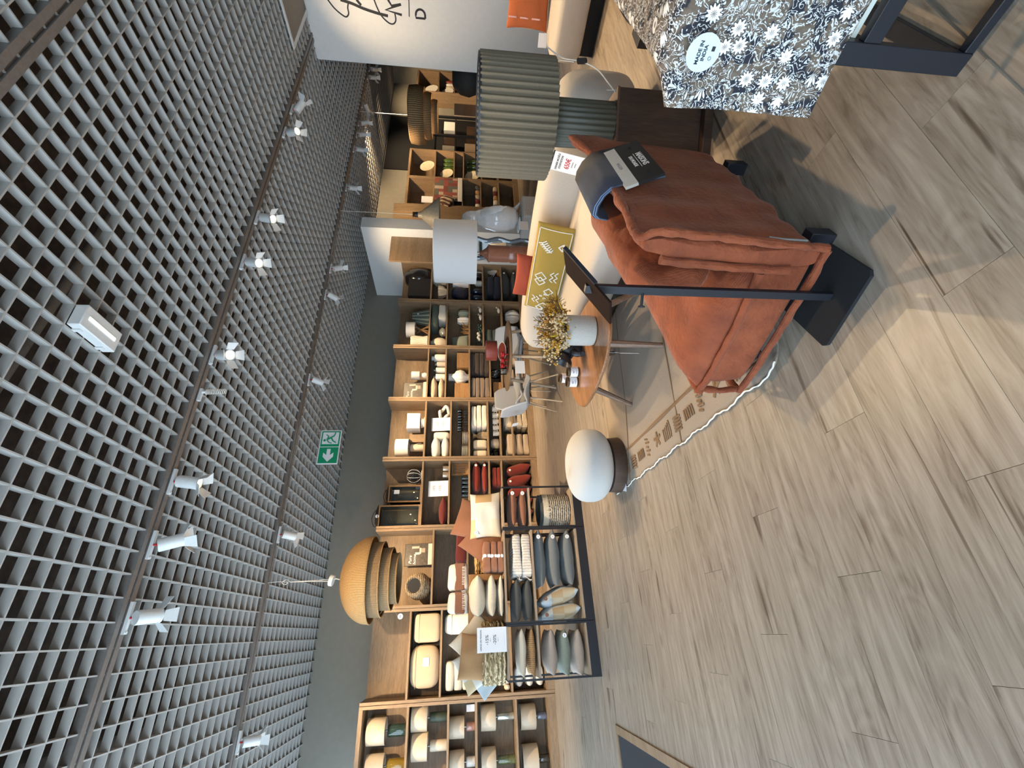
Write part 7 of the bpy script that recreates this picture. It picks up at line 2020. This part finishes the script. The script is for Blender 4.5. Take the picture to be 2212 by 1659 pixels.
# hanging tea towels and boxes on the left far unit
M_TEA = stripes('red check cloth', [(0.10, 0.02, 0.02), (0.50, 0.40, 0.32)], 2, 14, 0.9, 0.1)
M_TEA2 = blocks('printed tea towel', [(0.28, 0.08, 0.06), (0.12, 0.12, 0.10), (0.45, 0.36, 0.28), (0.20, 0.06, 0.05)], (9, 9, 9))
tag(obj('tea_towel', B().bx(-0.40, 0.40, -0.012, 0.012, 0.0, 0.66), M_TEA2, loc=(9.58, 7.48, 1.42), bevel=0.006), 'patterned tea towel hanging across the left far shelf unit', 'tea towel')
tag(obj('tea_towel', B().bx(-0.42, 0.42, -0.015, 0.015, 0.0, 0.11), F_WHITE, loc=(9.56, 7.45, 1.405), bevel=0.006), 'white folded tea towel below the patterned one on the far unit', 'tea towel')
upright('striped_bag', 'brown and cream striped cushion at the left end of the far unit', 9.15, 7.46, 1.64, 0.36, 0.36, 0.10, stripes('brown stripes', [(0.09, 0.035, 0.02), (0.52, 0.42, 0.30)], 0, 9, 0.9, 0.1), 10, 0, 30, grp='goods on the far shelves')
tag(obj('recipe_card', B().box((0, 0, 0.14), (0.22, 0.01, 0.28)), M_PAPER, loc=(9.35, 7.62, 2.117)), 'cream printed card on the top shelf of the left far unit', 'card')
for i in range(5):
    tag(obj('linen_bundle', B().rbox((0, 0, 0.06), (0.13, 0.2, 0.12), 4, 6), (F_WHITE, F_DRED, F_BEIGE, F_TAN, F_GREY)[i], loc=(9.18 + i * 0.165, 7.66, 0.9665)), '%s linen bundle on the lower shelf of the left far unit' % ('white', 'dark red', 'beige', 'tan', 'charcoal')[i], 'linen', 'goods on the far shelves')
for i in range(5):
    tag(obj('linen_bundle', B().rbox((0, 0, 0.06), (0.13, 0.2, 0.12), 4, 6), (F_GREY, F_WHITE, F_TAN, F_DRED, F_BEIGE)[i], loc=(9.18 + i * 0.165, 7.66, 0.5165)), '%s linen bundle near the bottom of the left far unit' % ('charcoal', 'white', 'tan', 'dark red', 'beige')[i], 'linen', 'goods on the far shelves')
# rattan lantern lamp with a bulb
rp = thing('tiered_rattan_lamp', 'tiered rattan pendant with a glowing bulb in front of the dark doorway', 'pendant lamp', (10.691, 6.374, 0))
ra = 2.642; rbz = 1.992
hh = ra - rbz
for (r_, z0, z1) in ((0.62, ra - hh * 0.55, ra), (0.50, ra - hh * 0.80, ra - hh * 0.50), (0.36, rbz, ra - hh * 0.75)):
    o = obj('tier', B().lathe([(r_ * 0.88, z1), (r_ * 0.96, z1 - 0.02), (r_, (z0 + z1) / 2), (r_ * 0.95, z0)], 48, cap=False), stripes('pale rattan strips', [(0.16, 0.09, 0.035), (0.46, 0.30, 0.15)], 3, 90, 0.8, 0.5, wob=3), rp)
    md = o.modifiers.new('solid', 'SOLIDIFY'); md.thickness = 0.006
obj('bulb', B().lathe([(0, -0.06), (0.045, -0.03), (0.05, 0), (0.03, 0.05), (0, 0.07)], 16, c=(0, 0, ra - hh * 0.45)), mat('glowing bulb', (1, 0.85, 0.6), 0.3, emit=(1.0, 0.7, 0.35), estr=25), rp)
obj('cable', B().cyl((0, 0, ra - hh * 0.4), (0, 0, ZC + 0.009), 0.006, seg=6), M_CABLE, rp)
pl_ = bpy.data.lights.new('bulb_glow', 'POINT'); pl_.energy = 7; pl_.color = WARM; pl_.shadow_soft_size = 0.05
plo = bpy.data.objects.new('bulb_glow', pl_); COL.objects.link(plo); plo.parent = rp; plo.location = (0, -0.0, ra - hh * 0.45 - 0.12)
# black rack behind with boxes, table with painted plates
rk = thing('black_storage_rack', 'black metal storage rack with boxes in the dark doorway', 'rack', (12.6, 8.3, 0))
for x in (-0.9, 0.0, 0.9):
    obj('post', B().bx(x - 0.03, x + 0.03, -0.3, -0.24, 0, 2.4), M_BLACK, rk)
for z in (0.3, 0.95, 1.6, 2.2):
    obj('shelf_board', B().bx(-0.9, 0.9, -0.26, 0.25, z, z + 0.035), M_BLACK, rk)
for i, (x, z, w, h, mm, lb) in enumerate(((12.0, 1.636, 0.35, 0.34, M_GREY, 'grey box on the black rack, left'), (12.45, 1.636, 0.38, 0.30, M_WALNUT, 'dark brown box on the black rack, middle'), (13.1, 1.636, 0.42, 0.32, M_METALW, 'pale box on the black rack, right'), (12.1, 0.986, 0.45, 0.36, M_LOAK, 'kraft box on the black rack, lower left'), (12.9, 0.986, 0.5, 0.30, M_WALNUT, 'dark brown box on the black rack, lower right'))):
    tag(obj('storage_box', B().bx(-w / 2, w / 2, -0.2, 0.2, 0, h), mm, loc=(x, 8.25, z), bevel=0.004), lb, 'box', 'boxes on the black rack')
tb = thing('display_table', 'dark display table with painted tableware before the doorway', 'table', (11.6, 6.1, 0))
obj('tabletop', B().bx(-0.75, 0.75, -0.5, 0.5, 0.95, 0.99), M_OAKX, tb)
for sx in (-0.7, 0.7):
    for sy in (-0.45, 0.45):
        obj('leg', B().bx(sx - 0.03, sx + 0.03, sy - 0.03, sy + 0.03, 0, 0.95), M_BLACK, tb)
o = tag(obj('painted_bowl', B().lathe([(a * 0.26, c * 0.26) for a, c in ((0, 0), (0.5, 0), (1, 0.25), (1, 0.3), (0.5, 0.1), (0, 0.08))], 30, M=T(0, 0, 0.26, rx=rad(70), rz=rad(-55))), blocks('painted majolica', [(0.10, 0.18, 0.11), (0.55, 0.60, 0.42), (0.45, 0.12, 0.08), (0.20, 0.30, 0.26)], (12, 12, 12)), loc=(11.75, 6.0, 0.991)), 'large painted green plate standing on the far display table', 'plate')
tag(obj('lemon_ornament', B().lathe([(0, -0.13), (0.07, -0.09), (0.10, 0), (0.07, 0.09), (0, 0.14)], 18, c=(0, 0, 0.135)), mat('lemon yellow', (0.70, 0.50, 0.02), 0.35, 0.1), loc=(12.08, 5.95, 0.991)), 'yellow ceramic lemon on the far display table', 'ornament')
tag(obj('coral_dish', B().lathe([(0, 0), (0.15, 0), (0.22, 0.06), (0.21, 0.065), (0.14, 0.02), (0, 0.02)], 26, M=T(0, 0, 0.16, rx=rad(60), rz=rad(-50))), mat('coral glaze', (0.62, 0.14, 0.07), 0.3), loc=(11.25, 5.85, 0.991)), 'coral red dish on the far display table', 'dish')
tag(obj('printed_jug', B().lathe([(a * 0.13, c * 0.30) for a, c in P_JAR], 22), blocks('blue print', [(0.10, 0.12, 0.35), (0.65, 0.62, 0.60), (0.40, 0.10, 0.12)], (16, 16, 16)), loc=(11.42, 6.05, 0.991)), 'blue printed jug on the far display table', 'jug')
tag(obj('kraft_panel', B().bx(-0.24, 0.24, -0.012, 0.012, 0, 0.62), M_LOAK, loc=(11.0, 6.35, 0.991)), 'kraft coloured board standing at the end of the far display table', 'board')
pf2 = thing('potted_fern', 'dark green plant on the far display table beside the lemon', 'plant', (12.35, 6.05, 0.991))
obj('pot', B().lathe([(a * 0.10, c * 0.14) for a, c in P_JAR], 18), M_BLACKD, pf2)
lf = B(); rr2 = random.Random(6)
for i in range(90):
    a = rr2.uniform(0, 6.28); t = rr2.uniform(0.1, 1.2); L = rr2.uniform(0.12, 0.32)
    d = Vector((math.cos(a) * math.sin(t), math.sin(a) * math.sin(t), math.cos(t)))
    s = d.cross(Vector((0.3, 0.2, 1))).normalized() * 0.02
    b0 = Vector((0, 0, 0.12))
    lf.add([b0 + d * L * 0.3, b0 + d * L * 0.6 + s, b0 + d * L, b0 + d * L * 0.6 - s], [(0, 1, 2, 3)])
obj('leaves', lf, M_FROND, pf2, smooth=False)['kind'] = 'stuff'
# dark round vase beside the partition
tag(obj('black_globe_vase', B().lathe([(a * 0.36, c * 0.62) for a, c in P_GLOBE], 32), mat('sooty ceramic', (0.03, 0.028, 0.026), 0.7, 0.3, 12), loc=(9.841, 5.0, 1.0)), 'sooty black globe vase between the partition and the ribbed shade', 'vase')
tag(obj('vase_plinth', B().bx(-0.3, 0.3, -0.3, 0.3, 0, 0.9995), M_WHITE, loc=(9.841, 5.0, 0)), 'white plinth under the sooty globe vase', 'plinth')

# ================================================================= lettering on the white partition
wt = thing('wall_logo', 'large black script lettering and line on the white partition', 'lettering', (8.388, 0, 0))
def W2(pts):
    return [(0.0, p[0], p[1]) for p in pts]
LOGO = [
    ([(3.361, 3.423), (3.458, 3.352), (3.532, 3.260), (3.556, 3.197), (3.511, 3.153), (3.441, 3.152), (3.381, 3.133)], 0.012),
    ([(3.345, 3.239), (3.377, 3.078), (3.427, 2.918), (3.469, 2.719), (3.491, 2.563)], 0.022),
    ([(3.325, 3.001), (3.388, 2.945)], 0.020),
    ([(3.303, 2.741), (3.403, 2.709), (3.505, 2.655), (3.582, 2.561), (3.588, 2.491), (3.536, 2.450), (3.452, 2.454)], 0.012),
    ([(3.285, 2.535), (3.356, 2.490), (3.326, 2.349)], 0.018),
    ([(3.326, 2.349), (3.416, 2.587), (3.461, 2.350)], 0.020),
    ([(3.037, 2.212), (3.476, 2.240)], 0.008),
]
for pts, r_ in LOGO:
    obj('script_stroke', B().tube(W2(pts), r_, 6, smooth=(4 if len(pts) > 3 else 0), flat=0.12, up=(1, 0, 0)), M_INK, wt)
dA, dB_ = (3.480, 2.071), (3.360, 2.062)
zc_ = (dA[1] + dB_[1]) / 2; ht = 2.130 - 1.989; wd = abs(dA[0] - dB_[0])
y_l = max(dA[0], dB_[0])
arc = [(0.0, y_l - wd * 0.42 - wd * 0.55 * math.cos(a), zc_ + ht / 2 * math.sin(a)) for a in [PI / 2 + 0.0 - i * PI / 12 for i in range(13)]]
arc = [(0, y_l - wd * 0.35 - wd * 0.60 * math.sin(i * PI / 12), zc_ + ht / 2 * math.cos(i * PI / 12)) for i in range(13)]
obj('letter_d', B().tube([(0, y_l, zc_ - ht / 2), (0, y_l, zc_ + ht / 2)] + arc + [(0, y_l, zc_ - ht / 2)], 0.017, 6, flat=0.12, up=(1, 0, 0)), M_INK, wt)


cpn = thing('ceiling_access_panel', 'pale framed panel set into the cell ceiling by the white partition', 'ceiling panel', (7.30, 3.55, ZC))
obj('panel', B().bx(0.05, 1.05, -1.8, -0.06, -0.012, -0.002), mat('pale brown panel', (0.20, 0.165, 0.135), 0.6, 0.08), cpn)
for (a, b_, c, d) in ((0.0, 0.05, -1.8, 0.0), (0.05, 1.05, -0.06, 0.0)):
    obj('frame', B().bx(a, b_, c, d, -0.02, -0.002), M_METALW, cpn)
